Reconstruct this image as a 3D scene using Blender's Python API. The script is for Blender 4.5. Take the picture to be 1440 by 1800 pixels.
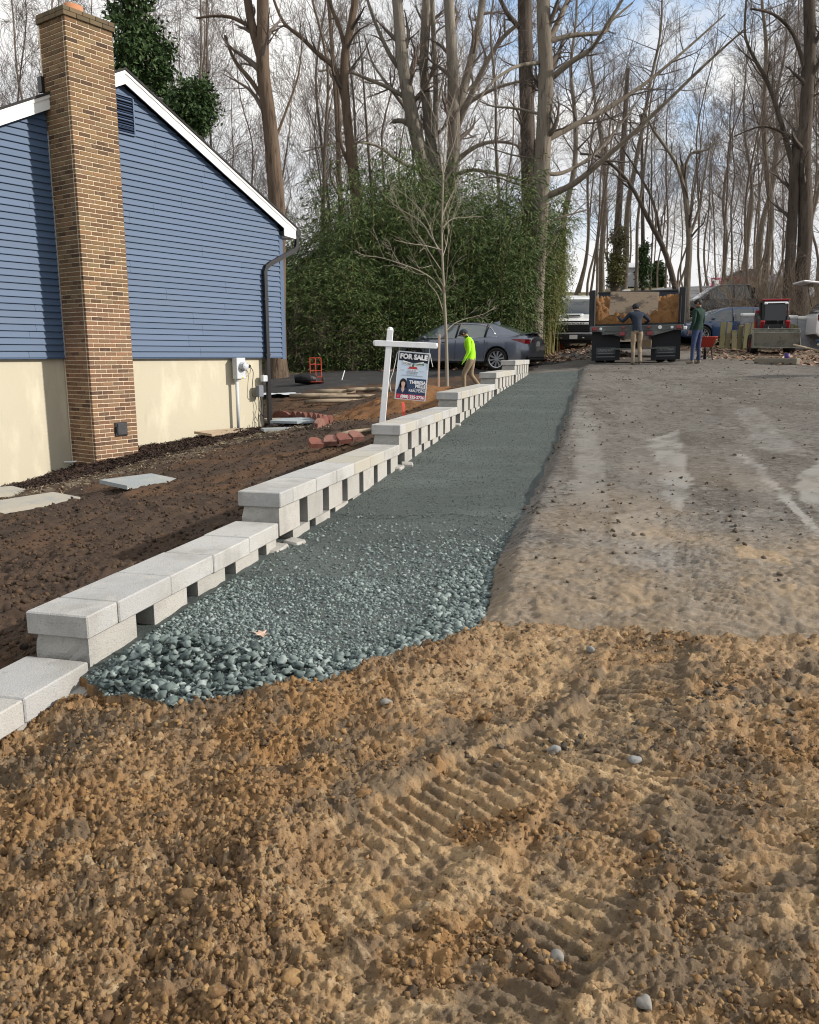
import bpy, math, random
import numpy as np
from mathutils import Vector, Matrix, Euler
for _o in list(bpy.data.objects): bpy.data.objects.remove(_o)
SC = bpy.context.scene
COL = SC.collection
R = math.radians
# ---------------------------------------------------------------- camera, sky, sun, exposure
PITCH = R(10.876); CP = math.cos(PITCH); SP = math.sin(PITCH); EYE = 1.5
cam = bpy.data.cameras.new('camera'); cam.sensor_width = 36; cam.lens = 36; cam.sensor_fit = 'HORIZONTAL'
cam.clip_start = 0.05; cam.clip_end = 3000
camo = bpy.data.objects.new('camera', cam); COL.objects.link(camo)
camo.location = (0, 0, EYE); camo.rotation_euler = (math.pi/2-PITCH, 0, 0); SC.camera = camo
SUN_EL = R(27); SUN_AZ = R(97.5)     # azimuth clockwise from +Y
sl = bpy.data.lights.new('sun', 'SUN'); sl.energy = 4.5; sl.angle = R(1.6); sl.color = (1.0, 0.93, 0.84)
so = bpy.data.objects.new('sun', sl); COL.objects.link(so)
sd = Vector((math.sin(SUN_AZ)*math.cos(SUN_EL), math.cos(SUN_AZ)*math.cos(SUN_EL), math.sin(SUN_EL)))
so.rotation_euler = (-sd).to_track_quat('-Z', 'Y').to_euler(); so.location = (30, -5, 30)
W = bpy.data.worlds.new('World'); SC.world = W; W.use_nodes = True
nt = W.node_tree; nt.nodes.clear()
out = nt.nodes.new('ShaderNodeOutputWorld'); bg = nt.nodes.new('ShaderNodeBackground'); bg.inputs[1].default_value = 0.1
sky = nt.nodes.new('ShaderNodeTexSky'); sky.sky_type = 'NISHITA'; sky.sun_disc = False
sky.sun_elevation = SUN_EL; sky.sun_rotation = SUN_AZ; sky.air_density = 1.0; sky.dust_density = 1.0
tc = nt.nodes.new('ShaderNodeTexCoord'); mp = nt.nodes.new('ShaderNodeMapping'); mp.inputs['Scale'].default_value = (1, 1, 1.7)
mp.inputs['Location'].default_value = (1.9, 0.35, 0.4)
n1 = nt.nodes.new('ShaderNodeTexNoise'); n1.inputs['Scale'].default_value = 3.4; n1.inputs['Detail'].default_value = 7; n1.inputs['Roughness'].default_value = 0.55
r1 = nt.nodes.new('ShaderNodeValToRGB'); r1.color_ramp.elements[0].position = 0.31; r1.color_ramp.elements[1].position = 0.45
n2 = nt.nodes.new('ShaderNodeTexNoise'); n2.inputs['Scale'].default_value = 5.0; n2.inputs['Detail'].default_value = 5
r2 = nt.nodes.new('ShaderNodeValToRGB'); r2.color_ramp.elements[0].position = 0.3; r2.color_ramp.elements[1].position = 0.7
r2.color_ramp.elements[0].color = (6.6, 6.8, 7.1, 1); r2.color_ramp.elements[1].color = (9.4, 9.2, 8.9, 1)
bl = nt.nodes.new('ShaderNodeMix'); bl.data_type = 'RGBA'; bl.blend_type = 'ADD'; bl.inputs[0].default_value = 1
bl.inputs[7].default_value = (1.9, 2.7, 3.8, 1)
mx = nt.nodes.new('ShaderNodeMix'); mx.data_type = 'RGBA'
L = nt.links.new
L(tc.outputs['Generated'], mp.inputs[0]); L(mp.outputs[0], n1.inputs[0]); L(mp.outputs[0], n2.inputs[0])
L(n1.outputs[0], r1.inputs[0]); L(n2.outputs[0], r2.inputs[0]); L(r1.outputs[0], mx.inputs[0])
L(sky.outputs[0], bl.inputs[6]); L(bl.outputs[2], mx.inputs[6]); L(r2.outputs[0], mx.inputs[7]); L(mx.outputs[2], bg.inputs[0]); L(bg.outputs[0], out.inputs[0])
SC.view_settings.view_transform = 'Standard'; SC.view_settings.look = 'None'
SC.view_settings.exposure = 0.22; SC.view_settings.gamma = 1.0
SC.view_settings.use_curve_mapping = False
SC.cycles.max_bounces = 6; SC.cycles.diffuse_bounces = 3; SC.cycles.glossy_bounces = 3
SC.cycles.transparent_max_bounces = 8; SC.cycles.use_denoising = True
SC.cycles.pixel_filter_type = 'BLACKMAN_HARRIS'; SC.cycles.filter_width = 1.1

# ---------------------------------------------------------------- helpers
def ray(px, py):
    u = (px-720)/1440; v = (py-900)/1440
    return u, CP-SP*v, -(SP+CP*v)
def at(px, py, Y):
    a, b, c = ray(px, py); k = Y/b
    return Vector((a*k, Y, EYE+c*k))
def hash2(ix, iy, s):
    h = (ix.astype(np.int64)*374761393 + iy.astype(np.int64)*668265263 + s*1442695041) & 0xffffffff
    h = ((h ^ (h >> 13))*1274126177) & 0xffffffff
    h = h ^ (h >> 16)
    return (h & 0xffff)/65535.0
def vn(x, y, s=0):
    x = np.asarray(x, float); y = np.asarray(y, float)
    ix = np.floor(x); iy = np.floor(y); fx = x-ix; fy = y-iy
    ix = ix.astype(np.int64); iy = iy.astype(np.int64)
    ux = fx*fx*fx*(fx*(fx*6-15)+10); uy = fy*fy*fy*(fy*(fy*6-15)+10)
    a = hash2(ix, iy, s); b = hash2(ix+1, iy, s); c = hash2(ix, iy+1, s); d = hash2(ix+1, iy+1, s)
    return (a*(1-ux)+b*ux)*(1-uy)+(c*(1-ux)+d*ux)*uy
def fbm(x, y, s=0, o=4, g=0.5):
    t = 0; a = 1; n = 0
    for i in range(o):
        c, q = math.cos(i*1.1), math.sin(i*1.1)
        t = t + a*vn((x*c-y*q)*2**i+i*17.3, (x*q+y*c)*2**i-i*9.1, s+i); n += a; a *= g
    return t/n
def worley(x, y, s=0):
    ix = np.floor(x).astype(np.int64); iy = np.floor(y).astype(np.int64)
    d = np.full(np.shape(x), 9.0); idv = np.zeros(np.shape(x))
    for i in (-1, 0, 1):
        for j in (-1, 0, 1):
            cx = ix+i+hash2(ix+i, iy+j, s+5); cy = iy+j+hash2(ix+i, iy+j, s+6)
            e = np.hypot(x-cx, y-cy); m = e < d
            d = np.where(m, e, d); idv = np.where(m, hash2(ix+i, iy+j, s+7), idv)
    return d, idv
def sst(a, b, x):
    t = np.clip((x-a)/(b-a), 0, 1); return t*t*(3-2*t)

def new_mat(name):
    m = bpy.data.materials.new(name); m.use_nodes = True
    return m, m.node_tree, m.node_tree.nodes['Principled BSDF']
def mix_node(t, fac, a, b, mode='MIX'):
    m = t.nodes.new('ShaderNodeMix'); m.data_type = 'RGBA'; m.blend_type = mode
    for idx, val in ((0, fac), (6, a), (7, b)):
        if hasattr(val, 'is_output') or hasattr(val, 'links'): t.links.new(val, m.inputs[idx])
        elif idx == 0: m.inputs[0].default_value = val
        else: m.inputs[idx].default_value = tuple(val)+(1,) if len(val) == 3 else val
    return m.outputs[2]
def noise_node(t, scale, detail=5, rough=0.6, stretch=None, coord='Object'):
    c = t.nodes.new('ShaderNodeTexCoord'); n = t.nodes.new('ShaderNodeTexNoise')
    n.inputs['Scale'].default_value = scale; n.inputs['Detail'].default_value = detail; n.inputs['Roughness'].default_value = rough
    if stretch:
        mpn = t.nodes.new('ShaderNodeMapping'); mpn.inputs['Scale'].default_value = stretch
        t.links.new(c.outputs[coord], mpn.inputs[0]); t.links.new(mpn.outputs[0], n.inputs[0])
    else: t.links.new(c.outputs[coord], n.inputs[0])
    return n.outputs[0]
def ramp(t, src, lo, hi):
    r = t.nodes.new('ShaderNodeMapRange'); r.interpolation_type = 'SMOOTHSTEP'
    r.inputs[1].default_value = lo; r.inputs[2].default_value = hi; t.links.new(src, r.inputs[0]); return r.outputs[0]
def mat(name, col, rough=0.85, metal=0.0, layers=(), bump=None, rnd=None, spec=0.3, coat=0, stretch=None, attr=(), post=(), trans=0):
    """layers: (scale, colour, lo, hi[, stretch]); rnd: ('island'|'object', colours...) picks among colours; attr: (attribute, colour)"""
    m, t, b = new_mat(name)
    c = tuple(col)
    if rnd:
        if rnd[0] == 'island': src = t.nodes.new('ShaderNodeNewGeometry').outputs['Random Per Island']
        else: src = t.nodes.new('ShaderNodeObjectInfo').outputs['Random']
        cr = t.nodes.new('ShaderNodeValToRGB'); e = cr.color_ramp; cols = rnd[1:]
        e.interpolation = 'LINEAR'
        while len(e.elements) < len(cols): e.elements.new(0.5)
        for i, cc in enumerate(cols):
            e.elements[i].position = i/(len(cols)-1); e.elements[i].color = tuple(cc)+(1,)
        t.links.new(src, cr.inputs[0]); c = cr.outputs[0]
    for an, ac in attr:
        a = t.nodes.new('ShaderNodeAttribute'); a.attribute_name = an
        c = mix_node(t, a.outputs['Fac'], c, ac)
    for l in layers:
        n = noise_node(t, l[0], stretch=l[4] if len(l) > 4 else None)
        c = mix_node(t, ramp(t, n, l[2], l[3]), c, l[1])
    for an, ac in post:
        a = t.nodes.new('ShaderNodeAttribute'); a.attribute_name = an
        c = mix_node(t, a.outputs['Fac'], c, ac)
    if isinstance(c, tuple): b.inputs['Base Color'].default_value = c+(1,)
    else: t.links.new(c, b.inputs['Base Color'])
    b.inputs['Roughness'].default_value = rough; b.inputs['Metallic'].default_value = metal
    b.inputs['Specular IOR Level'].default_value = spec; b.inputs['Coat Weight'].default_value = coat
    b.inputs['Coat Roughness'].default_value = 0.05
    b.inputs['Transmission Weight'].default_value = trans
    if bump:
        n = noise_node(t, bump[0], 6, 0.65, bump[3] if len(bump) > 3 else None)
        bp = t.nodes.new('ShaderNodeBump'); bp.inputs['Strength'].default_value = bump[1]; bp.inputs['Distance'].default_value = bump[2]
        t.links.new(n, bp.inputs['Height']); t.links.new(bp.outputs[0], b.inputs['Normal'])
    return m

def link(name, me, parent=None, m=None, smooth=False):
    if m is not None:
        for mm in (m if isinstance(m, (list, tuple)) else [m]): me.materials.append(mm)
    if smooth: me.shade_smooth()
    o = bpy.data.objects.new(name, me); COL.objects.link(o)
    if parent is not None: o.parent = parent
    return o
def tag(o, label=None, cat=None, group=None, kind=None):
    if label: o['label'] = label
    if cat: o['category'] = cat
    if group: o['group'] = group
    if kind: o['kind'] = kind
    return o
def thing(name, label, cat, loc=(0, 0, 0), rz=0, group=None, rx=0, ry=0):
    o = bpy.data.objects.new(name, None); COL.objects.link(o); o.empty_display_size = 0.1
    o.location = loc; o.rotation_euler = (rx, ry, rz)
    return tag(o, label, cat, group)
def dup(o, parent=None, loc=None, rz=None, sc=None, label=None, group=None):
    c = o.copy(); COL.objects.link(c)
    if parent is not None: c.parent = parent
    if loc is not None: c.location = loc
    if rz is not None: c.rotation_euler = (c.rotation_euler[0], c.rotation_euler[1], rz)
    if sc is not None: c.scale = (sc, sc, sc) if not hasattr(sc, '__len__') else sc
    if label: c['label'] = label
    if group: c['group'] = group
    for ch in list(o.children): dup(ch, c)
    return c
def mesh_np(name, V, F, m=None, parent=None, smooth=False, attrs=None):
    """V (n,3), F (k,3|4) arrays"""
    me = bpy.data.meshes.new(name); V = np.ascontiguousarray(V, np.float32); F = np.ascontiguousarray(F, np.int32)
    k, s = F.shape
    me.vertices.add(len(V)); me.vertices.foreach_set('co', V.ravel())
    me.loops.add(k*s); me.loops.foreach_set('vertex_index', F.ravel())
    me.polygons.add(k); me.polygons.foreach_set('loop_start', np.arange(0, k*s, s, dtype=np.int32))
    me.update(calc_edges=True)
    if attrs:
        for an, av in attrs.items():
            a = me.attributes.new(an, 'FLOAT', 'POINT'); a.data.foreach_set('value', np.ascontiguousarray(av, np.float32))
    return link(name, me, parent, m, smooth)
class MB:
    def __init__(s): s.v = []; s.f = []; s.m = []; s.mi = 0
    def add(s, vs, fs):
        o = len(s.v); s.v += [tuple(x) for x in vs]; s.f += [tuple(i+o for i in f) for f in fs]; s.m += [s.mi]*len(fs); return s
    def box(s, c, d, rz=0, rx=0, ry=0, bev=0.0):
        hx, hy, hz = d[0]/2, d[1]/2, d[2]/2; M = Euler((rx, ry, rz)).to_matrix(); c = Vector(c)
        if bev <= 0:
            vs = [c+M@Vector((x*hx, y*hy, z*hz)) for x in (-1, 1) for y in (-1, 1) for z in (-1, 1)]
            return s.add(vs, [(0, 1, 3, 2), (4, 6, 7, 5), (0, 4, 5, 1), (2, 3, 7, 6), (0, 2, 6, 4), (1, 5, 7, 3)])
        b = min(bev, hx*.9, hy*.9, hz*.9); vs = []; idx = {}
        for x in (-1, 1):
            for y in (-1, 1):
                for z in (-1, 1):
                    for ax in range(3):
                        q = [x*(hx-b), y*(hy-b), z*(hz-b)]; q[ax] = (x, y, z)[ax]*(hx, hy, hz)[ax]
                        idx[(x, y, z, ax)] = len(vs); vs.append(c+M@Vector(q))
        fs = []
        for ax in range(3):
            a1, a2 = (ax+1) % 3, (ax+2) % 3
            for sg in (-1, 1):
                l = []
                for p, q in ((-1, -1), (1, -1), (1, 1), (-1, 1)):
                    k = [0, 0, 0]; k[ax] = sg; k[a1] = p; k[a2] = q; l.append(idx[tuple(k)+(ax,)])
                fs.append(tuple(l if sg > 0 else l[::-1]))
        for ax in range(3):
            a1, a2 = (ax+1) % 3, (ax+2) % 3
            for p in (-1, 1):
                for q in (-1, 1):
                    l = []
                    for e, w in ((-1, a1), (1, a1), (1, a2), (-1, a2)):
                        k = [0, 0, 0]; k[ax] = e; k[a1] = p; k[a2] = q; l.append(idx[tuple(k)+(w,)])
                    fs.append(tuple(l if p*q < 0 else l[::-1]))
        for x in (-1, 1):
            for y in (-1, 1):
                for z in (-1, 1):
                    l = [idx[(x, y, z, a)] for a in range(3)]; fs.append(tuple(l if x*y*z > 0 else l[::-1]))
        return s.add(vs, fs)
    def tube(s, pts, r, n=8, cap=True):
        pts = [Vector(p) for p in pts]; k = len(pts)
        rs = r if hasattr(r, '__len__') else [r]*k
        vs = []; prev = None
        for i, p in enumerate(pts):
            tdir = (pts[min(i+1, k-1)]-pts[max(i-1, 0)]).normalized()
            if prev is None: prev = Vector((0, 0, 1)) if abs(tdir.z) < .9 else Vector((1, 0, 0))
            a = (prev-tdir*prev.dot(tdir)).normalized(); prev = a; b = tdir.cross(a)
            for j in range(n):
                an = 2*math.pi*j/n; vs.append(p+(a*math.cos(an)+b*math.sin(an))*rs[i])
        fs = [(i*n+j, i*n+(j+1) % n, (i+1)*n+(j+1) % n, (i+1)*n+j) for i in range(k-1) for j in range(n)]
        if cap: fs += [tuple(range(n))[::-1], tuple((k-1)*n+j for j in range(n))]
        return s.add(vs, fs)
    def lathe(s, prof, n=16, c=(0, 0, 0), axis='z', closed=False):
        c = Vector(c); vs = []
        for j in range(n):
            an = 2*math.pi*j/n; ca, sa = math.cos(an), math.sin(an)
            for r, h in prof:
                q = (r*ca, r*sa, h) if axis == 'z' else ((r*ca, h, r*sa) if axis == 'y' else (h, r*ca, r*sa))
                vs.append(c+Vector(q))
        k = len(prof); fs = []
        for j in range(n):
            j2 = (j+1) % n
            for i in range(k if closed else k-1):
                i2 = (i+1) % k
                q = (j*k+i, j2*k+i, j2*k+i2, j*k+i2); fs.append(q if axis != 'y' else q[::-1])
        return s.add(vs, fs)
    def prism(s, poly, h0, h1, fn):
        """poly 2-D outline, fn(u,v,h)->xyz"""
        n = len(poly); vs = [fn(u, v, h0) for u, v in poly]+[fn(u, v, h1) for u, v in poly]
        fs = [tuple(range(n))[::-1], tuple(range(n, 2*n))]+[(i, (i+1) % n, n+(i+1) % n, n+i) for i in range(n)]
        return s.add(vs, fs)
    def obj(s, name, m, parent=None, smooth=False):
        me = bpy.data.meshes.new(name); me.from_pydata(s.v, [], s.f)
        if isinstance(m, (list, tuple)): me.polygons.foreach_set('material_index', s.m)
        me.update(); o = link(name, me, parent, m, False)
        if smooth: me.shade_auto_smooth() if hasattr(me, 'shade_auto_smooth') else me.shade_smooth()
        return o
def text_obj(name, txt, size, m, parent, M, bold=0.0, sx=1.0, align='CENTER'):
    cu = bpy.data.curves.new(name, 'FONT'); cu.body = txt; cu.size = size; cu.align_x = align; cu.align_y = 'CENTER'
    cu.offset = bold; cu.extrude = 0.0008; cu.resolution_u = 3
    tmp = bpy.data.objects.new(name, cu); COL.objects.link(tmp)
    dg = bpy.context.evaluated_depsgraph_get(); me = bpy.data.meshes.new_from_object(tmp.evaluated_get(dg))
    bpy.data.objects.remove(tmp); bpy.data.curves.remove(cu)
    me.transform(M @ Matrix.Diagonal((sx, 1, 1, 1))); me.materials.clear()
    return link(name, me, parent, m)
# ---------------------------------------------------------------- lie of the land
_ZG = np.array([(-12, -.35), (0, .02), (3, .17), (4.1, .21), (5, .23), (6.1, .25), (7, .31), (8.25, .37), (10, .46), (11.9, .6), (14.8, .8), (19.4, 1.02), (22, 1.13), (24, 1.2), (27, 1.35), (33, 1.85), (45, 3.2), (58, 5.2), (70, 6.9), (82, 7.6), (120, 7.4), (260, 7)])
def zg(Y): return np.interp(Y, _ZG[:, 0], _ZG[:, 1])
def wallX(Y): return -2.195+.2553*np.asarray(Y, float)
_EX = np.array([(2.9, -.2), (3.5, .15), (3.92, .37), (4.76, .51), (5.85, .77), (7.8, 1.26), (11.6, 2.17), (21, 4.32), (40, 8.6)])
def edgeX(Y): return np.interp(Y, _EX[:, 0], _EX[:, 1])
_FX = np.array([(-3, 2.9), (-1.4, 3.2), (-1.15, 3.02), (-.9, 2.95), (-.37, 3.11), (.15, 3.48), (.37, 3.7), (1.2, 3.66), (4, 3.66), (9, 3.9)])
def frontY(x): return np.interp(x, _FX[:, 0], _FX[:, 1])
_cp = [(-6.16, 12.57, -.5), (-5.3, 13.2, -.27), (-4.9, 14.2, -.15), (-2.68, 17.5, .02), (-.3, 12.5, .49), (1.5, 20.4, .58), (.9, 19.5, .62), (-2.5, 22, .73), (2.86, 25, 1.03), (0, 27, 1.05),
       (-3, 6, 0), (-5, 8, -.22), (-9, 12, -.9), (-8, 6, -.45), (-4, 3, 0), (-1, 15, .3), (-3, 25, .92), (-8, 26, .8), (-12, 20, -.1), (-15, 30, 1), (-2.6, 12, .12), (-3.6, 10, -.08),
       (.8, 13.2, .56), (1.45, 15.5, .6), (2.0, 17.5, .6), (2.5, 19.3, .64), (5, 27, 1.3), (3.2, 22, .95), (-3, 0, -.1), (-8, 0, -.4), (-1.5, 0, 0), (-.2, 16.5, .55)]
_cp += [(float(wallX(y))-.3, y, float(zg(y))-.05) for y in (1.5, 3, 4.5, 6, 8, 10)]
_cp = np.array(_cp)
_A = np.hypot(_cp[:, None, 0]-_cp[None, :, 0], _cp[:, None, 1]-_cp[None, :, 1])
_wt = np.linalg.solve(_A+np.eye(len(_cp))*-1e-3, _cp[:, 2]-.3)
def zleft(x, y):
    t = np.full(np.shape(x), .3)
    for (a, b, _), w in zip(_cp, _wt): t = t+w*np.hypot(x-a, y-b)
    return t
_CS = np.array([(0, .015), (16, .03), (20, .02), (23, .015), (27, -.01), (34, -.02), (45, 0)])
def base(x, y):
    x = np.asarray(x, float); y = np.asarray(y, float)
    g = zg(y)
    dr = np.maximum(0, x-edgeX(y))
    right = g+.085*sst(-.02, .15, x-edgeX(y))*sst(3.4, 4.2, y)+np.interp(y, _CS[:, 0], _CS[:, 1])*np.minimum(dr, 14)
    lf = zleft(x, np.minimum(y, 27))
    k = sst(24.5, 31, y)
    lf = lf*(1-k)+(g-.35)*k
    far = sst(12, 30, np.abs(x))*sst(-5, 10, y)*0
    sel = sst(-.02, .06, (wallX(y)-.18)-x)
    k2 = sst(19.6, 22.5, y)      # past the end of the wall the two sides run together
    sel2 = sst(-1.6, 1.4, (wallX(y)-.18)-x)
    sel = sel*(1-k2)+sel2*k2
    return right*(1-sel)+lf*sel+far
def gp(px, py, y0=1.0, y1=120.0):
    a, b, c = ray(px, py); Y = np.geomspace(y0, y1, 3000); z = EYE+c/b*Y; h = base(a/b*Y, Y)
    i = int(np.argmax(z < h)); Yh = Y[i]
    return Vector((a/b*Yh, Yh, float(base(a/b*Yh, Yh))))
def gz(x, y): return float(base(x, y))

# wheel and track ruts: pixel polyline, width, lug pitch, lug depth, rut depth, chevron
_TR = [([(1010, 1560), (1070, 1390), (1120, 1230), (1150, 1120)], .34, .045, .011, .014, .1), ([(1256, 1125), (1246, 1010), (1226, 905)], .35, .052, .012, .004, 0),
       ([(330, 1760), (520, 1600), (680, 1500), (840, 1410), (1020, 1320), (1120, 1270)], .38, .052, .012, .02, .12), ([(1400, 1900), (1350, 1700), (1310, 1520), (1290, 1420), (1280, 1330)], .40, .046, .012, .014, -.1),
       ([(780, 1900), (900, 1700), (1010, 1560), (1110, 1450), (1230, 1350)], .36, .05, .010, .015, .1), ([(1480, 1500), (1420, 1380), (1370, 1280)], .3, .05, .009, .014, 0),
       ([(1420, 1100), (1370, 980), (1330, 860), (1290, 780)], .3, .06, .006, .003, .2), ([(560, 1900), (720, 1700), (900, 1540)], .36, .05, .010, .015, .1),
       ([(1010, 1180), (1030, 1000), (1035, 850), (1050, 740)], .3, .06, .004, .002, .2), ([(1120, 1000), (1130, 830), (1110, 700), (1090, 660)], .34, .06, .003, .002, 0)]
_TW = [([np.array(gp(*q)[:2]) for q in pts], w, pi, ld, rd, ch) for pts, w, pi, ld, rd, ch in _TR]
def tracks(x, y):
    dz = np.zeros(np.shape(x)); cover = np.zeros(np.shape(x))
    for pts, w, pi, ld, rd, ch in _TW:
        s0 = 0
        for a, b in zip(pts[:-1], pts[1:]):
            d = b-a; ln = np.hypot(*d); d = d/ln
            s = (x-a[0])*d[0]+(y-a[1])*d[1]; t = -(x-a[0])*d[1]+(y-a[1])*d[0]
            t = t+.03*(vn(x*5, y*5, 31)-.5)
            m = (1-sst(w*.45, w*.52, np.abs(t)))*((s >= -.01) & (s < ln+.01))*sst(.15, .5, vn(x*2.3, y*2.3, 77)+.2)
            m = np.maximum(m-cover, 0)
            ph = (s+s0+ch*np.abs(t)+.02*vn(x*7, y*7, 8))/pi
            fr = ph-np.floor(ph); lug = np.where(fr < .62, sst(0, .14, fr)*(1-sst(.48, .62, fr)), 0)
            amp = .55+.9*vn(x*3, y*3, 12)
            dz += m*(-rd+ld*lug*amp); cover = np.maximum(cover, m)
            edge = np.exp(-((np.abs(t)-w*.58)/.05)**2)*((s > 0) & (s < ln)); dz += edge*rd*.9*(1-cover)
            s0 += ln
    return dz, cover
# ---------------------------------------------------------------- the ground, cut into its kinds
def regions(x, y):
    wob = (fbm(x*2.5, y*2.5, 3, 4)-.5)
    fy = frontY(x)+(.16+.5*sst(.5, 1.4, x))*wob+.1*(fbm(x*9, y*9, 4, 3)-.5)
    wx = wallX(y)-.17
    r = np.full(x.shape, 2)                                   # driveway
    ex = edgeX(y)+.05*(fbm(y*1.7, y*0, 9, 3)-.5)
    r[(x < ex) & (y < 21.2+.5*wob)] = 1                       # gravel strip
    r[(y < fy) & (x > wx)] = 0                                # mud
    yard = (x < wx) & (y < 20.1)
    yl = 21.1+(x+2.5)*.62
    r[yard] = 3
    r[(y >= 20.1) & (y < yl+.5*wob) & (x < wx-.2)] = 3
    pad = (y >= yl+.5*wob) & (y < yl+5.0) & (x < wx+.6) & (y > 19.5) & (x > -7)
    r[pad] = 4
    r[(y >= yl+5.0+wob) & (x < wx+1.5) & (y > 20)] = 5        # leaf covered woodland floor
    r[(y > 27) & (y > 24.5+.36*(x-4)) & (x < 5.4)] = 5
    r[(x > 9.8+wob) & (y > 14+wob*2)] = 5
    r[(y > 33.5+wob*2)] = 5
    return r
def bil(x, y, s, o): 
    t = 0; a = 1; n = 0
    for i in range(o):
        c, q = math.cos(i*1.3+s), math.sin(i*1.3+s); t = t+a*np.abs(2*vn((x*c-y*q)*2.1**i, (x*q+y*c)*2.1**i, s+i)-1); n += a; a *= .55
    return t/n
def relief(x, y, r):
    z = base(x, y); tz, cov = tracks(x, y)
    dz = np.zeros(x.shape); loose = np.zeros(x.shape)
    m = r == 0
    if m.any():
        X, Y = x[m], y[m]; u = X/np.maximum(Y, .1)
        lo = sst(.0, -.2, u+.12*(fbm(X*1.3, Y*1.3, 21, 3)-.5)-(Y-2.2)*.12)
        d = frontY(X)-Y; berm = np.exp(-((d-.14)/.2)**2)*(.4+1.1*fbm(X*3, Y*3, 40, 3))*(1-.75*sst(.2, .9, X))
        lo = np.clip(np.maximum(lo, berm*.95)+.55*sst(.56, .74, fbm(X*1.9+7, Y*1.9, 22, 4)), 0, 1)
        big = fbm(X*1.6, Y*1.6, 50, 4)-.5
        rid = 1-np.abs(2*fbm(X*5, Y*5, 51, 4)-1)
        w1, i1 = worley(X*9+.35*fbm(X*20, Y*20, 2, 2), Y*9, 60); w2, i2 = worley(X*21+.4*fbm(X*40, Y*40, 4, 2), Y*21, 61); w3, i3 = worley(X*46, Y*46, 62)
        cl = np.maximum(0, .62-w1)*i1*1.2; c2 = np.maximum(0, .6-w2)*i2; c3 = np.maximum(0, .6-w3)*i3
        f = fbm(X*30, Y*30, 70, 4)-.5; f2 = fbm(X*70, Y*70, 71, 3)-.5
        smear = fbm(X*7, Y*26, 72, 4)-.5
        q = np.maximum(cov[m], 0)
        w4, i4 = worley(X*80+.5*f*8, Y*80, 64); c4 = np.maximum(0, .6-w4)*i4
        tear = 1-np.abs(2*fbm(X*9+2*f, Y*19, 73, 4)-1); tear2 = 1-np.abs(2*fbm(X*24, Y*44, 74, 3)-1)
        v = big*.10+berm*.05-.13*np.exp(-((X-wallX(Y)-.05)/.42)**2)*sst(3.7, 3.3, Y)+lo*((bil(X*2.6, Y*2.6, 300, 3)-.3)*.06+(bil(X*8+f, Y*8, 301, 3)-.3)*.045*(.2+1.6*fbm(X*1.6, Y*1.6, 306, 2))+(bil(X*19+2*f, Y*19, 302, 3)-.3)*.040*(.2+1.4*fbm(X*3, Y*3, 304, 2))+(bil(X*44, Y*44, 303, 2)-.3)*.030+c4*.022+f2*.016)
        v += (1-lo)*(1-.45*q)*(smear*.03+f*.026+f2*.018+(rid-.7)*.03+(bil(X*14, Y*22, 305, 3)-.3)*.022+(tear-.6)*.03+(tear2-.6)*.022)
        v += tz[m]*(1-.8*lo)*(.75+.75*fbm(X*6, Y*6, 75, 3))
        dz[m] = v; loose[m] = np.clip(lo*.8+.5*f+.6*sst(.52, .7, fbm(X*4, Y*6, 76, 4)), 0, 1)
    m = r == 2
    if m.any():
        X, Y = x[m], y[m]
        nr = sst(6.5, 4.0, Y)
        dz[m] = (fbm(X*1.1, Y*1.1, 80, 4)-.5)*.035+(fbm(X*6, Y*9, 81, 4)-.5)*.016+(fbm(X*25, Y*25, 82, 3)-.5)*(.012+.012*nr)+tz[m]+.05*nr*np.maximum(0, fbm(X*3, Y*3, 83, 3)-.5)+(fbm(X*9, Y*30, 84, 3)-.5)*.012*sst(14, 6, Y)+(bil(X*20, Y*34, 85, 3)-.35)*.014*nr
        loose[m] = nr
    m = r == 1
    if m.any():
        X, Y = x[m], y[m]
        dz[m] = (fbm(X*1.2, Y*1.2, 90, 3)-.5)*.03+(fbm(X*14, Y*14, 91, 3)-.5)*.012
        loose[m] = fbm(X*.9, Y*.9, 92, 3)
    m = r == 3
    if m.any():
        X, Y = x[m], y[m]
        a = X*.97-Y*.25; b = X*.25+Y*.97
        w2, i2 = worley(X*7, Y*7, 63)
        dz[m] = (fbm(a*2.0, b*.9, 100, 4)-.5)*.10+(fbm(a*9, b*4, 101, 4)-.5)*.065+(fbm(X*22, Y*22, 102, 3)-.5)*.04+np.maximum(0, .6-w2)*i2*.05+(fbm(a*30, b*16, 105, 3)-.5)*.03
        loose[m] = sst(.48, .66, fbm(X*.8, Y*.8, 103, 4)+.16*np.exp(-((X-.6)**2+(Y-17.5)**2)/9))
    m = r == 4
    if m.any(): dz[m] = (fbm(x[m]*2, y[m]*2, 110, 4)-.5)*.03
    m = r == 5
    if m.any(): dz[m] = (fbm(x[m]*.9, y[m]*.9, 111, 5)-.5)*.14
    return z+dz, loose
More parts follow.
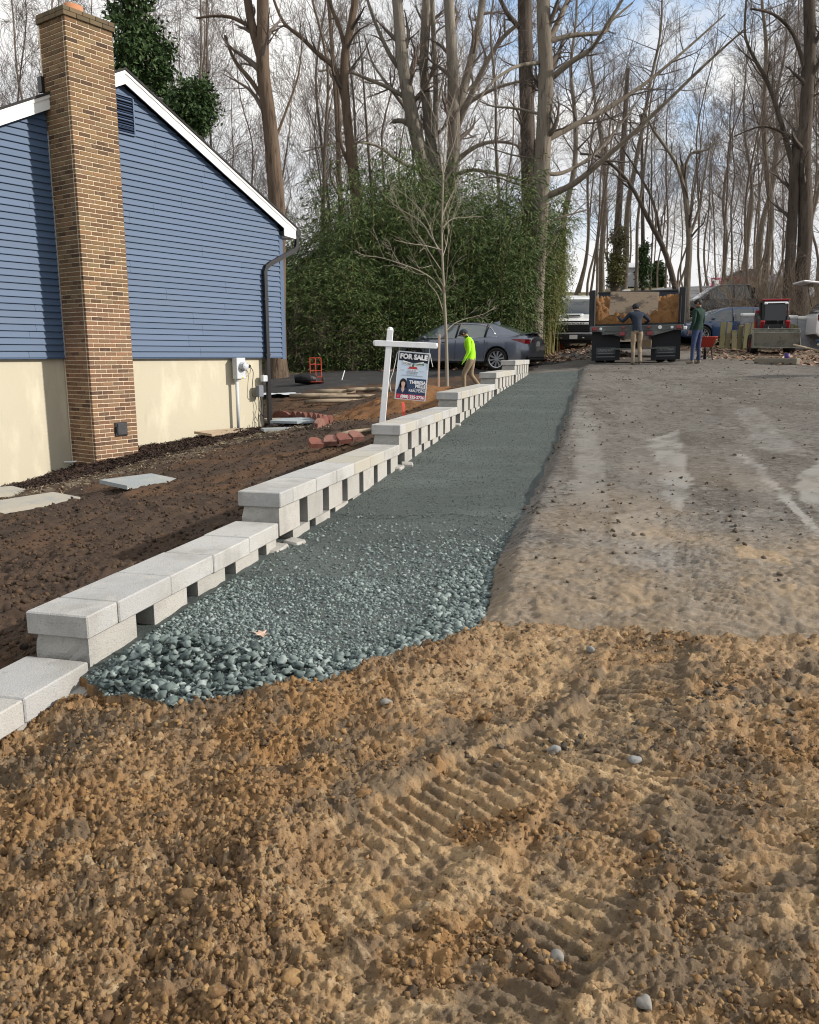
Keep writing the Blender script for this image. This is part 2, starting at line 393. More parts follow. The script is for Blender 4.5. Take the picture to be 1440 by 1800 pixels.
# distance to the gable, for the mulch bed
HO = Vector((-4.87, 14.4)); HD = Vector((.576, .8175)); HN = Vector((-.8175, .576))
def mulch(x, y):
    t = (x-HO.x)*HD.x+(y-HO.y)*HD.y; n = -((x-HO.x)*HN.x+(y-HO.y)*HN.y)
    wd = np.interp(t, [-6, -3, -1, 0, 2, 3.6, 5], [1.5, 1.6, 1.75, 1.75, 1.6, 1.2, .2])+.35*(fbm(x*2, y*2, 120, 3)-.5)
    return (1-sst(wd-.1, wd+.12, n))*sst(5, 4.2, t), n-wd, t
M_mud = mat('wet_tan_clay', (.37, .255, .135), .82, layers=[(1.1, (.27, .165, .078), .45, .7), (6, (.15, .10, .058), .48, .68), (2.6, (.38, .235, .10), .6, .75), (17, (.40, .30, .18), .52, .72), (45, (.10, .066, .040), .54, .70), (150, (.09, .06, .038), .56, .72)],
            attr=[('loose', (.205, .125, .062))], post=[('orange', (.26, .14, .05)), ('damp', (.115, .085, .055))], bump=(120, .9, .009), spec=.35)
M_drive = mat('muddy_asphalt', (.122, .112, .10), .9, layers=[(.45, (.155, .145, .13), .42, .62, (1, .4, 1)), (1.6, (.085, .075, .064), .48, .64, (1, .5, 1)), (4, (.18, .168, .15), .54, .7), (11, (.068, .056, .045), .52, .66), (30, (.066, .055, .044), .5, .64, (.3, 1, 1)), (55, (.21, .195, .175), .54, .68, (.35, 1, 1)), (110, (.05, .042, .034), .54, .68)],
              post=[('pale', (.26, .25, .23)), ('track', (.22, .205, .185)), ('tan', (.29, .215, .135))], bump=(90, .6, .009), spec=.25)
M_gravbed = mat('crushed_stone_fines', (.066, .080, .077), .9, layers=[(1.3, (.098, .115, .110), .45, .68, (.5, 1, 1)), (40, (.045, .055, .053), .5, .7), (110, (.155, .178, .17), .56, .72)], bump=(130, .9, .012))
M_soil = mat('dark_topsoil', (.058, .037, .024), .95, layers=[(1.5, (.034, .022, .015), .45, .68), (8, (.095, .06, .036), .55, .75), (45, (.03, .02, .014), .55, .72)],
             attr=[('loose', (.12, .062, .028)), ('mulch', (.03, .016, .012)), ('straw', (.17, .14, .10))], bump=(60, .7, .012))
M_pad = mat('old_black_asphalt', (.03, .029, .03), .9, layers=[(2, (.06, .055, .05), .5, .75)], bump=(60, .5, .006))
M_wood_floor = mat('leaf_strewn_earth', (.11, .08, .055), .95, layers=[(1.2, (.17, .13, .085), .45, .65), (9, (.07, .05, .035), .5, .7), (35, (.24, .15, .095), .58, .7)], bump=(20, .8, .03))
def fan(y0, y1, step, amax, tuck=0):
    rows = int(math.log(y1/y0)/step); cols = int(2*amax/step)
    Y = y0*np.exp(np.linspace(0, math.log(y1/y0), rows)); A = np.linspace(-amax, amax, cols)
    yy = np.repeat(Y[:, None], cols, 1); xx = yy*A[None, :]
    r = regions(xx, yy); z, lo = relief(xx, yy, r)
    if tuck: z = z-tuck*np.maximum(0, 1-(yy-y0)/.25)
    return xx, yy, z, r, lo
GROUND = {0: ('mud_ground', M_mud), 1: ('gravel_strip', M_gravbed), 2: ('driveway', M_drive), 3: ('yard_soil', M_soil), 4: ('asphalt_pad', M_pad), 5: ('woodland_ground', M_wood_floor)}
GL = {0: 'wet tan clay churned by tracks across the foreground', 1: 'strip of green grey crushed stone beside the block wall', 2: 'grey muddy driveway rising to the dump truck', 3: 'dark raked topsoil between the wall and the blue house', 4: 'old black asphalt under the parked grey sedan', 5: 'leaf strewn woodland ground around the parked vehicles'}
_parts = {k: [[], [], [], 0] for k in GROUND}
for fi, (xx, yy, zz, rr, ll) in enumerate((fan(1.05, 6.2, .0024, .72), fan(6.1, 40, .0055, .84, .03))):
    n, c = xx.shape
    idx = np.arange(n*c).reshape(n, c); q = np.stack([idx[:-1, :-1], idx[:-1, 1:], idx[1:, 1:], idx[1:, :-1]], -1).reshape(-1, 4)
    fr = rr[:-1, :-1].ravel(); V = np.stack([xx.ravel(), yy.ravel(), zz.ravel()], 1)
    for k in GROUND:
        f = q[fr == k]
        if not len(f): continue
        u, inv = np.unique(f, return_inverse=True); P = _parts[k]
        P[0].append(V[u]); P[1].append(inv.reshape(-1, 4)+P[3]); P[2].append(ll.ravel()[u]); P[3] += len(u)
PATCH = [([(1142, 770), (1190, 755), (1215, 850), (1202, 905), (1172, 880)], 0, .75), ([(1285, 960), (1375, 972), (1405, 1035), (1340, 1092), (1302, 1085)], 1, .9), ([(1045, 1032), (1140, 1025), (1165, 1065), (1075, 1082)], 1, .8), ([(1300, 800), (1312, 797), (1450, 930), (1450, 948)], 0, .9),
         ([(1405, 835), (1450, 805), (1450, 905), (1402, 872)], 0, .8), ([(1080, 905), (1160, 900), (1190, 1010), (1090, 1000)], 0, .45), ([(1385, 1050), (1450, 1020), (1450, 1110), (1400, 1100)], 1, .6), ([(905, 1050), (1010, 1030), (1030, 1090), (900, 1100)], 1, .45), ([(1000, 720), (1040, 715), (1075, 900), (1020, 900)], 0, .4), ([(1290, 720), (1330, 715), (1400, 790), (1350, 800)], 0, .35)]
for k, (nm, m) in GROUND.items():
    P = _parts[k]
    V = np.concatenate(P[0]); F = np.concatenate(P[1]); lo = np.concatenate(P[2]); at_ = {'loose': lo}
    X, Y = V[:, 0].astype(float), V[:, 1].astype(float)
    if k == 2: at_['tan'] = np.clip(sst(5.4, 3.6, Y+3.2*(fbm(X*1.3, Y*1.1, 130, 5)-.5))*.5*(.3+1.2*(fbm(X*9, Y*9, 133, 4)))+.3*sst(.6, .75, fbm(X*.8, Y*.5, 131, 3))*sst(9, 5, Y), 0, 1)
    if k == 0:
        a = X*.72-Y*.69; b = X*.69+Y*.72       # along the wheel paths
        dm = fbm(a*3.2, b*1.1, 310, 5)+.5*(fbm(X*14, Y*14, 311, 4)-.5)
        at_['damp'] = np.clip(sst(.52, .70, dm)*.8+.5*sst(.6, .8, fbm(X*30, Y*30, 312, 3)), 0, .9); at_['orange'] = np.clip(lo*sst(.4, .65, fbm(X*2.2, Y*2.2, 313, 4))*.8, 0, 1)
    if k == 2:
        pale = np.zeros(len(X)); tn = np.zeros(len(X)); wx = X+.10*(fbm(X*4, Y*4, 320, 4)-.5); wy = Y+.22*(fbm(X*4, Y*4, 321, 4)-.5)
        for poly, which, am in PATCH:
            pg = [gp(*q) for q in poly]; ins = np.zeros(len(X), bool)
            for i in range(len(pg)):
                p, q = pg[i], pg[i-1]; c_ = ((p.y > wy) != (q.y > wy)) & (wx < (q.x-p.x)*(wy-p.y)/(q.y-p.y+1e-9)+p.x); ins ^= c_
            v = ins*am*(.35+.65*sst(.3, .6, fbm(X*6, Y*4, 322, 4)))
            if which: tn = np.maximum(tn, v)
            else: pale = np.maximum(pale, v)
        at_['pale'] = pale; at_['tan'] = np.clip(np.maximum(at_['tan'], tn), 0, 1)
    if k == 2: at_['track'] = tracks(X, Y)[1]*.22*sst(20, 9, Y)
    if k == 3:
        mu, dd, t = mulch(X, Y); at_['mulch'] = mu
        at_['straw'] = np.exp(-((dd-.45)/.33)**2)*sst(.42, .6, fbm(X*5, Y*5, 132, 3)+.1)*.8*(t < 4)
        near = sst(1.2, .2, (wallX(Y)-X))*0
        at_['loose'] = np.clip(lo*.6, 0, 1)
    o = mesh_np(nm, V, F, m, None, True, at_); tag(o, GL[k], kind='structure')
# far land: one wide sheet, sunk below the detailed ground where that lies
gx = np.concatenate([np.linspace(-160, -40, 25), np.linspace(-38, 60, 99), np.linspace(64, 180, 24)]); gy = np.concatenate([np.linspace(-40, 0, 14), np.linspace(1, 100, 120), np.linspace(105, 320, 30)])
xx, yy = np.meshgrid(gx, gy); zz = base(xx, yy)+(fbm(xx*.25, yy*.25, 140, 4)-.5)*.5*sst(30, 45, yy)
inside = (np.abs(xx/np.maximum(yy, .5)) < .85) & (yy > 1.0) & (yy < 40.5)
inside = inside | (yy < 1.6)
zz = zz-np.where(inside, .22, .0)
n, c = xx.shape; idx = np.arange(n*c).reshape(n, c); q = np.stack([idx[:-1, :-1], idx[:-1, 1:], idx[1:, 1:], idx[1:, :-1]], -1).reshape(-1, 4)
M_lawn = mat('winter_lawn', (.13, .105, .05), .95, layers=[(.35, (.10, .105, .04), .45, .65), (1.7, (.17, .125, .07), .5, .7), (12, (.07, .05, .03), .56, .72)], bump=(8, .8, .05))
o = mesh_np('hillside', np.stack([xx.ravel(), yy.ravel(), zz.ravel()], 1), q, M_lawn, None, True); tag(o, 'winter lawn and woodland hillside rising behind the trucks', kind='structure')
# lane climbing the far lawn
M_lane = mat('pale_far_asphalt', (.17, .175, .185), .9, layers=[(2, (.13, .13, .135), .5, .7)])
cl = [(14.5, 46), (17, 52), (18.5, 58), (20.5, 64), (27, 68), (40, 69.5), (60, 70)]
cx = np.array(cl, float); ts = np.linspace(0, 1, 90); pp = np.stack([np.interp(ts, np.linspace(0, 1, len(cl)), cx[:, i]) for i in (0, 1)], 1)
tg = np.gradient(pp, axis=0); tg /= np.hypot(tg[:, 0], tg[:, 1])[:, None]; nn = np.stack([-tg[:, 1], tg[:, 0]], 1)
V = []
for k in np.linspace(-1, 1, 7):
    p2 = pp+nn*k*2.0; V.append(np.stack([p2[:, 0], p2[:, 1], base(p2[:, 0], p2[:, 1])+.2], 1))
V = np.stack(V, 1); n, c = 90, 7; idx = np.arange(n*c).reshape(n, c); q = np.stack([idx[:-1, :-1], idx[:-1, 1:], idx[1:, 1:], idx[1:, :-1]], -1).reshape(-1, 4)
o = mesh_np('lane', V.reshape(-1, 3), q[:, ::-1], M_lane, None, True); tag(o, 'pale asphalt lane climbing the far lawn behind the dump truck', kind='structure')

# ---------------------------------------------------------------- loose stones, clods, chips, leaves
def ico(sub):
    t = (1+5**.5)/2
    V = np.array([(-1, t, 0), (1, t, 0), (-1, -t, 0), (1, -t, 0), (0, -1, t), (0, 1, t), (0, -1, -t), (0, 1, -t), (t, 0, -1), (t, 0, 1), (-t, 0, -1), (-t, 0, 1)], float)
    F = [(0, 11, 5), (0, 5, 1), (0, 1, 7), (0, 7, 10), (0, 10, 11), (1, 5, 9), (5, 11, 4), (11, 10, 2), (10, 7, 6), (7, 1, 8), (3, 9, 4), (3, 4, 2), (3, 2, 6), (3, 6, 8), (3, 8, 9), (4, 9, 5), (2, 4, 11), (6, 2, 10), (8, 6, 7), (9, 8, 1)]
    V /= np.linalg.norm(V, axis=1)[:, None]
    for _ in range(sub):
        vl = [tuple(v) for v in V]; cache = {}; nf = []
        def mid(a, b):
            k = (min(a, b), max(a, b))
            if k not in cache:
                p = (np.array(vl[a])+np.array(vl[b])); p /= np.linalg.norm(p); cache[k] = len(vl); vl.append(tuple(p))
            return cache[k]
        for a, b, c_ in F:
            ab, bc, ca = mid(a, b), mid(b, c_), mid(c_, a); nf += [(a, ab, ca), (b, bc, ab), (c_, ca, bc), (ab, bc, ca)]
        V = np.array(vl); F = nf
    return V, np.array(F)
def scatter(name, P, size, m, rng, sub=0, flat=(.5, .8), jag=.25, sink=.3, smooth=False, label=None, variants=8):
    """many stones joined in one mesh: P (n,3), size (n,)"""
    V0, F0 = ico(sub); n = len(P); nv = len(V0)
    sh = [V0*(1+jag*(rng.random((nv, 1))-.5)*2)*np.array([1, rng.uniform(.65, .95), rng.uniform(*flat)]) for _ in range(variants)]
    sh = np.stack(sh)[rng.integers(0, variants, n)]
    a = rng.random(n)*6.283; tl = (rng.random((n, 2))-.5)*.9
    ca, sa = np.cos(a)[:, None], np.sin(a)[:, None]
    x = sh[..., 0]; y = sh[..., 1]; z = sh[..., 2]
    z2 = z+x*tl[:, :1]+y*tl[:, 1:]
    X = x*ca-y*sa; Y = x*sa+y*ca; s = size[:, None]
    V = np.stack([X*s+P[:, :1], Y*s+P[:, 1:2], z2*s+P[:, 2:3]+s*sink], -1).reshape(-1, 3)
    F = (F0[None]+(np.arange(n)*nv)[:, None, None]).reshape(-1, 3)
    o = mesh_np(name, V, F, m, None, smooth); tag(o, label, kind='stuff'); return o
rng = np.random.default_rng(5)
def drop(x, y):
    r = regions(x, y); z, lo = relief(x, y, r); return z, r, lo
M_stone = mat('green_grey_stone', (.2, .24, .23), .75, rnd=('island', (.045, .065, .064), (.085, .115, .112), (.125, .162, .156), (.18, .225, .217), (.29, .34, .328)), layers=[(60, (.12, .15, .145), .5, .75)], spec=.4)
# gravel: big loose stones at the near end, smaller further up the strip
def gravel(n, y0, y1, smin, smax, sub, nm, lab, dens=None):
    Y = y0*(y1/y0)**rng.random(n); e0 = wallX(Y)+.02; e1 = edgeX(Y)-.02; X = e0+(e1-e0)*rng.random(n)
    z, r, lo = drop(X, Y); k = r == 1
    if dens is not None: k &= rng.random(n) < dens(X, Y)
    s = smin+(smax-smin)*rng.random(n)**2.2; P = np.stack([X, Y, z], 1)[k]
    scatter(nm, P, s[k], M_stone, rng, sub, sink=.15, label=lab, smooth=False)
gravel(14000, 2.9, 6.8, .0055, .014, 1, 'gravel', 'loose green grey gravel stones over the near end of the strip', lambda x, y: np.clip(.25+1.6*sst(.42, .62, fbm(x*1.5, y*1.5, 150, 3)), 0, 1)*sst(6.6, 3.9, y))
gravel(9000, 2.95, 4.6, .004, .011, 0, 'gravel', 'chips of green grey stone filling the near end of the strip')
M_stone = mat('dark_grey_green_grit', (.08, .095, .09), .85, rnd=('island', (.045, .055, .052), (.075, .09, .086), (.105, .125, .12), (.15, .172, .165)))
gravel(16000, 4.2, 20.5, .004, .0095, 0, 'gravel', 'fine green grey gravel along the upper strip')
n = 1900; Y = 2.85+1.25*rng.random(n); X = wallX(Y)+.03+(rng.random(n)**1.4)*1.25
dd = Y-frontY(X); z, r, lo = drop(X, Y); k = (r == 1) & (dd < .7-(X-wallX(Y))*.42) & (X > wallX(Y)+.14)
pile = .10*np.exp(-((X+.98)**2/.12+(Y-3.32)**2/.10))
s = .009+.017*rng.random(n); P = np.stack([X, Y, z+pile*rng.random(n)], 1)[k]
M_stone = bpy.data.materials['green_grey_stone']
scatter('gravel', P, s[k], M_stone, rng, 1, jag=.45, sink=.3, label='pile of larger pale green stones against the wall end')
n = 1700; Y = 3.0+3.2*rng.random(n); X = edgeX(Y)-.3*rng.random(n)**1.5; z, r, lo = drop(X, Y); k = (r == 1) & (rng.random(n) < sst(5.5, 3.4, Y))
scatter('gravel', np.stack([X, Y, z], 1)[k], (.009+.013*rng.random(n))[k], M_stone, rng, 1, label='band of coarse pale stones along the driveway edge')
M_clod = mat('clay_clod', (.2, .12, .055), .9, rnd=('island', (.10, .06, .03), (.24, .14, .06), (.32, .205, .095), (.19, .11, .05), (.06, .042, .027), (.28, .165, .065)), layers=[(50, (.12, .075, .04), .52, .72), (14, (.34, .22, .1), .55, .7)], bump=(90, .8, .01))
n = 52000; Y = 1.1*(3.9/1.1)**rng.random(n); X = Y*(-.75+1.5*rng.random(n)); z, r, lo = drop(X, Y)
k = (r == 0) & (rng.random(n) < np.clip(lo*1.1-.08, .06, 1)); s = .0024+.0085*rng.random(n)**3.5
scatter('clay_clods', np.stack([X, Y, z], 1)[k], s[k]*(.8+.4*(lo[k])), M_clod, rng, 0, flat=(.55, .95), jag=.6, sink=.25, label='crumbly tan clay clods thrown over the foreground mud')
n = 500; Y = 1.2*(3.7/1.2)**rng.random(n); X = Y*(-.7+1.4*rng.random(n)); z, r, lo = drop(X, Y); k = (r == 0) & (rng.random(n) < lo*.9+.04); s = .010+.026*rng.random(n)**3
scatter('clay_clods', np.stack([X, Y, z], 1)[k], s[k], M_clod, rng, 2, flat=(.5, .8), jag=.24, sink=-.25, label='fist sized clay lumps among the foreground mud')
M_gclod = mat('dark_asphalt_crumb', (.08, .07, .06), .95, rnd=('island', (.06, .05, .04), (.12, .095, .066), (.17, .13, .085), (.085, .068, .052)), bump=(70, .8, .01))
PP = []; SS = []
for px, py, sp, m_ in [(1245, 1235, .13, 150), (1075, 1242, .05, 40), (880, 1330, .13, 60), (965, 1318, .13, 60), (1150, 1305, .15, 70), (1400, 1290, .12, 60), (1210, 1500, .08, 40), (1330, 1420, .12, 40), (1000, 1480, .03, 14), (930, 1590, .06, 14), (1060, 1700, .05, 14)]:
    c_ = gp(px, py); X = c_.x+rng.normal(size=m_)*sp; Y = c_.y+rng.normal(size=m_)*sp*.55; z, r, lo = drop(X, Y); PP.append(np.stack([X, Y, z], 1)); SS.append(.0025+.013*rng.random(m_)**4)
scatter('dark_clods', np.concatenate(PP), np.concatenate(SS), M_gclod, rng, 1, flat=(.5, .9), jag=.45, sink=.1, label='clusters of dark asphalt crumbs strewn over the foreground mud')
M_dclod = mat('dark_crumb', (.07, .05, .035), .95, rnd=('island', (.06, .045, .033), (.10, .08, .06), (.17, .135, .10)))
n = 6500; Y = 3.9*(23/3.9)**rng.random(n); X = edgeX(Y)+rng.random(n)**1.2*(Y*.62+.6-edgeX(Y)+.5); z, r, lo = drop(X, Y); k = (r == 2) & (rng.random(n) < .2+.8*sst(.45, .65, fbm(X*.9, Y*.5, 160, 3))); s = .003+.02*rng.random(n)**6
scatter('dirt_crumbs', np.stack([X, Y, z], 1)[k], s[k]*(.8+Y[k]*.03), M_dclod, rng, 0, label='dark crumbs of soil dropped on the driveway')
M_soilcl = mat('soil_crumb', (.06, .04, .025), .95, rnd=('island', (.022, .014, .010), (.055, .036, .022), (.085, .052, .03), (.035, .023, .015)))
n = 24000; Y = 3.0*(20/3.0)**rng.random(n); X = wallX(Y)-.2-rng.random(n)**1.2*7; z, r, lo = drop(X, Y); mu, dd, t = mulch(X, Y); k = (r == 3) & (mu < .5) & (X > -.66*Y); s = .007+.02*rng.random(n)**3.4
scatter('soil_crumbs', np.stack([X, Y, z], 1)[k], s[k], M_soilcl, rng, 0, flat=(.5, .8), jag=.4, sink=.1, label='dark soil crumbs raked over the yard')
def flakes(name, P, ln, wd, m, rng, label, tilt=.35, curl=.3):
    """small bent blades (chips, straw, fallen leaves) joined in one mesh"""
    n = len(P); a = rng.random(n)*6.283; L_ = np.stack([np.cos(a), np.sin(a), (rng.random(n)-.5)*2*tilt], 1)*ln[:, None]
    b = np.stack([-np.sin(a), np.cos(a), (rng.random(n)-.5)*2*tilt], 1)*wd[:, None]; up = np.zeros((n, 3)); up[:, 2] = ln*curl*(rng.random(n)-.2)
    V = np.stack([P-L_+up, P-b, P+b, P+L_+up], 1).reshape(-1, 3); i = np.arange(n)*4
    F = np.concatenate([np.stack([i, i+1, i+2], 1), np.stack([i+1, i+3, i+2], 1)])
    o = mesh_np(name, V, F, m, None, False); tag(o, label, kind='stuff'); return o
M_chip = mat('bark_chip', (.03, .018, .013), .9, rnd=('island', (.014, .008, .006), (.035, .019, .014), (.06, .034, .024), (.02, .012, .01), (.075, .05, .04)))
n = 22000; t_ = -3.6+8*rng.random(n); nn_ = rng.random(n)*2.0; X = HO.x+HD.x*t_-HN.x*nn_; Y = HO.y+HD.y*t_-HN.y*nn_; z, r, lo = drop(X, Y); mu, dd, _ = mulch(X, Y); k = mu > .4
flakes('mulch', np.stack([X, Y, z+.014+.02*rng.random(n)], 1)[k], (.02+.035*rng.random(n))[k], (.006+.008*rng.random(n))[k], M_chip, rng, 'dark bark mulch along the foot of the house', .5)
M_straw = mat('dry_litter', (.2, .16, .1), .95, rnd=('island', (.07, .05, .035), (.2, .155, .1), (.36, .3, .2), (.11, .08, .055)))
n = 9000; t_ = -4+9*rng.random(n); nn_ = 1.1+rng.random(n)**1.3*2.4; X = HO.x+HD.x*t_-HN.x*nn_; Y = HO.y+HD.y*t_-HN.y*nn_; z, r, lo = drop(X, Y); mu, dd, _ = mulch(X, Y); k = (mu < .7) & (r == 3) & (rng.random(n) < np.exp(-np.maximum(0, dd-.5)*2.2)+.05)
flakes('dry_litter', np.stack([X, Y, z+.012], 1)[k], (.015+.06*rng.random(n)**3)[k], (.004+.008*rng.random(n))[k], M_straw, rng, 'dry straw and twigs between the mulch and the soil', .3)
M_leafl = mat('fallen_leaf', (.2, .12, .08), .9, rnd=('island', (.11, .06, .04), (.25, .15, .1), (.36, .25, .19), (.17, .09, .055), (.42, .32, .26)))
def leaves(n, xr, yr, lab, dens=None):
    X = xr[0]+(xr[1]-xr[0])*rng.random(n); Y = yr[0]+(yr[1]-yr[0])*rng.random(n); z, r, lo = drop(X, Y); k = (r != 1) & (r != 3) & (rng.random(n) < (dens(X, Y) if dens else 1))
    flakes('fallen_leaves', np.stack([X, Y, z+.03], 1)[k], (.05+.06*rng.random(n))[k], (.03+.035*rng.random(n))[k], M_leafl, rng, lab, .4, .5)
leaves(5000, (8.2, 20), (15, 32), 'brown fallen leaves on the verge under the loader', lambda x, y: sst(8.2, 10.2, x-.06*(y-16)+1.3*fbm(x, y, 170, 3)-.65)*sst(.3, .55, fbm(x*.7, y*.7, 171, 3)+.1))
leaves(2600, (-1, 7.5), (25.5, 34), 'brown fallen leaves between the grey sedan and the pickup', lambda x, y: sst(.3, .5, fbm(x, y, 172, 3))*sst(.0, 1.2, y-24.6-.15*x))
# ---------------------------------------------------------------- block retaining wall (local x along the wall, y to the left, z up)
WA = math.pi/2-R(14.32); WD = Vector((math.sin(R(14.32)), math.cos(R(14.32))))
wall = thing('retaining_wall', 'stepped wall of grey concrete blocks with flat capstones beside the gravel strip', 'wall', (-2.1948, 0, 0), WA)
_cl = dict(layers=[(2.5, (.315, .31, .295), .42, .66), (9, (.41, .405, .385), .5, .7), (25, (.28, .27, .25), .58, .76), (160, (.22, .215, .205), .54, .72)], bump=(120, .8, .005), spec=.2)
M_cap = mat('cast_concrete_cap', (.44, .44, .43), .85, rnd=('object', (.36, .362, .36), (.43, .43, .42), (.39, .38, .355)), **_cl)
M_capy = mat('yellowed_concrete_cap', (.37, .35, .295), .85, layers=[(3, (.38, .37, .335), .4, .65), (60, (.32, .30, .25), .55, .75)], bump=(170, .4, .004))
M_block = mat('split_concrete_block', (.42, .41, .38), .9, rnd=('object', (.34, .335, .315), (.42, .41, .38)), layers=[(3, (.30, .29, .27), .45, .7), (14, (.37, .36, .335), .5, .72), (120, (.24, .235, .22), .54, .74)], bump=(110, .7, .008), spec=.2)
STEP = .1932; TOP7 = EYE-.118; CT = .1016; CW = .305
tiers = {1: (.3, 3.39), 2: (3.40, 5.41), 3: (5.45, 8.47), 4: (8.50, 11.47), 5: (11.55, 14.93), 6: (15.05, 17.62), 7: (17.72, 20.35)}
rw = random.Random(3)
def wall_block(x0, x1, z0, z1, rough_left=True):
    """tapered block, rough split face on the far (left) side"""
    b = MB(); L0, L1 = x0, x1; cnt = []
    ins = .045; dep = .275
    n = 3
    for j, y in enumerate((.012, dep)):
        pass
    tp = .03
    vs = [(L0, .0+.02, z0), (L1, .02, z0), (L1-tp, dep, z0), (L0+tp, dep, z0), (L0, .02, z1), (L1, .02, z1), (L1-tp, dep, z1), (L0+tp, dep, z1)]
    c = .006
    b.add(vs, [(0, 3, 2, 1), (4, 5, 6, 7), (0, 1, 5, 4), (1, 2, 6, 5), (2, 3, 7, 6), (3, 0, 4, 7)])
    return b
def end_block(x0, x1, z0, z1):
    """block at a step: its near end is a rough split face that swells and leans"""
    b = MB(); ny, nz = 7, 5; g = []
    for i in range(nz+1):
        for j in range(ny+1):
            v, w = i/nz, j/ny; y = .02+w*(.252+.018*math.sin(v*3.1)); x = x0+.004+.012*(rw.random()-.5)+.012*abs(v-.5)
            if j in (0,): x = x0+.002
            g.append((x, y, z0+v*(z1-z0)))
    k = len(g); vs = g+[(x1, .02, z0), (x1, .25, z0), (x1, .02, z1), (x1, .25, z1)]
    fs = [(i*(ny+1)+j+1, i*(ny+1)+j, (i+1)*(ny+1)+j, (i+1)*(ny+1)+j+1) for i in range(nz) for j in range(ny)]
    right = [i*(ny+1) for i in range(nz+1)]; left = [i*(ny+1)+ny for i in range(nz+1)]; top = [nz*(ny+1)+j for j in range(ny+1)]; bot = list(range(ny+1))
    fs += [tuple(right[::-1])[::-1]+(k+2, k), tuple(left)[::-1]+(k+1, k+3), tuple(top)+(k+3, k+2), tuple(bot[::-1])+(k, k+1), (k, k+2, k+3, k+1)]
    return b.add(vs, fs)
for k, (a, e) in tiers.items():
    top = TOP7-(7-k)*STEP; zt = top-CT
    # capstones: a half stone at the near end, then full ones
    x = a; first = k != 1; i = 0
    while x < e-.05:
        ln = .222 if first else .449; first = False
        x1 = min(x+ln, e)
        if e-x1 < .12: x1 = e
        b = MB(); dz = rw.uniform(-.0022, .0022); dy = rw.uniform(-.003, .003)
        b.box(((x+x1)/2, CW/2+dy, zt+CT/2+dz+.001), (x1-x-.004, CW, CT), rz=rw.uniform(-.004, .004), bev=.006)
        yel = (k, i) in ((2, 1), (3, 4), (3, 5), (4, 1), (4, 4), (5, 1), (5, 3), (5, 5), (6, 1), (6, 3), (6, 4), (7, 2))
        b.obj('capstone', M_capy if yel and (k, i) not in ((2, 1),) else M_cap, wall); x = x1; i += 1
    # courses under the caps; lower ones run on below the next step
    for c_ in range(3):
        z1 = zt-c_*STEP-.002; z0 = z1-STEP+.004
        y_e = e; x = a+.02+(.0 if c_ == 0 else -.30)
        first = c_ == 0 and k != 1
        xe = e if c_ == 0 else e+.1
        if c_ == 0:
            while x < xe-.12:
                ln = .36 if first else .315
                x1 = min(x+ln, xe)
                g0 = gz(-2.1948+WD.x*x+.05, WD.y*x)
                if z1 > g0-.12:
                    b = end_block(x, x1, z0, z1) if first else wall_block(x, x1, z0, z1)
                    b.obj('wall_block', M_block, wall)
                x = x1+(.165 if first else .128)*rw.uniform(.9, 1.1); first = False
        else:
            off = .2 if c_ == 1 else 0; x = a+.05+off
            while x < e-.15:
                g0 = gz(-2.1948+WD.x*x+.05, WD.y*x)
                if z1 > g0-.03:
                    wall_block(x, min(x+.315, e), z0, z1).obj('wall_block', M_block, wall)
                x += .44
# backing behind the gaps: earth packed in the core of the wall
bk = MB()
for k, (a, e) in tiers.items():
    top = TOP7-(7-k)*STEP-CT; bk.box(((a+e)/2+.06, .23, top-.42), (e-a-.14, .07, .83))
bk.obj('core_fill', mat('packed_core', (.05, .048, .046), .95), wall)
# stepped base stones lying at the foot of each step
M_slab = mat('footing_stone', (.36, .35, .325), .9, layers=[(12, (.26, .25, .24), .5, .7)], bump=(60, .7, .008))
for k, (xx_, yy_, ln, rzz, tl) in enumerate([(3.40, .01, .36, .02, -.12), (3.36, -.10, .34, .14, -.16), (5.40, .03, .2, .02, -.06), (5.6, -.03, .11, -.3, -.08), (8.46, .03, .18, .02, -.05), (8.68, -.02, .10, .3, -.1), (11.55, .03, .14, .1, -.06)]):
    P = Vector((-2.1948, 0))+WD*xx_+Vector((-WD.y, WD.x))*yy_
    b = MB(); b.box((0, 0, 0), (ln, .13, .075), bev=.012)
    lab = ['pale stone slab tucked under the lowest capstone beside the gravel pile', 'tilted broken slab half buried at the front edge of the gravel pile', 'small footing stone under the step of the third tier from the near end', 'broken chunk of block on gravel just past the third tier step',
           'small footing stone under the step below the sign post', 'broken chunk of block on gravel by the step below the sign post', 'block offcut at the foot of the fifth tier step'][k]
    o = tag(b.obj('stone_slab', M_slab), lab, 'stone slab'); o.location = (P.x, P.y, (.115, .10)[k] if k < 2 else gz(P.x, P.y)-.008); o.rotation_euler = ((.1, .25)[k] if k < 2 else .05, tl, WA+rzz)

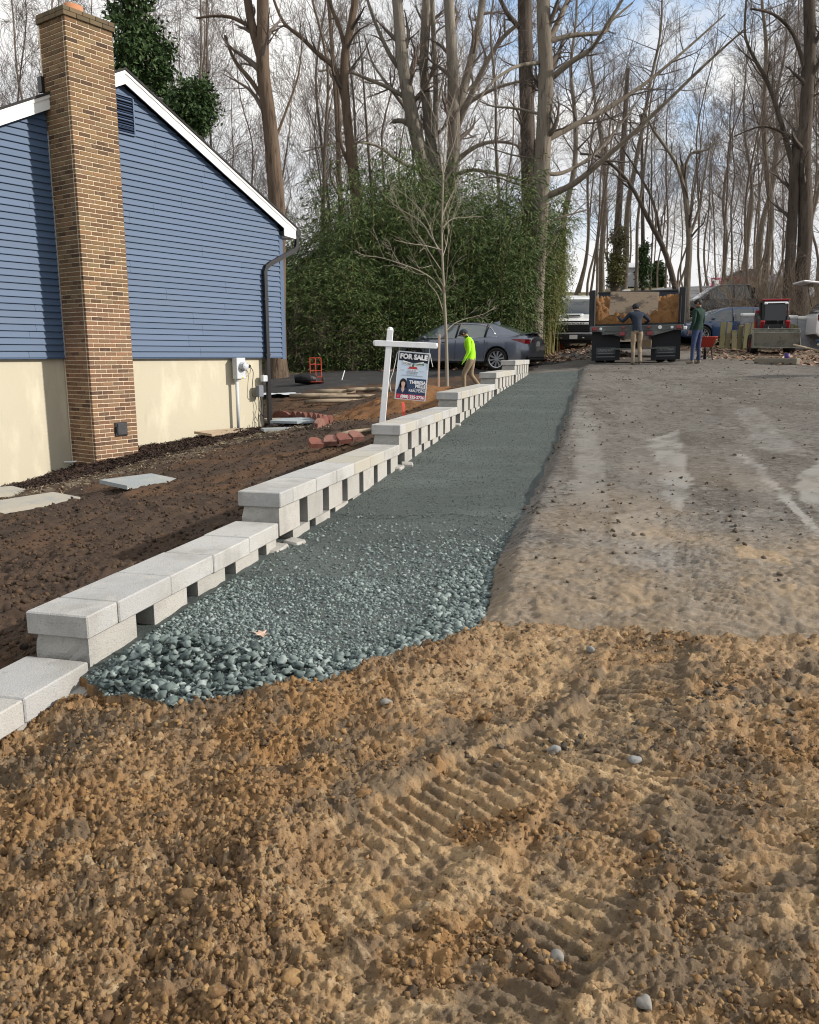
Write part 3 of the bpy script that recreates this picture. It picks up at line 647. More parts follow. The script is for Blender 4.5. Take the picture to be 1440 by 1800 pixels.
# ---------------------------------------------------------------- the blue house
HZ = math.atan2(HD.y, HD.x)
house = thing('house', 'blue clapboard house with a cream foundation and a tall brick chimney on its gable', 'house', (HO.x, HO.y, 0), HZ)
Z0 = 1.44; TP = .2; HALF = 3.67; SLOPE = .5; ZR = 6.06; TL, TRR = TP-HALF, TP+HALF; DEP = 10.5
def roof_under(t): return ZR-.21-SLOPE*abs(t-TP)+.012
M_found = mat('cream_parged_foundation', (.50, .46, .355), .9, layers=[(.9, (.49, .455, .35), .42, .66), (2.2, (.61, .565, .44), .5, .72, (1, 1, .35)), (5, (.44, .40, .31), .6, .8, (1, 1, .25)), (30, (.52, .475, .35), .55, .75)], bump=(45, .3, .008), spec=.15)
M_siding = mat('blue_vinyl_siding', (.058, .10, .178), .6, rnd=('object', (.053, .093, .166), (.064, .108, .19)), layers=[(1.2, (.064, .102, .172), .45, .7, (.4, 1, 3)), (60, (.050, .087, .157), .56, .75, (.15, 1, 4))], bump=(70, .12, .003, (.1, 1, 2)), spec=.4)
M_white = mat('white_trim', (.78, .79, .78), .5, layers=[(5, (.70, .71, .70), .5, .75)], spec=.4)
M_black = mat('black_aluminium', (.015, .015, .017), .35, spec=.5)
M_roof = mat('charcoal_shingle', (.035, .034, .035), .95, layers=[(6, (.06, .058, .056), .5, .7)], bump=(40, .6, .01))
b = MB()
b.box(((TL+.1+3.27)/2, DEP/2+.03, (Z0-1.4)/2), (3.27-TL-.1, DEP-.06, Z0+1.4)); b.obj("foundation", M_found, house)
b = MB()   # sheathing core under the siding
poly = [(TL, Z0), (TRR-.02, Z0), (TRR-.02, roof_under(TRR)), (TP, roof_under(TP)), (TL, roof_under(TL))]
b.prism(poly, .012, DEP, lambda u, v, h: (u, h, v)); b.obj('wall', mat('sheathing', (.06, .09, .16), .8), house)
rs = random.Random(11)
CE = .1016; nco = int((roof_under(TP)-Z0)/CE)+1
CH0, CH1 = -1.185, -.379
pend = {}
for i in range(nco):
    z = Z0+.012+i*CE
    zm = z+CE
    lim = HALF if z < roof_under(TRR) else (roof_under(TP)-z)/SLOPE
    lim = min(lim, HALF)
    segs = []
    for s0, s1 in ((max(TP-lim, TL), CH0-.012), (CH1+.012, min(TP+lim, TRR-.075))):
        if s1-s0 < .06: continue
        if i % 2 == 0: pend['j'] = rs.uniform(.4, 3.2)
        cuts = [s0+pend['j']]
        cuts = [c for c in cuts if s0+.25 < c < s1-.25]
        pts = [s0]+cuts+[s1]; segs += list(zip(pts[:-1], pts[1:]))
    for a_, e_ in segs:
        bb = MB(); y0, y1 = -.029, -.004
        # a lap with a turned butt: clipped to the rake at its upper edge
        def xc(u, zz):
            l2 = max(.02, (roof_under(TP)-zz)/SLOPE) if zz > roof_under(TRR) else HALF
            return max(TP-l2, min(TP+l2, u))
        zt_ = z+CE+.004
        if a_ >= TP+ (roof_under(TP)-zt_)/SLOPE or e_ <= TP-(roof_under(TP)-zt_)/SLOPE:
            if zt_ > roof_under(TRR): zt_ = z+CE*.5
        cols = [(a_+.002, 0), (e_-.002, 1)]
        prof = [(.008, z), (y0, z+.0), (y0-.0015, z+.006), (y1, zt_)]
        vs = []
        for u, _ in cols:
            for yy_, zz_ in prof: vs.append((xc(u, zz_), yy_, zz_))
        bb.add(vs, [(0, 4, 5, 1), (1, 5, 6, 2), (2, 6, 7, 3), (0, 1, 2, 3), (7, 6, 5, 4)])
        bb.obj('siding_board', M_siding, house)
bb = MB(); bb.box(((CH1+TRR)/2, -.004, Z0+.002), (TRR-CH1-.02, .03, .02)); bb.box(((TL+CH0)/2, -.004, Z0+.002), (CH0-TL, .03, .02)); bb.obj('starter_strip', M_siding, house)
bb = MB(); bb.box((TRR-.035, -.002, (Z0+roof_under(TRR))/2-.08), (.085, .05, roof_under(TRR)-Z0-.10)); bb.box((TRR+.02, .035, (Z0+roof_under(TRR))/2-.08), (.05, .09, roof_under(TRR)-Z0-.10)); bb.obj('corner_post', M_siding, house)
# side wall (round the corner) siding
for i in range(27):
    z = Z0+.012+i*CE; bb = MB(); bb.add([(TRR+.012, .08, z), (TRR+.012, DEP, z), (TRR+.0, .08, z+CE), (TRR+.0, DEP, z+CE), (TRR-.01, .08, z), (TRR-.01, DEP, z)], [(0, 1, 3, 2), (4, 5, 1, 0)]); bb.obj('siding_board', M_siding, house)
# roof, rake boards, soffit
OV = .13; EV = .34
bb = MB()
for sg in (-1, 1):
    tx = TP+sg*(HALF+EV); zx = ZR-SLOPE*(HALF+EV)
    bb.add([(TP, -OV-.03, ZR+.004), (tx+sg*.02, -OV-.03, zx-.006), (tx+sg*.02, DEP, zx-.006), (TP, DEP, ZR+.004), (TP, -OV-.03, ZR+.04), (tx+sg*.02, -OV-.03, zx+.03), (tx+sg*.02, DEP, zx+.03), (TP, DEP, ZR+.04)],
           [(0, 1, 2, 3), (4, 7, 6, 5), (0, 4, 5, 1), (1, 5, 6, 2), (2, 6, 7, 3)])
bb.obj('roof', M_roof, house)
for sg in (-1, 1):
    tx = TP+sg*(HALF+EV-.02); zx = ZR-SLOPE*(HALF+EV-.02)
    def prof_board(y0, y1, h0, h1, nm, m):
        c = MB(); a0, a1 = TP, tx
        c.add([(a0, y0, ZR-h0), (a1, y0, zx-h0), (a1, y0, zx-h1), (a0, y0, ZR-h1), (a0, y1, ZR-h0), (a1, y1, zx-h0), (a1, y1, zx-h1), (a0, y1, ZR-h1)],
              [(0, 1, 2, 3), (7, 6, 5, 4), (0, 4, 5, 1), (2, 6, 7, 3), (1, 5, 6, 2), (0, 3, 7, 4)]); return c.obj(nm, m, house)
    prof_board(-OV, -OV+.022, .002, .205, 'rake_board', M_white)
    prof_board(-OV-.014, -OV-.002, .0, .05, 'rake_trim', M_white)
    c = MB(); u1, u2 = HALF-.02, HALF+EV-.03     # boxed return under the eave
    s = sg
    zb = ZR-SLOPE*(HALF+EV)-.20
    pol = [(TP+s*u1, ZR-SLOPE*u1-.2), (TP+s*u2, ZR-SLOPE*u2-.2), (TP+s*u2, zb-.0), (TP+s*u1, zb+.03)]
    c.prism(pol, -OV+.003, -OV+.02, lambda u, v, h: (u, h, v)); c.obj('eave_return', M_white, house)
    c = MB(); c.box((TP+s*(HALF+EV/2), DEP/2-.06, zb+.012), (EV, DEP, .014)); c.obj('soffit', M_white, house)
    c = MB(); c.box((TP+s*(HALF+EV-.02), DEP/2-.06, zb+.10), (.02, DEP, .17)); c.obj('fascia', M_white, house)
    gx_ = TP+s*(HALF+EV+.05)
    c = MB(); pr = [(-.06, .12), (-.06, .0), (.03, 0), (.065, .06), (.06, .12), (.05, .12), (.055, .06), (.025, .012), (-.05, .012), (-.05, .12)]
    c.prism([(gx_+s*u, zb+.07+v) for u, v in pr], -OV-.02, DEP, lambda u, v, h: (u, h, v))
    c.box((gx_, -OV-.02, zb+.125), (.12, .006, .11)); c.obj('gutter', M_black, house)
c = MB()
for sg in (-1, 1):
    c.add([(TP, -OV+.022, ZR-.03), (TP+sg*HALF, -OV+.022, ZR-SLOPE*HALF-.03), (TP+sg*HALF, .0, ZR-SLOPE*HALF-.03), (TP, .0, ZR-.03)], [(0, 1, 2, 3)])
c.obj('rake_soffit', M_white, house)
# louvred gable vent
vent = MB(); vx0, vx1, vz0, vz1 = TP-.21, TP+.21, 5.10, 5.71
for q in (((vx0+.012), (vz0+vz1)/2, .024, vz1-vz0), (vx1-.012, (vz0+vz1)/2, .024, vz1-vz0)): vent.box((q[0], -.03, q[1]), (q[2], .03, q[3]))
vent.box(((vx0+vx1)/2, -.03, vz1-.012), (vx1-vx0-.05, .03, .024)); vent.box(((vx0+vx1)/2, -.03, vz0+.012), (vx1-vx0-.05, .03, .024))
vo = vent.obj('gable_vent', M_siding, house)
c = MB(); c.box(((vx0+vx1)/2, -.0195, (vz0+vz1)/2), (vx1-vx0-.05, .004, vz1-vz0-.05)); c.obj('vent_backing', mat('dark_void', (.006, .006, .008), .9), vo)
M_louv = mat('navy_louver', (.03, .05, .10), .5)
for i in range(13):
    c = MB(); c.box(((vx0+vx1)/2, -.034, vz0+.05+i*.0425), (vx1-vx0-.05, .03, .006), rx=.7); c.obj('louver_slat', M_louv, vo)
# chimney: mortar core, every brick laid
CF = .648
M_mortar = mat('pale_lime_mortar', (.68, .58, .44), .95, layers=[(20, (.50, .42, .31), .5, .7), (1.2, (.46, .40, .29), .55, .75)], bump=(120, .5, .004))
bcols = ((.075, .046, .036), (.16, .092, .058), (.20, .122, .074), (.255, .155, .09), (.175, .095, .06), (.215, .145, .092), (.11, .064, .044), (.27, .148, .09))
bl_ = [(7, (.22, .15, .095), .55, .75), (60, (.12, .08, .055), .55, .75)]
M_brick = mat('tan_brown_brick', bcols[1], .9, rnd=('object',)+bcols, layers=bl_, bump=(80, .6, .006), spec=.15)
M_brickj = mat('tan_brown_brick_mass', bcols[1], .9, rnd=('island',)+tuple((r*.92, g*.98, b_*.88) for r, g, b_ in bcols), layers=bl_, bump=(80, .6, .006), spec=.15)
BP = .0677; zc0 = -.35; NC = int((6.352-zc0)/BP)+1
c = MB(); c.box(((CH0+CH1)/2, -CF/2+.02, (zc0-.4+6.36)/2), (CH1-CH0-.008, CF-.004+.04, 6.36-zc0+.4)); chim = c.obj('chimney', M_mortar, house)
rest = MB(); cntb = 0; meshes = {}
def brick(ax, u0, u1, i, where):
    """where: front / left / right face of the shaft"""
    global cntb
    z = zc0+i*BP+.005; h = BP-.012; pr_ = .0035+rs.uniform(0, .0035)
    if where == 'front': ctr = ((u0+u1)/2, -CF+.03-pr_, z+h/2); d = (u1-u0, .06, h)
    elif where == 'left': ctr = (CH0+.03-pr_, (u0+u1)/2, z+h/2); d = (.06, u1-u0, h)
    else: ctr = (CH1-.03+pr_, (u0+u1)/2, z+h/2); d = (.06, u1-u0, h)
    vis = z > -.42
    if cntb < 300 and where != 'right' and i >= 1:
        key = (round(d[0], 3), round(d[1], 3))
        if key not in meshes:
            q = MB(); q.box((0, 0, 0), d, bev=.003); me = bpy.data.meshes.new('brick'); me.from_pydata(q.v, [], q.f); me.materials.append(M_brick); meshes[key] = me
        o = bpy.data.objects.new('brick', meshes[key]); COL.objects.link(o); o.parent = chim; o.location = ctr; o.rotation_euler = (rs.uniform(-.01, .01), 0, rs.uniform(-.006, .006)); cntb += 1
    else:
        rest.box(ctr, d, bev=.003)
W_ = CH1-CH0
for i in range(NC):
    st = (W_+.010)/4; sd_ = (CF+.01)/3.2
    if i % 2 == 0:
        for k in range(4): brick(0, CH0+k*st, CH0+k*st+st-.010, i, 'front')
        ys = [-CF+.07]; 
        for w in ('left', 'right'):
            y = -CF+.0705
            for ln in (.1015, .2035, .2035, .2035):
                e = min(y+ln-.012, -.002)
                if e-y > .03: brick(1, y, e, i, w)
                y += ln
    else:
        xs = [CH0, CH0+st/2, CH0+1.5*st, CH0+2.5*st, CH0+3.5*st, CH0+4*st]
        for a_, e_ in zip(xs[:-1], xs[1:]): brick(0, a_, e_-.010, i, 'front')
        for w in ('left', 'right'):
            y = -CF+.0705
            for ln in (.2035, .2035, .2035):
                e = min(y+ln-.012, -.002)
                if e-y > .03: brick(1, y, e, i, w)
                y += ln
tag(rest.obj('brickwork', M_brickj, chim), kind='stuff')
# corbelled cap, crown and flue
M_capbr = mat('mossy_cap_brick', (.13, .095, .06), .95, rnd=('island', (.10, .075, .048), (.155, .11, .065), (.12, .10, .06), (.18, .125, .075)), layers=[(9, (.10, .10, .055), .5, .72)], bump=(70, .6, .006))
c = MB()
for j in range(2):
    z = 6.352+j*.068; ex = .035-j*.006
    x0, x1, y0 = CH0-ex, CH1+ex, -CF-ex
    n_ = 4+(j % 2)*0
    for k in range(5):
        w = (x1-x0)/4; a_ = x0+(k-(.5 if j else 0))*w; e_ = min(a_+w-.006, x1); a_ = max(a_, x0)
        if e_-a_ > .03:
            c.box(((a_+e_)/2, y0+.1, z+.03), (e_-a_, .2, .062), bev=.005); c.box(((a_+e_)/2, ex-.1, z+.03), (e_-a_, .2, .062), bev=.005)
    for k in range(3):
        yy0 = y0+.206+k*.1; e_ = min(yy0+.19, ex-.206)
        for xx_ in (x0+.1, x1-.1):
            if k < 2: c.box((xx_, y0+.206+(CF+2*ex-.412)*(k+.5)/2, z+.03), (.2, (CF+2*ex-.412)/2-.006, .062), bev=.005)
c.obj('cap_course', M_capbr, chim)
c = MB(); c.add([(CH0+.01, -CF+.01, 6.48), (CH1-.01, -CF+.01, 6.48), (CH1-.01, -.01, 6.48), (CH0+.01, -.01, 6.48), (CH0+.25, -CF+.18, 6.53), (CH1-.25, -CF+.18, 6.53), (CH1-.25, -.16, 6.53), (CH0+.25, -.16, 6.53)], [(0, 1, 5, 4), (1, 2, 6, 5), (2, 3, 7, 6), (3, 0, 4, 7), (4, 5, 6, 7)]); c.obj('mortar_crown', mat('weathered_crown', (.22, .2, .16), .95, layers=[(12, (.12, .11, .08), .5, .7)]), chim)
c = MB(); c.lathe([(.11, 6.5), (.11, 6.66), (.085, 6.66), (.085, 6.5)], 20, ((CH0+CH1)/2-.02, -CF/2+.0, 0)); c.v = [((CH0+CH1)/2-.02+(x-((CH0+CH1)/2-.02))*1.35, y, z) for x, y, z in c.v]; c.obj('flue_pipe', mat('terracotta_flue', (.42, .19, .095), .8, layers=[(9, (.33, .15, .08), .5, .7)]), chim, True)
# soot door
M_iron = mat('black_cast_iron', (.022, .023, .026), .55, layers=[(30, (.045, .045, .047), .5, .7)], bump=(40, .3, .004))
px_ = CH0+.49; pz = .30
c = MB(); c.box((px_, -CF-.01, pz), (.235, .03, .225), bev=.008); sdoor = c.obj('soot_door', M_iron, chim)
c = MB(); c.box((px_+.01, -CF-.033, pz+.003), (.18, .016, .19), bev=.005); c.obj('door_plate', mat('grey_iron_plate', (.05, .052, .056), .5, layers=[(20, (.03, .03, .032), .5, .7)]), sdoor)
c = MB(); c.tube([(px_-.10, -CF-.04, pz-.05), (px_-.10, -CF-.04, pz+.05)], .012, 8); c.obj('hinge', M_iron, sdoor)
# caulk line beside the chimney
c = MB(); c.box((CH0-.008, -.022, 3.15), (.018, .022, 3.4)); c.box((CH1+.008, -.022, 3.6), (.014, .02, 4.3)); c.obj('caulk_bead', mat('grey_caulk', (.33, .34, .35), .7), house)
c = MB(); c.box((CH0-.03, .02, 5.52), (.05, .10, .22)); c.obj('roof_flashing', M_black, house)
# downspout
c = MB(); zb = ZR-SLOPE*(HALF+EV)-.20; gxr = TP+HALF+EV+.03
def rect_tube(c, pts, w, d):
    pts = [Vector(p) for p in pts]; vs = []; k = len(pts)
    for i, p in enumerate(pts):
        td = (pts[min(i+1, k-1)]-pts[max(i-1, 0)]).normalized(); a = Vector((0, 1, 0)); a = (a-td*a.dot(td)).normalized(); b_ = td.cross(a)
        for sx_, sy_ in ((-1, -1), (1, -1), (1, 1), (-1, 1)): vs.append(p+b_*sx_*w/2+a*sy_*d/2)
    fs = [(i*4+j, i*4+(j+1) % 4, (i+1)*4+(j+1) % 4, (i+1)*4+j) for i in range(k-1) for j in range(4)]+[(3, 2, 1, 0), tuple((k-1)*4+j for j in range(4))]
    c.add(vs, fs)
dx = 3.31
rect_tube(c, [(gxr, -.10, zb+.08), (gxr, -.10, zb-.10), (gxr-.03, -.10, zb-.18), (gxr-.1, -.095, zb-.235), (dx+.14, -.072, zb-.56), (dx+.05, -.07, zb-.62), (dx, -.07, zb-.72), (dx, -.07, .22), (dx+.015, -.07, .10), (dx+.07, -.075, .045), (dx+.2, -.09, .035)], .085, .062)
ds = c.obj('downspout', M_black, house)
for zz in (2.6, 1.5):
    c = MB(); c.box((dx, -.064, zz), (.12, .078, .03)); c.obj('pipe_strap', M_black, ds)
# meter, conduit, boxes and wires
M_mgrey = mat('galvanised_grey_paint', (.52, .55, .58), .45, layers=[(12, (.45, .48, .51), .5, .7)])
M_dgrey = mat('grey_plastic_box', (.16, .17, .19), .55)
mx_ = 2.50; c = MB(); c.box((mx_, -.085, 1.235), (.235, .13, .41), bev=.008); meter = c.obj('electric_meter', M_mgrey, house)
c = MB(); c.lathe([(.0, -.25), (.072, -.25), (.078, -.238), (.078, -.20), (.092, -.195), (.092, -.15)], 20, (mx_+.035, 0, 1.28), 'y'); c.obj('meter_dial', mat('meter_glass', (.55, .58, .62), .12, spec=.6, layers=[(30, (.2, .21, .22), .55, .6)]), meter, True)
c = MB(); c.box((mx_+.03, -.1525, 1.055), (.045, .004, .025)); c.obj('warning_tag', mat('yellow_tag', (.6, .5, .08), .6), meter)
c = MB(); c.tube([(mx_-.06, -.07, 1.03), (mx_-.06, -.07, .0)], .034, 12); c.tube([(mx_-.06, -.07, 1.06), (mx_-.06, -.07, .985)], .041, 12); c.obj('conduit', M_mgrey, house, True)
c = MB(); c.box((3.20, -.06, 1.02), (.135, .09, .13), bev=.012); c.obj('junction_box', M_mgrey, house)
c = MB(); c.box((3.05, -.07, .77), (.15, .10, .23), rz=.12, bev=.008); c.obj('utility_box', M_dgrey, house)
c = MB(); c.lathe([(.0, -.012), (.035, -.012), (.035, .02)], 14, (2.86, 0, 1.27), 'y'); c.obj('cable_port', mat('black_rubber', (.012, .012, .013), .6), house)
def cable(pts, r, m, nm='cable', par=house):
    P = [Vector(p) for p in pts]; o = []
    for i in range(len(P)-1):
        p0, p1, p2, p3 = P[max(i-1, 0)], P[i], P[i+1], P[min(i+2, len(P)-1)]
        for k in range(5):
            t = k/5; o.append(.5*((2*p1)+(p2-p0)*t+(2*p0-5*p1+4*p2-p3)*t*t+(3*p1-p0-3*p2+p3)*t**3))
    o.append(P[-1]); c = MB(); c.tube(o, r, 6); return c.obj(nm, m, par, True)
M_wire = mat('black_cable', (.02, .018, .016), .6); M_gwire = mat('grey_cable', (.30, .28, .24), .6)
cable([(2.62, -.10, 1.09), (2.74, -.05, 1.085), (2.85, -.03, 1.15), (2.87, -.02, 1.25)], .009, M_gwire)
cable([(2.87, -.02, 1.26), (2.93, -.03, 1.15), (2.9, -.03, .93), (2.88, -.03, .72), (2.93, -.04, .66), (3.0, -.06, .67)], .008, M_wire)
cable([(3.17, -.05, .95), (3.18, -.03, .6), (3.19, -.03, .02)], .009, M_wire)
cable([(3.03, -.06, .66), (3.06, -.05, .45), (3.02, -.04, .25), (3.0, -.06, .03)], .007, M_wire)
cable([(3.07, -.06, .66), (3.13, -.04, .5), (3.08, -.05, .33), (3.05, -.05, .04)], .007, M_wire)
cable([(3.02, -.05, .42), (3.13, -.06, .27), (3.16, -.06, .22), (3.08, -.05, .3), (3.0, -.05, .18)], .006, M_wire)
cable([(2.90, -.05, .16), (2.93, -.06, .12), (2.92, -.07, .06), (3.0, -.08, .03)], .007, M_wire)
# ---------------------------------------------------------------- bare trees
MINR = [.0055]
class Wood:
    """collects branches; builds them as tubes in one go"""
    def __init__(s): s.b = {}
    def add(s, pts, rad, n): s.b.setdefault((len(pts), n), []).append((pts, rad))
    def build(s, name, m, parent, smooth=True):
        VV = []; FF = []; off = 0
        for (k, n), lst in s.b.items():
            P = np.array([x[0] for x in lst], float); Rr = np.array([x[1] for x in lst], float); B = len(lst)
            T = np.empty_like(P); T[:, 1:-1] = P[:, 2:]-P[:, :-2]; T[:, 0] = P[:, 1]-P[:, 0]; T[:, -1] = P[:, -1]-P[:, -2]
            T /= np.linalg.norm(T, axis=2, keepdims=True)+1e-9
            ref = np.where(np.abs(T[:, :1, 2:3]) < .8, np.array([0, 0, 1.]), np.array([1., 0, 0])); ref = np.repeat(ref, k, 1)
            A = ref-T*np.sum(ref*T, 2, keepdims=True); A /= np.linalg.norm(A, axis=2, keepdims=True)+1e-9; C_ = np.cross(T, A)
            an = np.arange(n)*2*np.pi/n
            V = P[:, :, None]+(A[:, :, None]*np.cos(an)[None, None, :, None]+C_[:, :, None]*np.sin(an)[None, None, :, None])*Rr[:, :, None, None]
            i = np.arange(k-1)[:, None]*n; j = np.arange(n)[None]; j2 = (j+1) % n
            f = np.stack([i+j, i+j2, i+n+j2, i+n+j], -1).reshape(-1, 4)
            F = (f[None]+(np.arange(B)*k*n)[:, None, None]).reshape(-1, 4)
            VV.append(V.reshape(-1, 3)); FF.append(F+off); off += B*k*n
        return mesh_np(name, np.concatenate(VV), np.concatenate(FF), m, parent, smooth)
def norm(v):
    l = math.sqrt(v[0]*v[0]+v[1]*v[1]+v[2]*v[2])+1e-9; return (v[0]/l, v[1]/l, v[2]/l)
def branch(w, rg, p, d, ln, r, lev, maxlev, up=.06, wob=.16, dens=1.0, sag=0):
    segs = (7, 6, 4, 2)[min(lev, 3)]; n = (7, 5, 3, 3)[min(lev, 3)]
    pts = [p]; rad = [r]; dirs = [d]; st = ln/segs; q = p
    for i in range(segs):
        d = norm((d[0]+rg.gauss(0, wob), d[1]+rg.gauss(0, wob), d[2]+rg.gauss(0, wob)+up-sag)); q = (q[0]+d[0]*st, q[1]+d[1]*st, q[2]+d[2]*st)
        pts.append(q); rad.append(max(MINR[0]*.8, r*(1-(i+1)/segs*.86))); dirs.append(d)
    w.add(pts, rad, n)
    if lev < maxlev: kids(w, rg, pts, rad, dirs, ln, lev, maxlev, up, wob, dens)
def kids(w, rg, pts, rad, dirs, ln, lev, maxlev, up, wob, dens, t0=.22, count=None, rat=None):
    k = count or max(2, int((9, 7, 6, 4)[min(lev, 3)]*dens*rg.uniform(.75, 1.2)))
    segs = len(pts)-1
    for c in range(k):
        t = t0+(1-t0)*(c+rg.random())/k*.98; f = t*segs; i = min(int(f), segs-1); f -= i
        a, b = pts[i], pts[i+1]; p = tuple(a[j]+(b[j]-a[j])*f for j in range(3)); d = dirs[min(i+1, segs)]
        r = (rad[i]+(rad[i+1]-rad[i])*f)
        s = norm((rg.gauss(0, 1), rg.gauss(0, 1), rg.gauss(0, .8))); dd = s[0]*d[0]+s[1]*d[1]+s[2]*d[2]; s = norm((s[0]-d[0]*dd, s[1]-d[1]*dd, s[2]-d[2]*dd))
        an = rg.uniform(.45, .95); nd = norm(tuple(d[j]*math.cos(an)+s[j]*math.sin(an) for j in range(3)))
        branch(w, rg, p, nd, ln*(rat or rg.uniform(.38, .6))*(1.1-.5*t), max(MINR[0], r*rg.uniform(.4, .62)), lev+1, maxlev, up, wob, dens)
def spline(P, k=4):
    o = []
    for i in range(len(P)-1):
        p0, p1, p2, p3 = P[max(i-1, 0)], P[i], P[i+1], P[min(i+2, len(P)-1)]
        for q in range(k):
            t = q/k; o.append(.5*((2*p1)+(p2-p0)*t+(2*p0-5*p1+4*p2-p3)*t*t+(3*p1-p0-3*p2+p3)*t**3))
    o.append(P[-1]); return o
def bark(name, c1, c2, c3):
    return mat(name, c1, .95, layers=[(1.6, c2, .42, .66, (1, 1, .25)), (9, c3, .5, .72, (1, 1, .18))], bump=(16, 1.0, .04, (1, 1, .14)), spec=.15)
B_grey = bark('grey_bark', (.155, .132, .105), (.21, .185, .15), (.085, .07, .055))
B_brown = bark('brown_bark', (.10, .072, .052), (.145, .105, .075), (.05, .036, .027))
B_dark = bark('dark_furrowed_bark', (.07, .056, .046), (.105, .085, .07), (.035, .028, .023))
B_smooth = bark('smooth_grey_bark', (.20, .178, .145), (.26, .235, .195), (.13, .115, .09))
B_twig = mat('twig_bark', (.125, .10, .085), .9, layers=[(.5, (.155, .118, .10), .45, .7)])
B_bg = bark('pale_brown_bark', (.15, .12, .095), (.19, .155, .125), (.10, .08, .062))
B_twigd = mat('dark_twig_bark', (.075, .06, .05), .9)
B_pale = mat('pale_sapling_bark', (.25, .22, .175), .85, layers=[(6, (.15, .13, .10), .5, .72, (1, 1, .3))], bump=(30, .4, .006))
def hero(name, label, Y, stems, m, mt, dens=1.0, seed=1, cat='tree', depth=1.2, twl=.5, extra_top=3.0, parent_only=False):
    """stems: list of (pixel polyline, width px start, width px end, level, count); first is the trunk"""
    rg = random.Random(seed); s0 = stems[0][0][0]; root = at(s0[0], s0[1], Y); zz = gz(root.x, root.y)
    t = thing(name, label, cat, (root.x, root.y, zz)); wt, wc = Wood(), Wood()
    for i, st in enumerate(stems):
        px, w0, w1, lev, cnt = st[:5]; dy = st[5] if len(st) > 5 else (rg.uniform(-1, 1)*depth if i else 0)
        P = []
        for j, q in enumerate(px):
            f = j/max(1, len(px)-1); v = at(q[0], q[1], Y+dy*f)-root; v.z = at(q[0], q[1], Y+dy*f).z-zz; P.append(v)
        if i == 0: P[0].z = min(P[0].z, -.3)
        S = spline(P, 4); k = len(S); sc = Y/1440
        r0, r1 = w0*sc/2, w1*sc/2
        rad = [r0+(r1-r0)*j/(k-1) for j in range(k)]
        if i == 0: rad = [r*(1+.38*math.exp(-((S[j].z)/.55))) if S[j].z < 3 else r for j, r in enumerate(rad)]
        S = [tuple(p) for p in S]; wt.add(S, rad, 10 if w0 > 12 else 7)
        dirs = [norm(tuple(S[min(j+1, k-1)][a]-S[max(j-1, 0)][a] for a in range(3))) for j in range(k)]
        ln = sum(math.dist(S[j], S[j+1]) for j in range(k-1))
        if cnt: kids(wc, rg, S, rad, dirs, min(ln, 9)*twl if lev < 2 else min(ln, 6)*twl, lev, 3, .05, .15, dens, t0=st[6] if len(st) > 6 else .25, count=cnt)
    wt.build('trunk', m, t); 
    if wc.b: wc.build('crown', mt, t)
    return t
hero('tulip_tree', 'tall grey tree with vertically furrowed bark rising right of the grey sedan, limbs sweeping right', 30,
     [([(937, 600), (942, 500), (949, 380), (955, 260), (960, 140), (957, 60), (953, -80)], 31, 21, 0, 8), ([(960, 345), (1010, 322), (1075, 268), (1150, 200), (1235, 118), (1310, 50)], 12, 2.5, 1, 12, -2),
      ([(962, 245), (1000, 225), (1060, 195), (1130, 150), (1200, 92), (1275, 25)], 12, 2.5, 1, 12, 2), ([(966, 140), (1005, 108), (1040, 85), (1068, 42), (1100, -10)], 11, 4, 1, 9, -1),
      ([(968, 72), (1005, 62), (1062, 56), (1076, 36), (1112, 5)], 9, 3, 1, 7, 1), ([(962, 80), (985, 30), (1008, -20)], 11, 7, 1, 6), ([(955, 395), (985, 382), (1035, 368)], 6, 2, 2, 6),
      ([(958, 455), (984, 405), (1012, 372), (1050, 340)], 4, 1.5, 2, 6), ([(950, 300), (985, 305), (1040, 275), (1090, 220), (1140, 150)], 8, 2, 1, 9, 3), ([(947, 200), (905, 190), (860, 185), (815, 160)], 5, 1.5, 2, 7, 2),
      ([(950, 110), (905, 118), (860, 150), (830, 200)], 7, 2, 1, 8, -2), ([(945, 330), (905, 322), (865, 310), (825, 320)], 5, 1.5, 2, 6, 1), ([(946, 280), (900, 272), (855, 258)], 4, 1.5, 2, 5, 2), ([(930, 380), (925, 420), (935, 455)], 3, 1, 3, 3)],
     B_grey, B_twigd, 1.35, 3)
hero('oak_tree', 'dark straight trunk standing just left of the tall grey tree', 34, [([(926, 590), (931, 450), (930, 330), (927, 200), (924, 90), (921, -90)], 27, 22, 0, 6), ([(925, 60), (890, 20), (870, -30)], 9, 5, 1, 6)], B_dark, B_twigd, .9, 5)
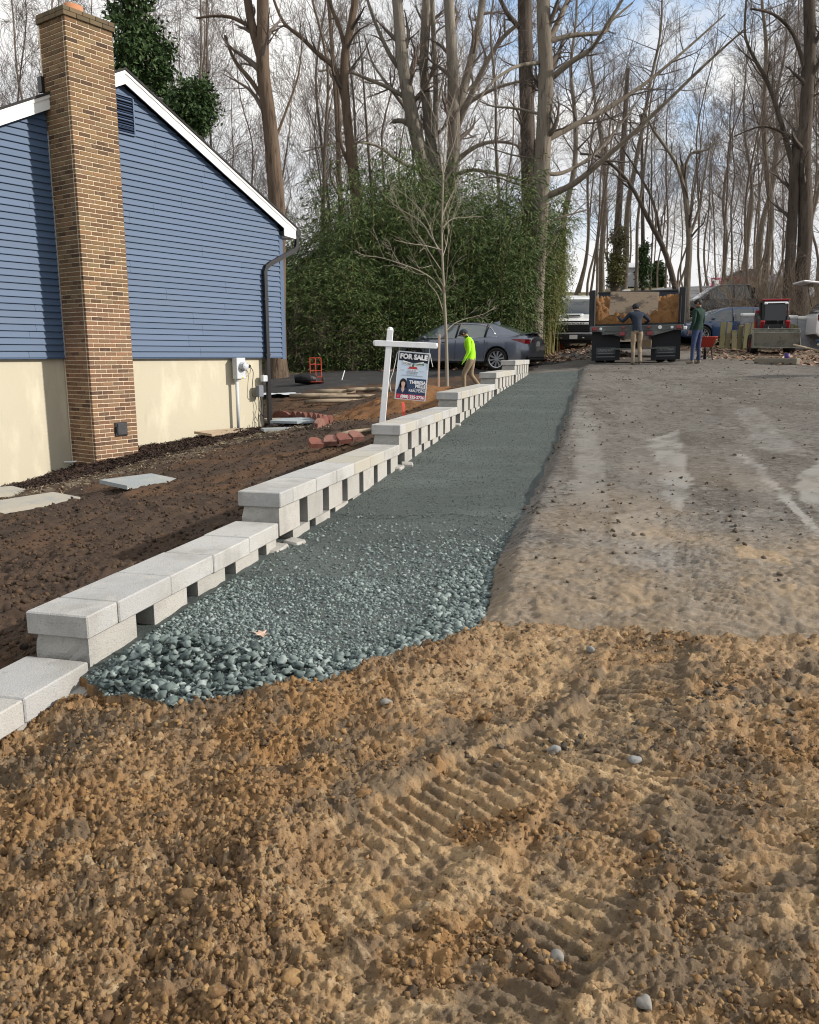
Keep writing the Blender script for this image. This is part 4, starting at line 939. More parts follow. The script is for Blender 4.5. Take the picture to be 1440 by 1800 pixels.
hero('beech_tree', 'broad many stemmed smooth grey tree rising behind the bamboo above the sale sign', 39,
     [([(775, 560), (773, 450), (770, 390), (768, 340)], 50, 44, 0, 0), ([(766, 360), (742, 280), (722, 190), (708, 110), (700, 20), (690, -80)], 26, 14, 0, 9, -1), ([(772, 350), (760, 270), (752, 200), (745, 110), (750, 0), (752, -80)], 20, 12, 0, 8, 1),
      ([(785, 380), (795, 300), (798, 220), (796, 120), (790, 20), (786, -80)], 24, 14, 0, 8, -1), ([(797, 250), (812, 170), (830, 100), (846, 20), (852, -60)], 16, 10, 0, 8, 1), ([(800, 230), (822, 180), (850, 120), (885, 65), (935, 25)], 12, 5, 0, 9, -2),
      ([(765, 240), (766, 150), (762, 60), (758, -60)], 10, 7, 1, 7), ([(735, 255), (715, 180), (690, 158), (650, 140), (600, 122), (560, 125)], 9, 3, 1, 10, -1), ([(745, 255), (722, 222), (705, 212), (690, 214)], 11, 7, 2, 2), ([(790, 300), (815, 272), (850, 252), (890, 250), (925, 262)], 10, 3, 1, 8, -1),
      ([(805, 195), (840, 170), (880, 152), (925, 140)], 9, 3, 1, 8), ([(712, 130), (688, 100), (660, 40), (640, -20)], 9, 4, 1, 8), ([(728, 210), (690, 160), (655, 110), (640, 60)], 7, 2, 1, 7), ([(770, 330), (820, 300), (870, 305), (920, 318)], 8, 3, 1, 7, -2), ([(740, 300), (700, 282), (660, 255), (600, 250), (530, 268)], 7, 2, 1, 9, -3)],
     B_smooth, B_twig, 1.25, 7)
hero('maple_tree', 'brown forked trunk rising beyond the roof of the blue house', 24.5,
     [([(484, 600), (487, 420), (486, 350), (481, 290), (474, 215), (463, 130), (462, 60), (462, -90)], 31, 18, 0, 5, 0, .55), ([(466, 125), (452, 75), (440, 30), (428, -60)], 17, 12, 0, 4), ([(470, 185), (440, 140), (412, 105), (395, 62)], 9, 4, 1, 4), ([(452, 50), (432, 42), (405, 30), (375, 28), (345, 32)], 8, 3, 1, 5), ([(486, 240), (505, 190), (525, 130), (532, 60)], 5, 2, 1, 5)], B_brown, B_twig, .9, 9)
hero('ash_tree', 'dark slender trunk with a mossy bent limb left of the many stemmed grey tree', 31,
     [([(630, 560), (628, 400), (618, 280), (608, 180), (606, 100), (618, 40), (634, -60)], 18, 11, 0, 6, 0, .5), ([(604, 170), (588, 120), (560, 95), (530, 66), (498, 38), (478, -10)], 10, 4, 1, 8), ([(608, 90), (596, 45), (582, 10), (575, -40)], 8, 5, 1, 5), ([(620, 300), (600, 255), (596, 190), (592, 130)], 7, 3, 1, 5)], B_brown, B_twigd, .95, 11)
hero('ash_tree', 'slim dark trunk between the forked brown trunk and the mossy limbed tree', 36, [([(602, 560), (600, 400), (596, 300), (592, 200), (585, 100), (575, -40)], 10, 6, 0, 9)], B_brown, B_twig, .9, 12)
hero('oak_tree', 'thick dark twin stemmed tree at the right edge behind the loader', 36,
     [([(1402, 620), (1408, 520), (1416, 400), (1414, 280), (1418, 180), (1424, 80), (1420, -80)], 26, 17, 0, 7, 0, .4), ([(1380, 600), (1388, 480), (1395, 350), (1397, 285), (1412, 220)], 19, 13, 1, 4), ([(1396, 300), (1375, 220), (1350, 145), (1325, 100), (1310, 60), (1312, 0)], 9, 3, 1, 10), ([(1418, 130), (1395, 60), (1360, 25), (1320, 15)], 8, 3, 1, 8),
      ([(1414, 260), (1380, 235), (1340, 222), (1290, 240)], 6, 2, 1, 8), ([(1420, 150), (1450, 90), (1480, 30)], 8, 4, 1, 6)], B_dark, B_twigd, 1.35, 13)
hero('locust_tree', 'slender leaning tree arching left over the dump truck', 36, [([(1207, 600), (1196, 545), (1172, 450), (1140, 385), (1105, 320), (1060, 278), (1020, 270)], 12, 3, 0, 9, 0, .35), ([(1165, 440), (1150, 360), (1120, 300), (1080, 240)], 6, 2, 1, 8)], B_dark, B_twigd, 1.0, 15)
hero('locust_tree', 'upright grey trunk just behind the right side of the dump truck', 35, [([(1205, 600), (1208, 500), (1212, 420), (1205, 340), (1200, 290)], 13, 8, 0, 6, 0, .45), ([(1206, 350), (1190, 290), (1150, 230), (1130, 190)], 7, 3, 1, 8), ([(1203, 300), (1215, 270), (1245, 262), (1265, 240)], 6, 2, 1, 8), ([(1210, 420), (1228, 370), (1240, 300), (1250, 250)], 6, 2, 1, 8)], B_grey, B_twigd, 1.0, 17)
# ---- the woods: a handful of grown trees, copied with their parts
def wild(seed, H, r0, fork, spread, m, mt, dens=1.0, narrow=False):
    rg = random.Random(seed); t = thing('bare_tree', None, 'tree', (0, 0, 0)); wt, wc = Wood(), Wood()
    P = [Vector((0, 0, -.4))]; n = 7; x = y = 0; lx, ly = rg.gauss(0, .12), rg.gauss(0, .12)
    for i in range(1, n+1): x += rg.gauss(lx, .24); y += rg.gauss(ly, .24); P.append(Vector((x, y, H*i/n)))
    S = spline(P, 3); k = len(S); rad = [r0*(1-.8*(j/(k-1))**1.1)*(1+.4*math.exp(-S[j].z/.6)) if S[j].z > 0 else r0*1.4 for j in range(k)]
    S = [tuple(p) for p in S]; dirs = [norm(tuple(S[min(j+1, k-1)][a]-S[max(j-1, 0)][a] for a in range(3))) for j in range(k)]; wt.add(S, rad, 8)
    cnt = int(26*dens)
    for c in range(cnt):
        tt = fork+(1-fork)*(c+rg.random())/cnt; f = tt*(k-1); i = min(int(f), k-2); p = tuple(S[i][a]+(S[i+1][a]-S[i][a])*(f-i) for a in range(3))
        an = rg.uniform(0, 6.283); el = rg.uniform(.35, .8) if not narrow else rg.uniform(.75, 1.2)
        d = (math.cos(an)*math.cos(el), math.sin(an)*math.cos(el), math.sin(el)); r = rad[i]*rg.uniform(.3, .5)
        branch(wc, rg, p, d, H*spread*(1.15-.75*tt)*rg.uniform(.7, 1.2), max(.010, r*.8), 1, 3, .10 if narrow else .05, .15, dens)
    wt.build('trunk', m, t); wc.build('crown', mt, t); return t
protos = [wild(21, 15, .085, .25, .26, B_bg, B_twig, 1.1), wild(22, 17, .12, .35, .26, B_grey, B_twig, 1.1), wild(23, 14, .07, .2, .3, B_bg, B_twig, 1.1), wild(24, 18, .085, .25, .22, B_bg, B_twig, 1.2, True), wild(25, 19, .22, .45, .3, B_grey, B_twigd, 1.1), wild(26, 12, .055, .15, .3, B_bg, B_twig, 1.1, True)]
used = set()
rg = random.Random(77)
def plant(i, x, y, sc, label, group):
    o = protos[i]
    if i in used: o = dup(protos[i], loc=(x, y, gz(x, y)-.1), rz=rg.uniform(0, 6.28), sc=sc)
    else: used.add(i); o.location = (x, y, gz(x, y)-.1); o.rotation_euler = (0, 0, rg.uniform(0, 6.28)); o.scale = (sc, sc, sc)
    tag(o, label, 'tree', group); return o
G1 = ('bare tree of the woods behind the blue house and the bamboo', 'bare trees of the woods behind the house and bamboo')
G2 = ('bare tree of the woods beyond the dump truck and the far lawn', 'bare trees of the woods beyond the dump truck')
for k in range(50):     # behind the house and the bamboo
    px = -60+1000*(k+rg.random())/50; y = rg.choice([rg.uniform(30, 42), rg.uniform(40, 58), rg.uniform(50, 75)]); x = (px-720)/1440*y*.97
    if x < -5 and y < 34: y += 8; x = (px-720)/1440*y*.97
    plant(rg.choice([0, 0, 1, 2, 3, 3, 5, 5]), x, y, rg.uniform(.75, 1.15), *G1)
for k in range(12): plant(rg.choice([0, 3, 5]), (rg.uniform(-80, 260)-720)/1440*27, rg.uniform(30, 36), rg.uniform(.8, 1.1), *G1)
for px, y, i, sc in [(1090, 62, 4, 1.1), (1112, 60, 1, 1.0), (1045, 55, 1, .9), (1052, 66, 4, 1.0), (1136, 68, 3, .9), (1148, 70, 0, .8), (1163, 66, 3, 1), (1180, 72, 1, .9), (1072, 74, 3, 1), (1030, 48, 0, .9), (1020, 42, 2, .95), (1185, 58, 0, .9), (1228, 60, 3, 1), (1255, 62, 2, 1), (1272, 58, 0, .9),
                     (1322, 52, 4, 1.0), (1333, 48, 4, 1.05), (1345, 56, 1, 1), (1360, 50, 1, 1), (1300, 66, 4, .9), (1285, 70, 1, 1), (1238, 74, 1, .9), (1376, 44, 0, 1.1), (1392, 58, 1, 1), (1428, 50, 4, 1), (1440, 42, 1, 1), (1465, 40, 0, 1), (1490, 55, 4, 1), (1312, 46, 5, 1), (1350, 41, 5, .9), (1262, 48, 5, .8), (1000, 60, 1, 1), (985, 52, 4, 1), (1012, 70, 3, 1), (1060, 84, 0, 1), (1100, 88, 1, 1), (1130, 90, 3, .9), (1170, 86, 0, .9), (1200, 92, 1, .8), (1225, 88, 3, .8), (1260, 84, 4, .9), (1290, 90, 0, .9), (1330, 80, 1, 1), (1370, 76, 3, 1), (1405, 72, 4, 1), (1435, 84, 0, 1), (1520, 48, 1, 1), (1550, 60, 4, 1),
                     (1305, 41, 2, 1), (1340, 63, 0, 1.2), (1385, 66, 3, 1.2), (1420, 60, 0, 1.2), (1450, 70, 1, 1.1), (1318, 74, 3, 1.1), (1277, 52, 3, .95)]:
    plant(i, (px-720)/1440*y*.985, y, sc*rg.uniform(.92, 1.08), *G2)
# young tree by the sale sign
MINR[0] = .0045
hero('sapling', 'newly planted pale sapling with spreading twigs beside the wall and the wooden stake', 19.5,
     [([(786, 690), (785, 620), (783, 560), (780, 500), (777, 430), (778, 350), (781, 270), (786, 215), (800, 165)], 6.2, 1.2, 1, 16, 0, .32), ([(782, 560), (770, 520), (755, 500), (752, 490)], 2.2, .8, 3, 2), ([(778, 515), (762, 492), (735, 475), (700, 462), (665, 452), (640, 450)], 2.8, .7, 1, 8, -1), ([(778, 445), (760, 420), (740, 390), (700, 365), (672, 340)], 2.5, .7, 1, 8, .8), ([(777, 450), (764, 425), (754, 395), (740, 370), (715, 345), (690, 330)], 2.3, .7, 2, 5, .5),
      ([(786, 580), (800, 568), (820, 560), (850, 552), (870, 540)], 1.8, .6, 1, 6, .6), ([(780, 515), (792, 505), (800, 495), (796, 470), (812, 450)], 2, .6, 2, 6, -.5), ([(778, 400), (795, 385), (820, 382), (850, 380)], 2.2, .8, 2, 5, .4), ([(780, 330), (765, 318), (745, 312)], 2, .7, 3, 4), ([(781, 320), (795, 300), (815, 285), (840, 262)], 2.4, .8, 2, 5), ([(778, 440), (750, 432), (720, 428), (695, 422)], 2, .7, 2, 5, -.8)],
     B_pale, B_pale, 1.0, 19, depth=.4, twl=.7)
MINR[0] = .0055
# ---------------------------------------------------------------- bamboo, ivy, evergreens, brush
def leaf_cloud(P, D, ln, wd, rngl, droop=.5):
    """blade leaves: base points P, directions D"""
    n = len(P); D = D/np.linalg.norm(D, axis=1, keepdims=True); D[:, 2] -= droop*rngl.random(n); D /= np.linalg.norm(D, axis=1, keepdims=True)
    sdv = np.cross(D, rngl.normal(size=(n, 3))); sdv /= np.linalg.norm(sdv, axis=1, keepdims=True)
    a = P; m_ = P+D*ln[:, None]*.45; t = P+D*ln[:, None]; t[:, 2] -= ln*.12; s = sdv*wd[:, None]*.5
    V = np.stack([a, m_-s, m_+s, t], 1).reshape(-1, 3); i = np.arange(n)*4
    return V, np.concatenate([np.stack([i, i+1, i+2], 1), np.stack([i+1, i+3, i+2], 1)])
def leafmat(nm, *cols): return mat(nm, cols[0], .65, rnd=('island',)+cols, spec=.25)
M_bam = leafmat('dark_bamboo_leaf', (.022, .046, .013), (.042, .08, .02), (.075, .115, .028), (.115, .145, .045), (.06, .075, .03))
M_baml = leafmat('yellow_green_bamboo_leaf', (.075, .10, .025), (.13, .155, .04), (.19, .20, .06), (.06, .085, .022))
M_culm = mat('bamboo_culm', (.12, .12, .05), .6, layers=[(3, (.075, .085, .035), .5, .7)])
M_culmy = mat('straw_bamboo_culm', (.26, .225, .09), .6, layers=[(3, (.18, .17, .07), .5, .7)])
def bamboo(seed, H, spread, nc, nl, ml, mc, low=.12, droop=.55):
    rgn = np.random.default_rng(seed); t = thing('bamboo_clump', None, 'bamboo'); w = Wood(); PP = []; DD = []
    for c in range(nc):
        a = rgn.random()*6.283; rr = spread*math.sqrt(rgn.random())*.6; h = H*rgn.uniform(.5, 1.22); lean = rgn.uniform(.05, .32); la = a+rgn.normal()*.6
        ts = np.linspace(0, 1, 9); off = lean*h*ts**2.2
        p = np.stack([math.cos(a)*rr+np.cos(la)*off, math.sin(a)*rr+np.sin(la)*off, h*ts*(1-.22*lean*ts**3)-.1*(ts == 0)], 1); w.add([tuple(q) for q in p], list(.016*(1-.75*ts)+.003), 4)
        m_ = int(nl/nc); tt = low+(1-low)*rgn.random(m_)**.8; f = tt*8; i = np.minimum(f.astype(int), 7); q = p[i]+(p[np.minimum(i+1, 8)]-p[i])*(f-i)[:, None]
        an = rgn.random(m_)*6.283; node = np.floor(tt*34); an = node*2.4+rgn.normal(size=m_)*.35; ou = (.12+.75*rgn.random(m_)**.8)*(1.15-.55*tt)
        q = q+np.stack([np.cos(an)*ou, np.sin(an)*ou, ou*.25-ou**2*.35+rgn.normal(size=m_)*.06], 1); PP.append(q); DD.append(np.stack([np.cos(an)+rgn.normal(size=m_)*.55, np.sin(an)+rgn.normal(size=m_)*.55, -.15+rgn.normal(size=m_)*.35], 1))
    P = np.concatenate(PP); D = np.concatenate(DD); n = len(P)
    V, F = leaf_cloud(P, D, .13+.12*rgn.random(n), .022+.016*rgn.random(n), rgn, droop)
    w.build('culms', mc, t); mesh_np('foliage', V, F, ml, t); return t
bp = [bamboo(31, 6.3, 1.7, 34, 15000, M_bam, M_culm), bamboo(32, 5.6, 1.9, 34, 15000, M_bam, M_culm, .05), bamboo(33, 4.2, 1.6, 30, 11000, M_bam, M_culm, .0)]
bq = [bamboo(34, 5.6, 1.2, 30, 9000, M_baml, M_culmy, .3, .8)]
seen = set()
def put(pr, x, y, sc, rz, label, group, zs=1.0):
    if id(pr) in seen: pr = dup(pr)
    seen.add(id(pr)) if id(pr) not in seen else None
    pr.location = (x, y, gz(x, y)-.08); pr.rotation_euler = (0, 0, rz); pr.scale = (sc, sc, sc*zs); tag(pr, label, 'bamboo', group); return pr
_first = {}
def put2(lst, i, x, y, sc, zs, label, group):
    pr = lst[i]
    if (id(lst), i) in _first: pr = dup(pr)
    _first[(id(lst), i)] = 1
    pr.location = (x, y, gz(x, y)-.08); pr.rotation_euler = (0, 0, rg.uniform(0, 6.28)); pr.scale = (sc, sc, sc*zs); tag(pr, label, 'bamboo', group)
GB = ('dense dark green bamboo clump of the thicket behind the grey sedan and the sale sign', 'dark bamboo thicket behind the sedan')
for px, y, i, sc, zs in [(560, 28, 2, 1.0, .75), (595, 29.5, 1, 1, .8), (625, 28.5, 2, 1.05, 1.1), (655, 30.5, 0, 1, 1.0), (690, 28.6, 1, 1, 1.02), (715, 31, 0, 1, 1.05), (745, 29, 2, 1.1, 1.15), (770, 30.5, 0, 1, .98), (800, 29, 1, 1, 1.0), (825, 31, 0, 1, .95), (850, 29.2, 1, 1.0, 1.0), (880, 30.8, 0, 1, .92), (893, 29, 1, .85, 1.05), (912, 32, 0, .8, 1.1),
                         (640, 33, 0, 1.05, 1), (700, 34, 0, 1.05, 1.05), (760, 34, 0, 1, 1), (600, 33, 0, .95, .9), (575, 31, 1, 1, .8), (535, 27.0, 2, .95, .7), (515, 28.5, 2, 1.0, .85), (585, 27.0, 2, .85, .7), (560, 29.5, 1, .9, .75), (540, 33, 1, 1, .75), (665, 27.4, 2, .9, .8), (725, 27.6, 2, .85, .85), (780, 27.9, 2, .8, .9), (870, 33, 0, .95, .95)]:
    put2(bp, i, (px-720)/1440*y*.985, y, sc, zs, *GB)
GY = ('yellow green bamboo clump between the tall grey trunk and the white pickup', 'yellow green bamboo beside the tall trunk')
for px, y, sc, zs in [(957, 31.5, .5, 1.9), (950, 33, .55, 1.85), (968, 32.2, .45, 1.95), (940, 32, .6, 1.6)]: put2(bq, 0, (px-720)/1440*y*.985, y, sc, zs, *GY)
M_ivy = leafmat('glossy_evergreen_leaf', (.018, .040, .012), (.035, .068, .02), (.06, .10, .03), (.025, .05, .016))
def evergreen(name, label, Y, blobs, trunk, n, ls, seed, m=M_ivy, dz=None):
    rgn = np.random.default_rng(seed); s0 = at(trunk[0][0], trunk[0][1], Y); z0 = gz(s0.x, s0.y); t = thing(name, label, 'tree', (s0.x, s0.y, z0)); w = Wood()
    P = [at(q[0], q[1], Y)-Vector((s0.x, s0.y, z0)) for q in trunk]; P[0].z = -.3; S = spline(P, 4); k = len(S); w.add([tuple(p) for p in S], list(np.linspace(trunk[0][2], trunk[-1][2], k)*Y/2880), 7); w.build('trunk', B_dark, t)
    PP = []; DD = []; tot = sum(b[2]*b[3] for b in blobs)
    for bx, by, rx, ry in blobs:
        c = at(bx, by, Y)-Vector((s0.x, s0.y, z0)); m_ = int(n*rx*ry/tot); k = max(6, int(m_/70)); ctr = rgn.normal(size=(k, 3)); ctr *= (rgn.random(k)**.4/np.linalg.norm(ctr, axis=1))[:, None]
        ctr = ctr*np.array([rx, (rx+ry)/2, ry])*Y/1440; ix = rgn.integers(0, k, m_); q = ctr[ix]+rgn.normal(size=(m_, 3))*.16; PP.append(q+np.array(c)); DD.append(rgn.normal(size=(m_, 3))+q*.8)
    P = np.concatenate(PP); D = np.concatenate(DD); n = len(P); V, F = leaf_cloud(P, D, ls*(.7+.6*rgn.random(n)), ls*.5*(.7+.6*rgn.random(n)), rgn, .35); mesh_np('crown', V, F, m, t); return t
evergreen('ivy_clad_tree', 'dark evergreen ivy covered tree rising behind the chimney', 29, [(232, 20, 30, 55), (240, 75, 42, 45), (222, 120, 28, 40), (255, 130, 38, 40), (275, 85, 28, 22), (230, -50, 34, 50), (262, 160, 26, 26), (210, 60, 16, 40), (285, 150, 20, 26)], [(238, 500, 14), (236, 200, 12), (230, 40, 10), (228, -90, 8)], 7600, .18, 41)
evergreen('holly_bush', 'round glossy holly crown poking above the roof slope', 28, [(335, 175, 34, 26), (342, 200, 32, 22), (322, 205, 24, 18), (350, 180, 22, 26), (318, 215, 18, 14), (345, 222, 20, 14)], [(340, 500, 8), (338, 300, 7), (338, 180, 4)], 7000, .15, 42)
evergreen('cedar_tree', 'small dark conifer on the crest of the far lawn', 78, [(1157, 490, 9, 11), (1157, 472, 5, 10)], [(1157, 510, 3), (1157, 465, 1)], 2600, .3, 43)
evergreen('ivy_clad_tree', 'ivy sleeved trunk on the far lawn right of the white shed', 64, [(1132, 480, 7, 26), (1131, 445, 6, 22)], [(1132, 505, 8), (1130, 380, 6), (1128, 200, 4)], 2600, .22, 44)
M_ivyy = leafmat('olive_ivy_leaf', (.06, .065, .02), (.10, .10, .035), (.14, .13, .05))
evergreen('ivy_clad_tree', 'thick olive ivy covered trunk on the far lawn left of the white shed', 60, [(1083, 462, 12, 30), (1088, 420, 9, 26), (1080, 490, 12, 14)], [(1082, 508, 15), (1086, 400, 13), (1096, 250, 10), (1104, 120, 6)], 4200, .2, 45, M_ivyy)
# brush: leafless shrubs
def brush(seed, H, n, m):
    r2 = random.Random(seed); w = Wood(); t = thing('leafless_shrub', None, 'shrub')
    for i in range(n):
        a = r2.uniform(0, 6.28); el = r2.uniform(.9, 1.45); branch(w, r2, (math.cos(a)*.25*r2.random(), math.sin(a)*.25*r2.random(), -.05), (math.cos(a)*math.cos(el), math.sin(a)*math.cos(el), math.sin(el)), H*r2.uniform(.55, 1.1), .014, 1, 3, .03, .14, .9)
    w.build('stems', m, t); return t
M_br1 = mat('tan_twig', (.20, .155, .105), .9); M_br2 = mat('grey_brown_twig', (.13, .10, .08), .9)
bs = [brush(51, 2.6, 12, M_br1), brush(52, 2.2, 14, M_br2), brush(53, 3.4, 9, M_br2)]
GS = ('leafless tan shrub among the brush behind the loader and the board fence', 'leafless brush behind the loader')
GS2 = ('leafless shrub in the dim undergrowth right of the blue house', 'leafless undergrowth beside the house')
fs = set()
def shrub(i, x, y, sc, lab):
    o = bs[i]
    if i in fs: o = dup(o)
    fs.add(i); o.location = (x, y, gz(x, y)); o.rotation_euler = (0, 0, rg.uniform(0, 6.28)); o.scale = (sc,)*3; tag(o, lab[0], 'shrub', lab[1])
for px, y, i, sc in [(1300, 35.5, 0, 1), (1322, 36, 2, 1), (1345, 36, 1, 1), (1365, 37, 0, 1.1), (1385, 34.5, 2, 1), (1410, 36, 0, 1), (1432, 33, 1, 1.1), (1395, 36, 0, .8), (1415, 37, 1, .8), (1288, 38, 2, .9), (1335, 42, 1, 1.2), (1375, 44, 2, 1.2), (1310, 45, 0, 1.2), (1280, 50, 0, 1.2), (1425, 42, 0, 1.3), (1268, 34.5, 2, .8), (1303, 31.6, 1, .6), (1350, 48, 0, 1.3), (1400, 50, 1, 1.3)]: shrub(i, (px-720)/1440*y*.985, y, sc, GS)
for px, y, i, sc in [(520, 26.5, 1, .8), (545, 26.2, 2, .6), (505, 28, 1, 1.1), (690, 26.8, 1, .6), (620, 26.4, 1, .5)]: shrub(i, (px-720)/1440*y*.985, y, sc, GS2)
# ---------------------------------------------------------------- wheels and vehicles
M_tyre = mat('tyre_rubber', (.022, .022, .022), .85, layers=[(20, (.05, .046, .04), .5, .75)])
M_rim = mat('machined_alloy', (.55, .56, .58), .3, metal=.8)
M_rimd = mat('black_alloy', (.02, .02, .022), .4)
M_glass = mat('car_glass', (.02, .028, .032), .04, spec=.9, coat=.6)
M_glassl = mat('tinted_window', (.13, .165, .165), .05, spec=1.0, coat=1.0)
M_chrome = mat('chrome', (.7, .7, .72), .15, metal=1)
M_red = mat('tail_lamp_red', (.22, .008, .012), .15, coat=.5)
M_lamp = mat('clear_lamp', (.75, .76, .78), .1, coat=.5)
M_plas = mat('black_plastic', (.018, .018, .02), .6)
M_plate = mat('licence_plate_white', (.68, .68, .66), .5, layers=[(90, (.35, .35, .4), .58, .66)])
def wheel(parent, x, y, z, r, wd, sp=10, side=1, rimr=.7, rm=None):
    c = MB(); h = wd/2; c.lathe([(r*rimr, -h*.8), (r*.93, -h), (r*.99, -h*.7), (r, -h*.3), (r, h*.3), (r*.99, h*.7), (r*.93, h), (r*rimr, h*.8)], 28, (0, 0, 0), 'y', True)
    t = c.obj('wheel', M_tyre, parent, True); t.location = (x, y, z)
    c = MB(); o = side*h*.72; c.lathe([(0, o*.35), (r*rimr*.96, o*.35), (r*rimr*.985, o*.2), (r*rimr*.985, -o)], 24, (0, 0, 0), 'y'); c.obj('rim', M_rimd, t, True)
    c = MB(); c.lathe([(r*rimr*.93, o*.5), (r*rimr*.93, o), (r*rimr*1.0, o*1.08), (r*rimr*1.0, o*.5)], 28, (0, 0, 0), 'y', True); c.lathe([(0, o*1.02), (r*.13, o*1.02), (r*.16, o*.5)], 16, (0, 0, 0), 'y')
    for k in range(sp):
        a = 2*math.pi*k/sp+(.09 if k % 2 else -.09); ca, sa = math.cos(a), math.sin(a); w_ = r*.034
        pts = []
        for rr, yy in ((r*.1, o*.95), (r*rimr*.95, o*.9)):
            for q in (-1, 1):
                for dd in (0, -o*.3): pts.append((rr*ca-q*w_*sa, yy+dd, rr*sa+q*w_*ca))
        c.add(pts, [(0, 2, 6, 4), (0, 4, 5, 1), (2, 3, 7, 6), (1, 5, 7, 3), (4, 6, 7, 5)])
    c.obj('spokes', rm or M_rim, t); return t
def loft(secs, parent, name, m, smooth=True, caps=True, ids=None):
    """secs: list of (x, [(y,z)...] half outline from the bottom to the middle of the top); mirrored"""
    V = []; n = None
    for x, h in secs:
        ring = [(x, y, z) for y, z in h]+[(x, -y, z) for y, z in h[::-1]]
        n = len(ring); V += ring
    F = []; k = len(secs); mi = []
    for i in range(k-1):
        for j in range(n-1):
            F.append((i*n+j, (i+1)*n+j, (i+1)*n+j+1, i*n+j+1)); mi.append(ids(i, j if j < n//2 else n-2-j) if ids else 0)
    if caps: F += [tuple(range(n)), tuple((k-1)*n+j for j in range(n))[::-1]]; mi += [0, 0]
    c = MB(); c.v = V; c.f = F; c.m = mi
    o = c.obj(name, m, parent); me = o.data
    bm_fix(me)
    if smooth:
        me.shade_smooth()
        try: me.set_sharp_from_angle(angle=R(38))
        except Exception: pass
    return o
import bmesh
def bm_fix(me):
    b = bmesh.new(); b.from_mesh(me); bmesh.ops.remove_doubles(b, verts=b.verts, dist=1e-5); bmesh.ops.recalc_face_normals(b, faces=b.faces); b.to_mesh(me); b.free()
def ip(x, tab): return float(np.interp(x, [t[0] for t in tab], [t[1] for t in tab]))
def car_body(parent, paint, xs, wid, zlow, top, shoulder, wheels, wr, name='body'):
    """smooth lower body; the sill rises into wheel arches"""
    X = sorted(set([round(v, 3) for v in xs]+[round(wx+wr*1.14*math.sin(a), 3) for wx in wheels for a in np.linspace(-1.5708, 1.5708, 13)]+[round(wx+s*(wr*1.14+.012), 3) for wx in wheels for s in (-1, 1)]))
    secs = []
    for x in X:
        w = ip(x, wid); zb = ip(x, zlow); zt = ip(x, top); zs = ip(x, shoulder); arch = zb
        for wx in wheels:
            d = abs(x-wx)
            if d < wr*1.14+.001: arch = max(arch, wr+math.sqrt(max(0, (wr*1.14)**2-d*d))*.98)
        zm = zb+(zs-zb)*.5
        lo = arch; p = [(w*.90, max(lo, zb)), (w*.985, max(lo+.01, zb+.05)), (w*1.0, max(lo+.03, zm)), (w*.985, max(lo+.05, zs-.10)), (w*.95, zs), (w*.80, zs+(zt-zs)*.55), (w*.45, zs+(zt-zs)*.93), (0, zt)]
        secs.append((x, p))
    return loft(secs, parent, name, paint)
def cabin(parent, paint, glass, st, pillars=(), roofname='roof'):
    """st: list of (x, belt half width, roof half width, belt z, roof z, glassTop, glassSide)"""
    secs = []
    for x, wb, wr_, zb, zr, *_ in st:
        h = max(zr-zb, .004); secs.append((x, [(wb, zb-.03), (wb-.012, zb), (wb+(wr_-wb)*.86, zb+h*.82), (wr_+(0), zb+h*.93), (wr_*.86, zb+h*.985), (wr_*.45, zb+h), (0, zb+h*1.005)]))
    def ids(i, j):
        s = st[i]
        if j == 1: return 1 if s[6] else 0
        if j >= 3: return 2 if s[5] else 0
        if j == 2: return 0
        return 0
    return loft(secs, parent, roofname, [paint, glass, glass], ids=ids)
def dig(parent, name, m, c, d, **k):
    q = MB(); q.box(c, d, **k); return q.obj(name, m, parent)
def tube_o(parent, name, m, pts, r, n=8): q = MB(); q.tube(pts, r, n); return q.obj(name, m, parent, True)
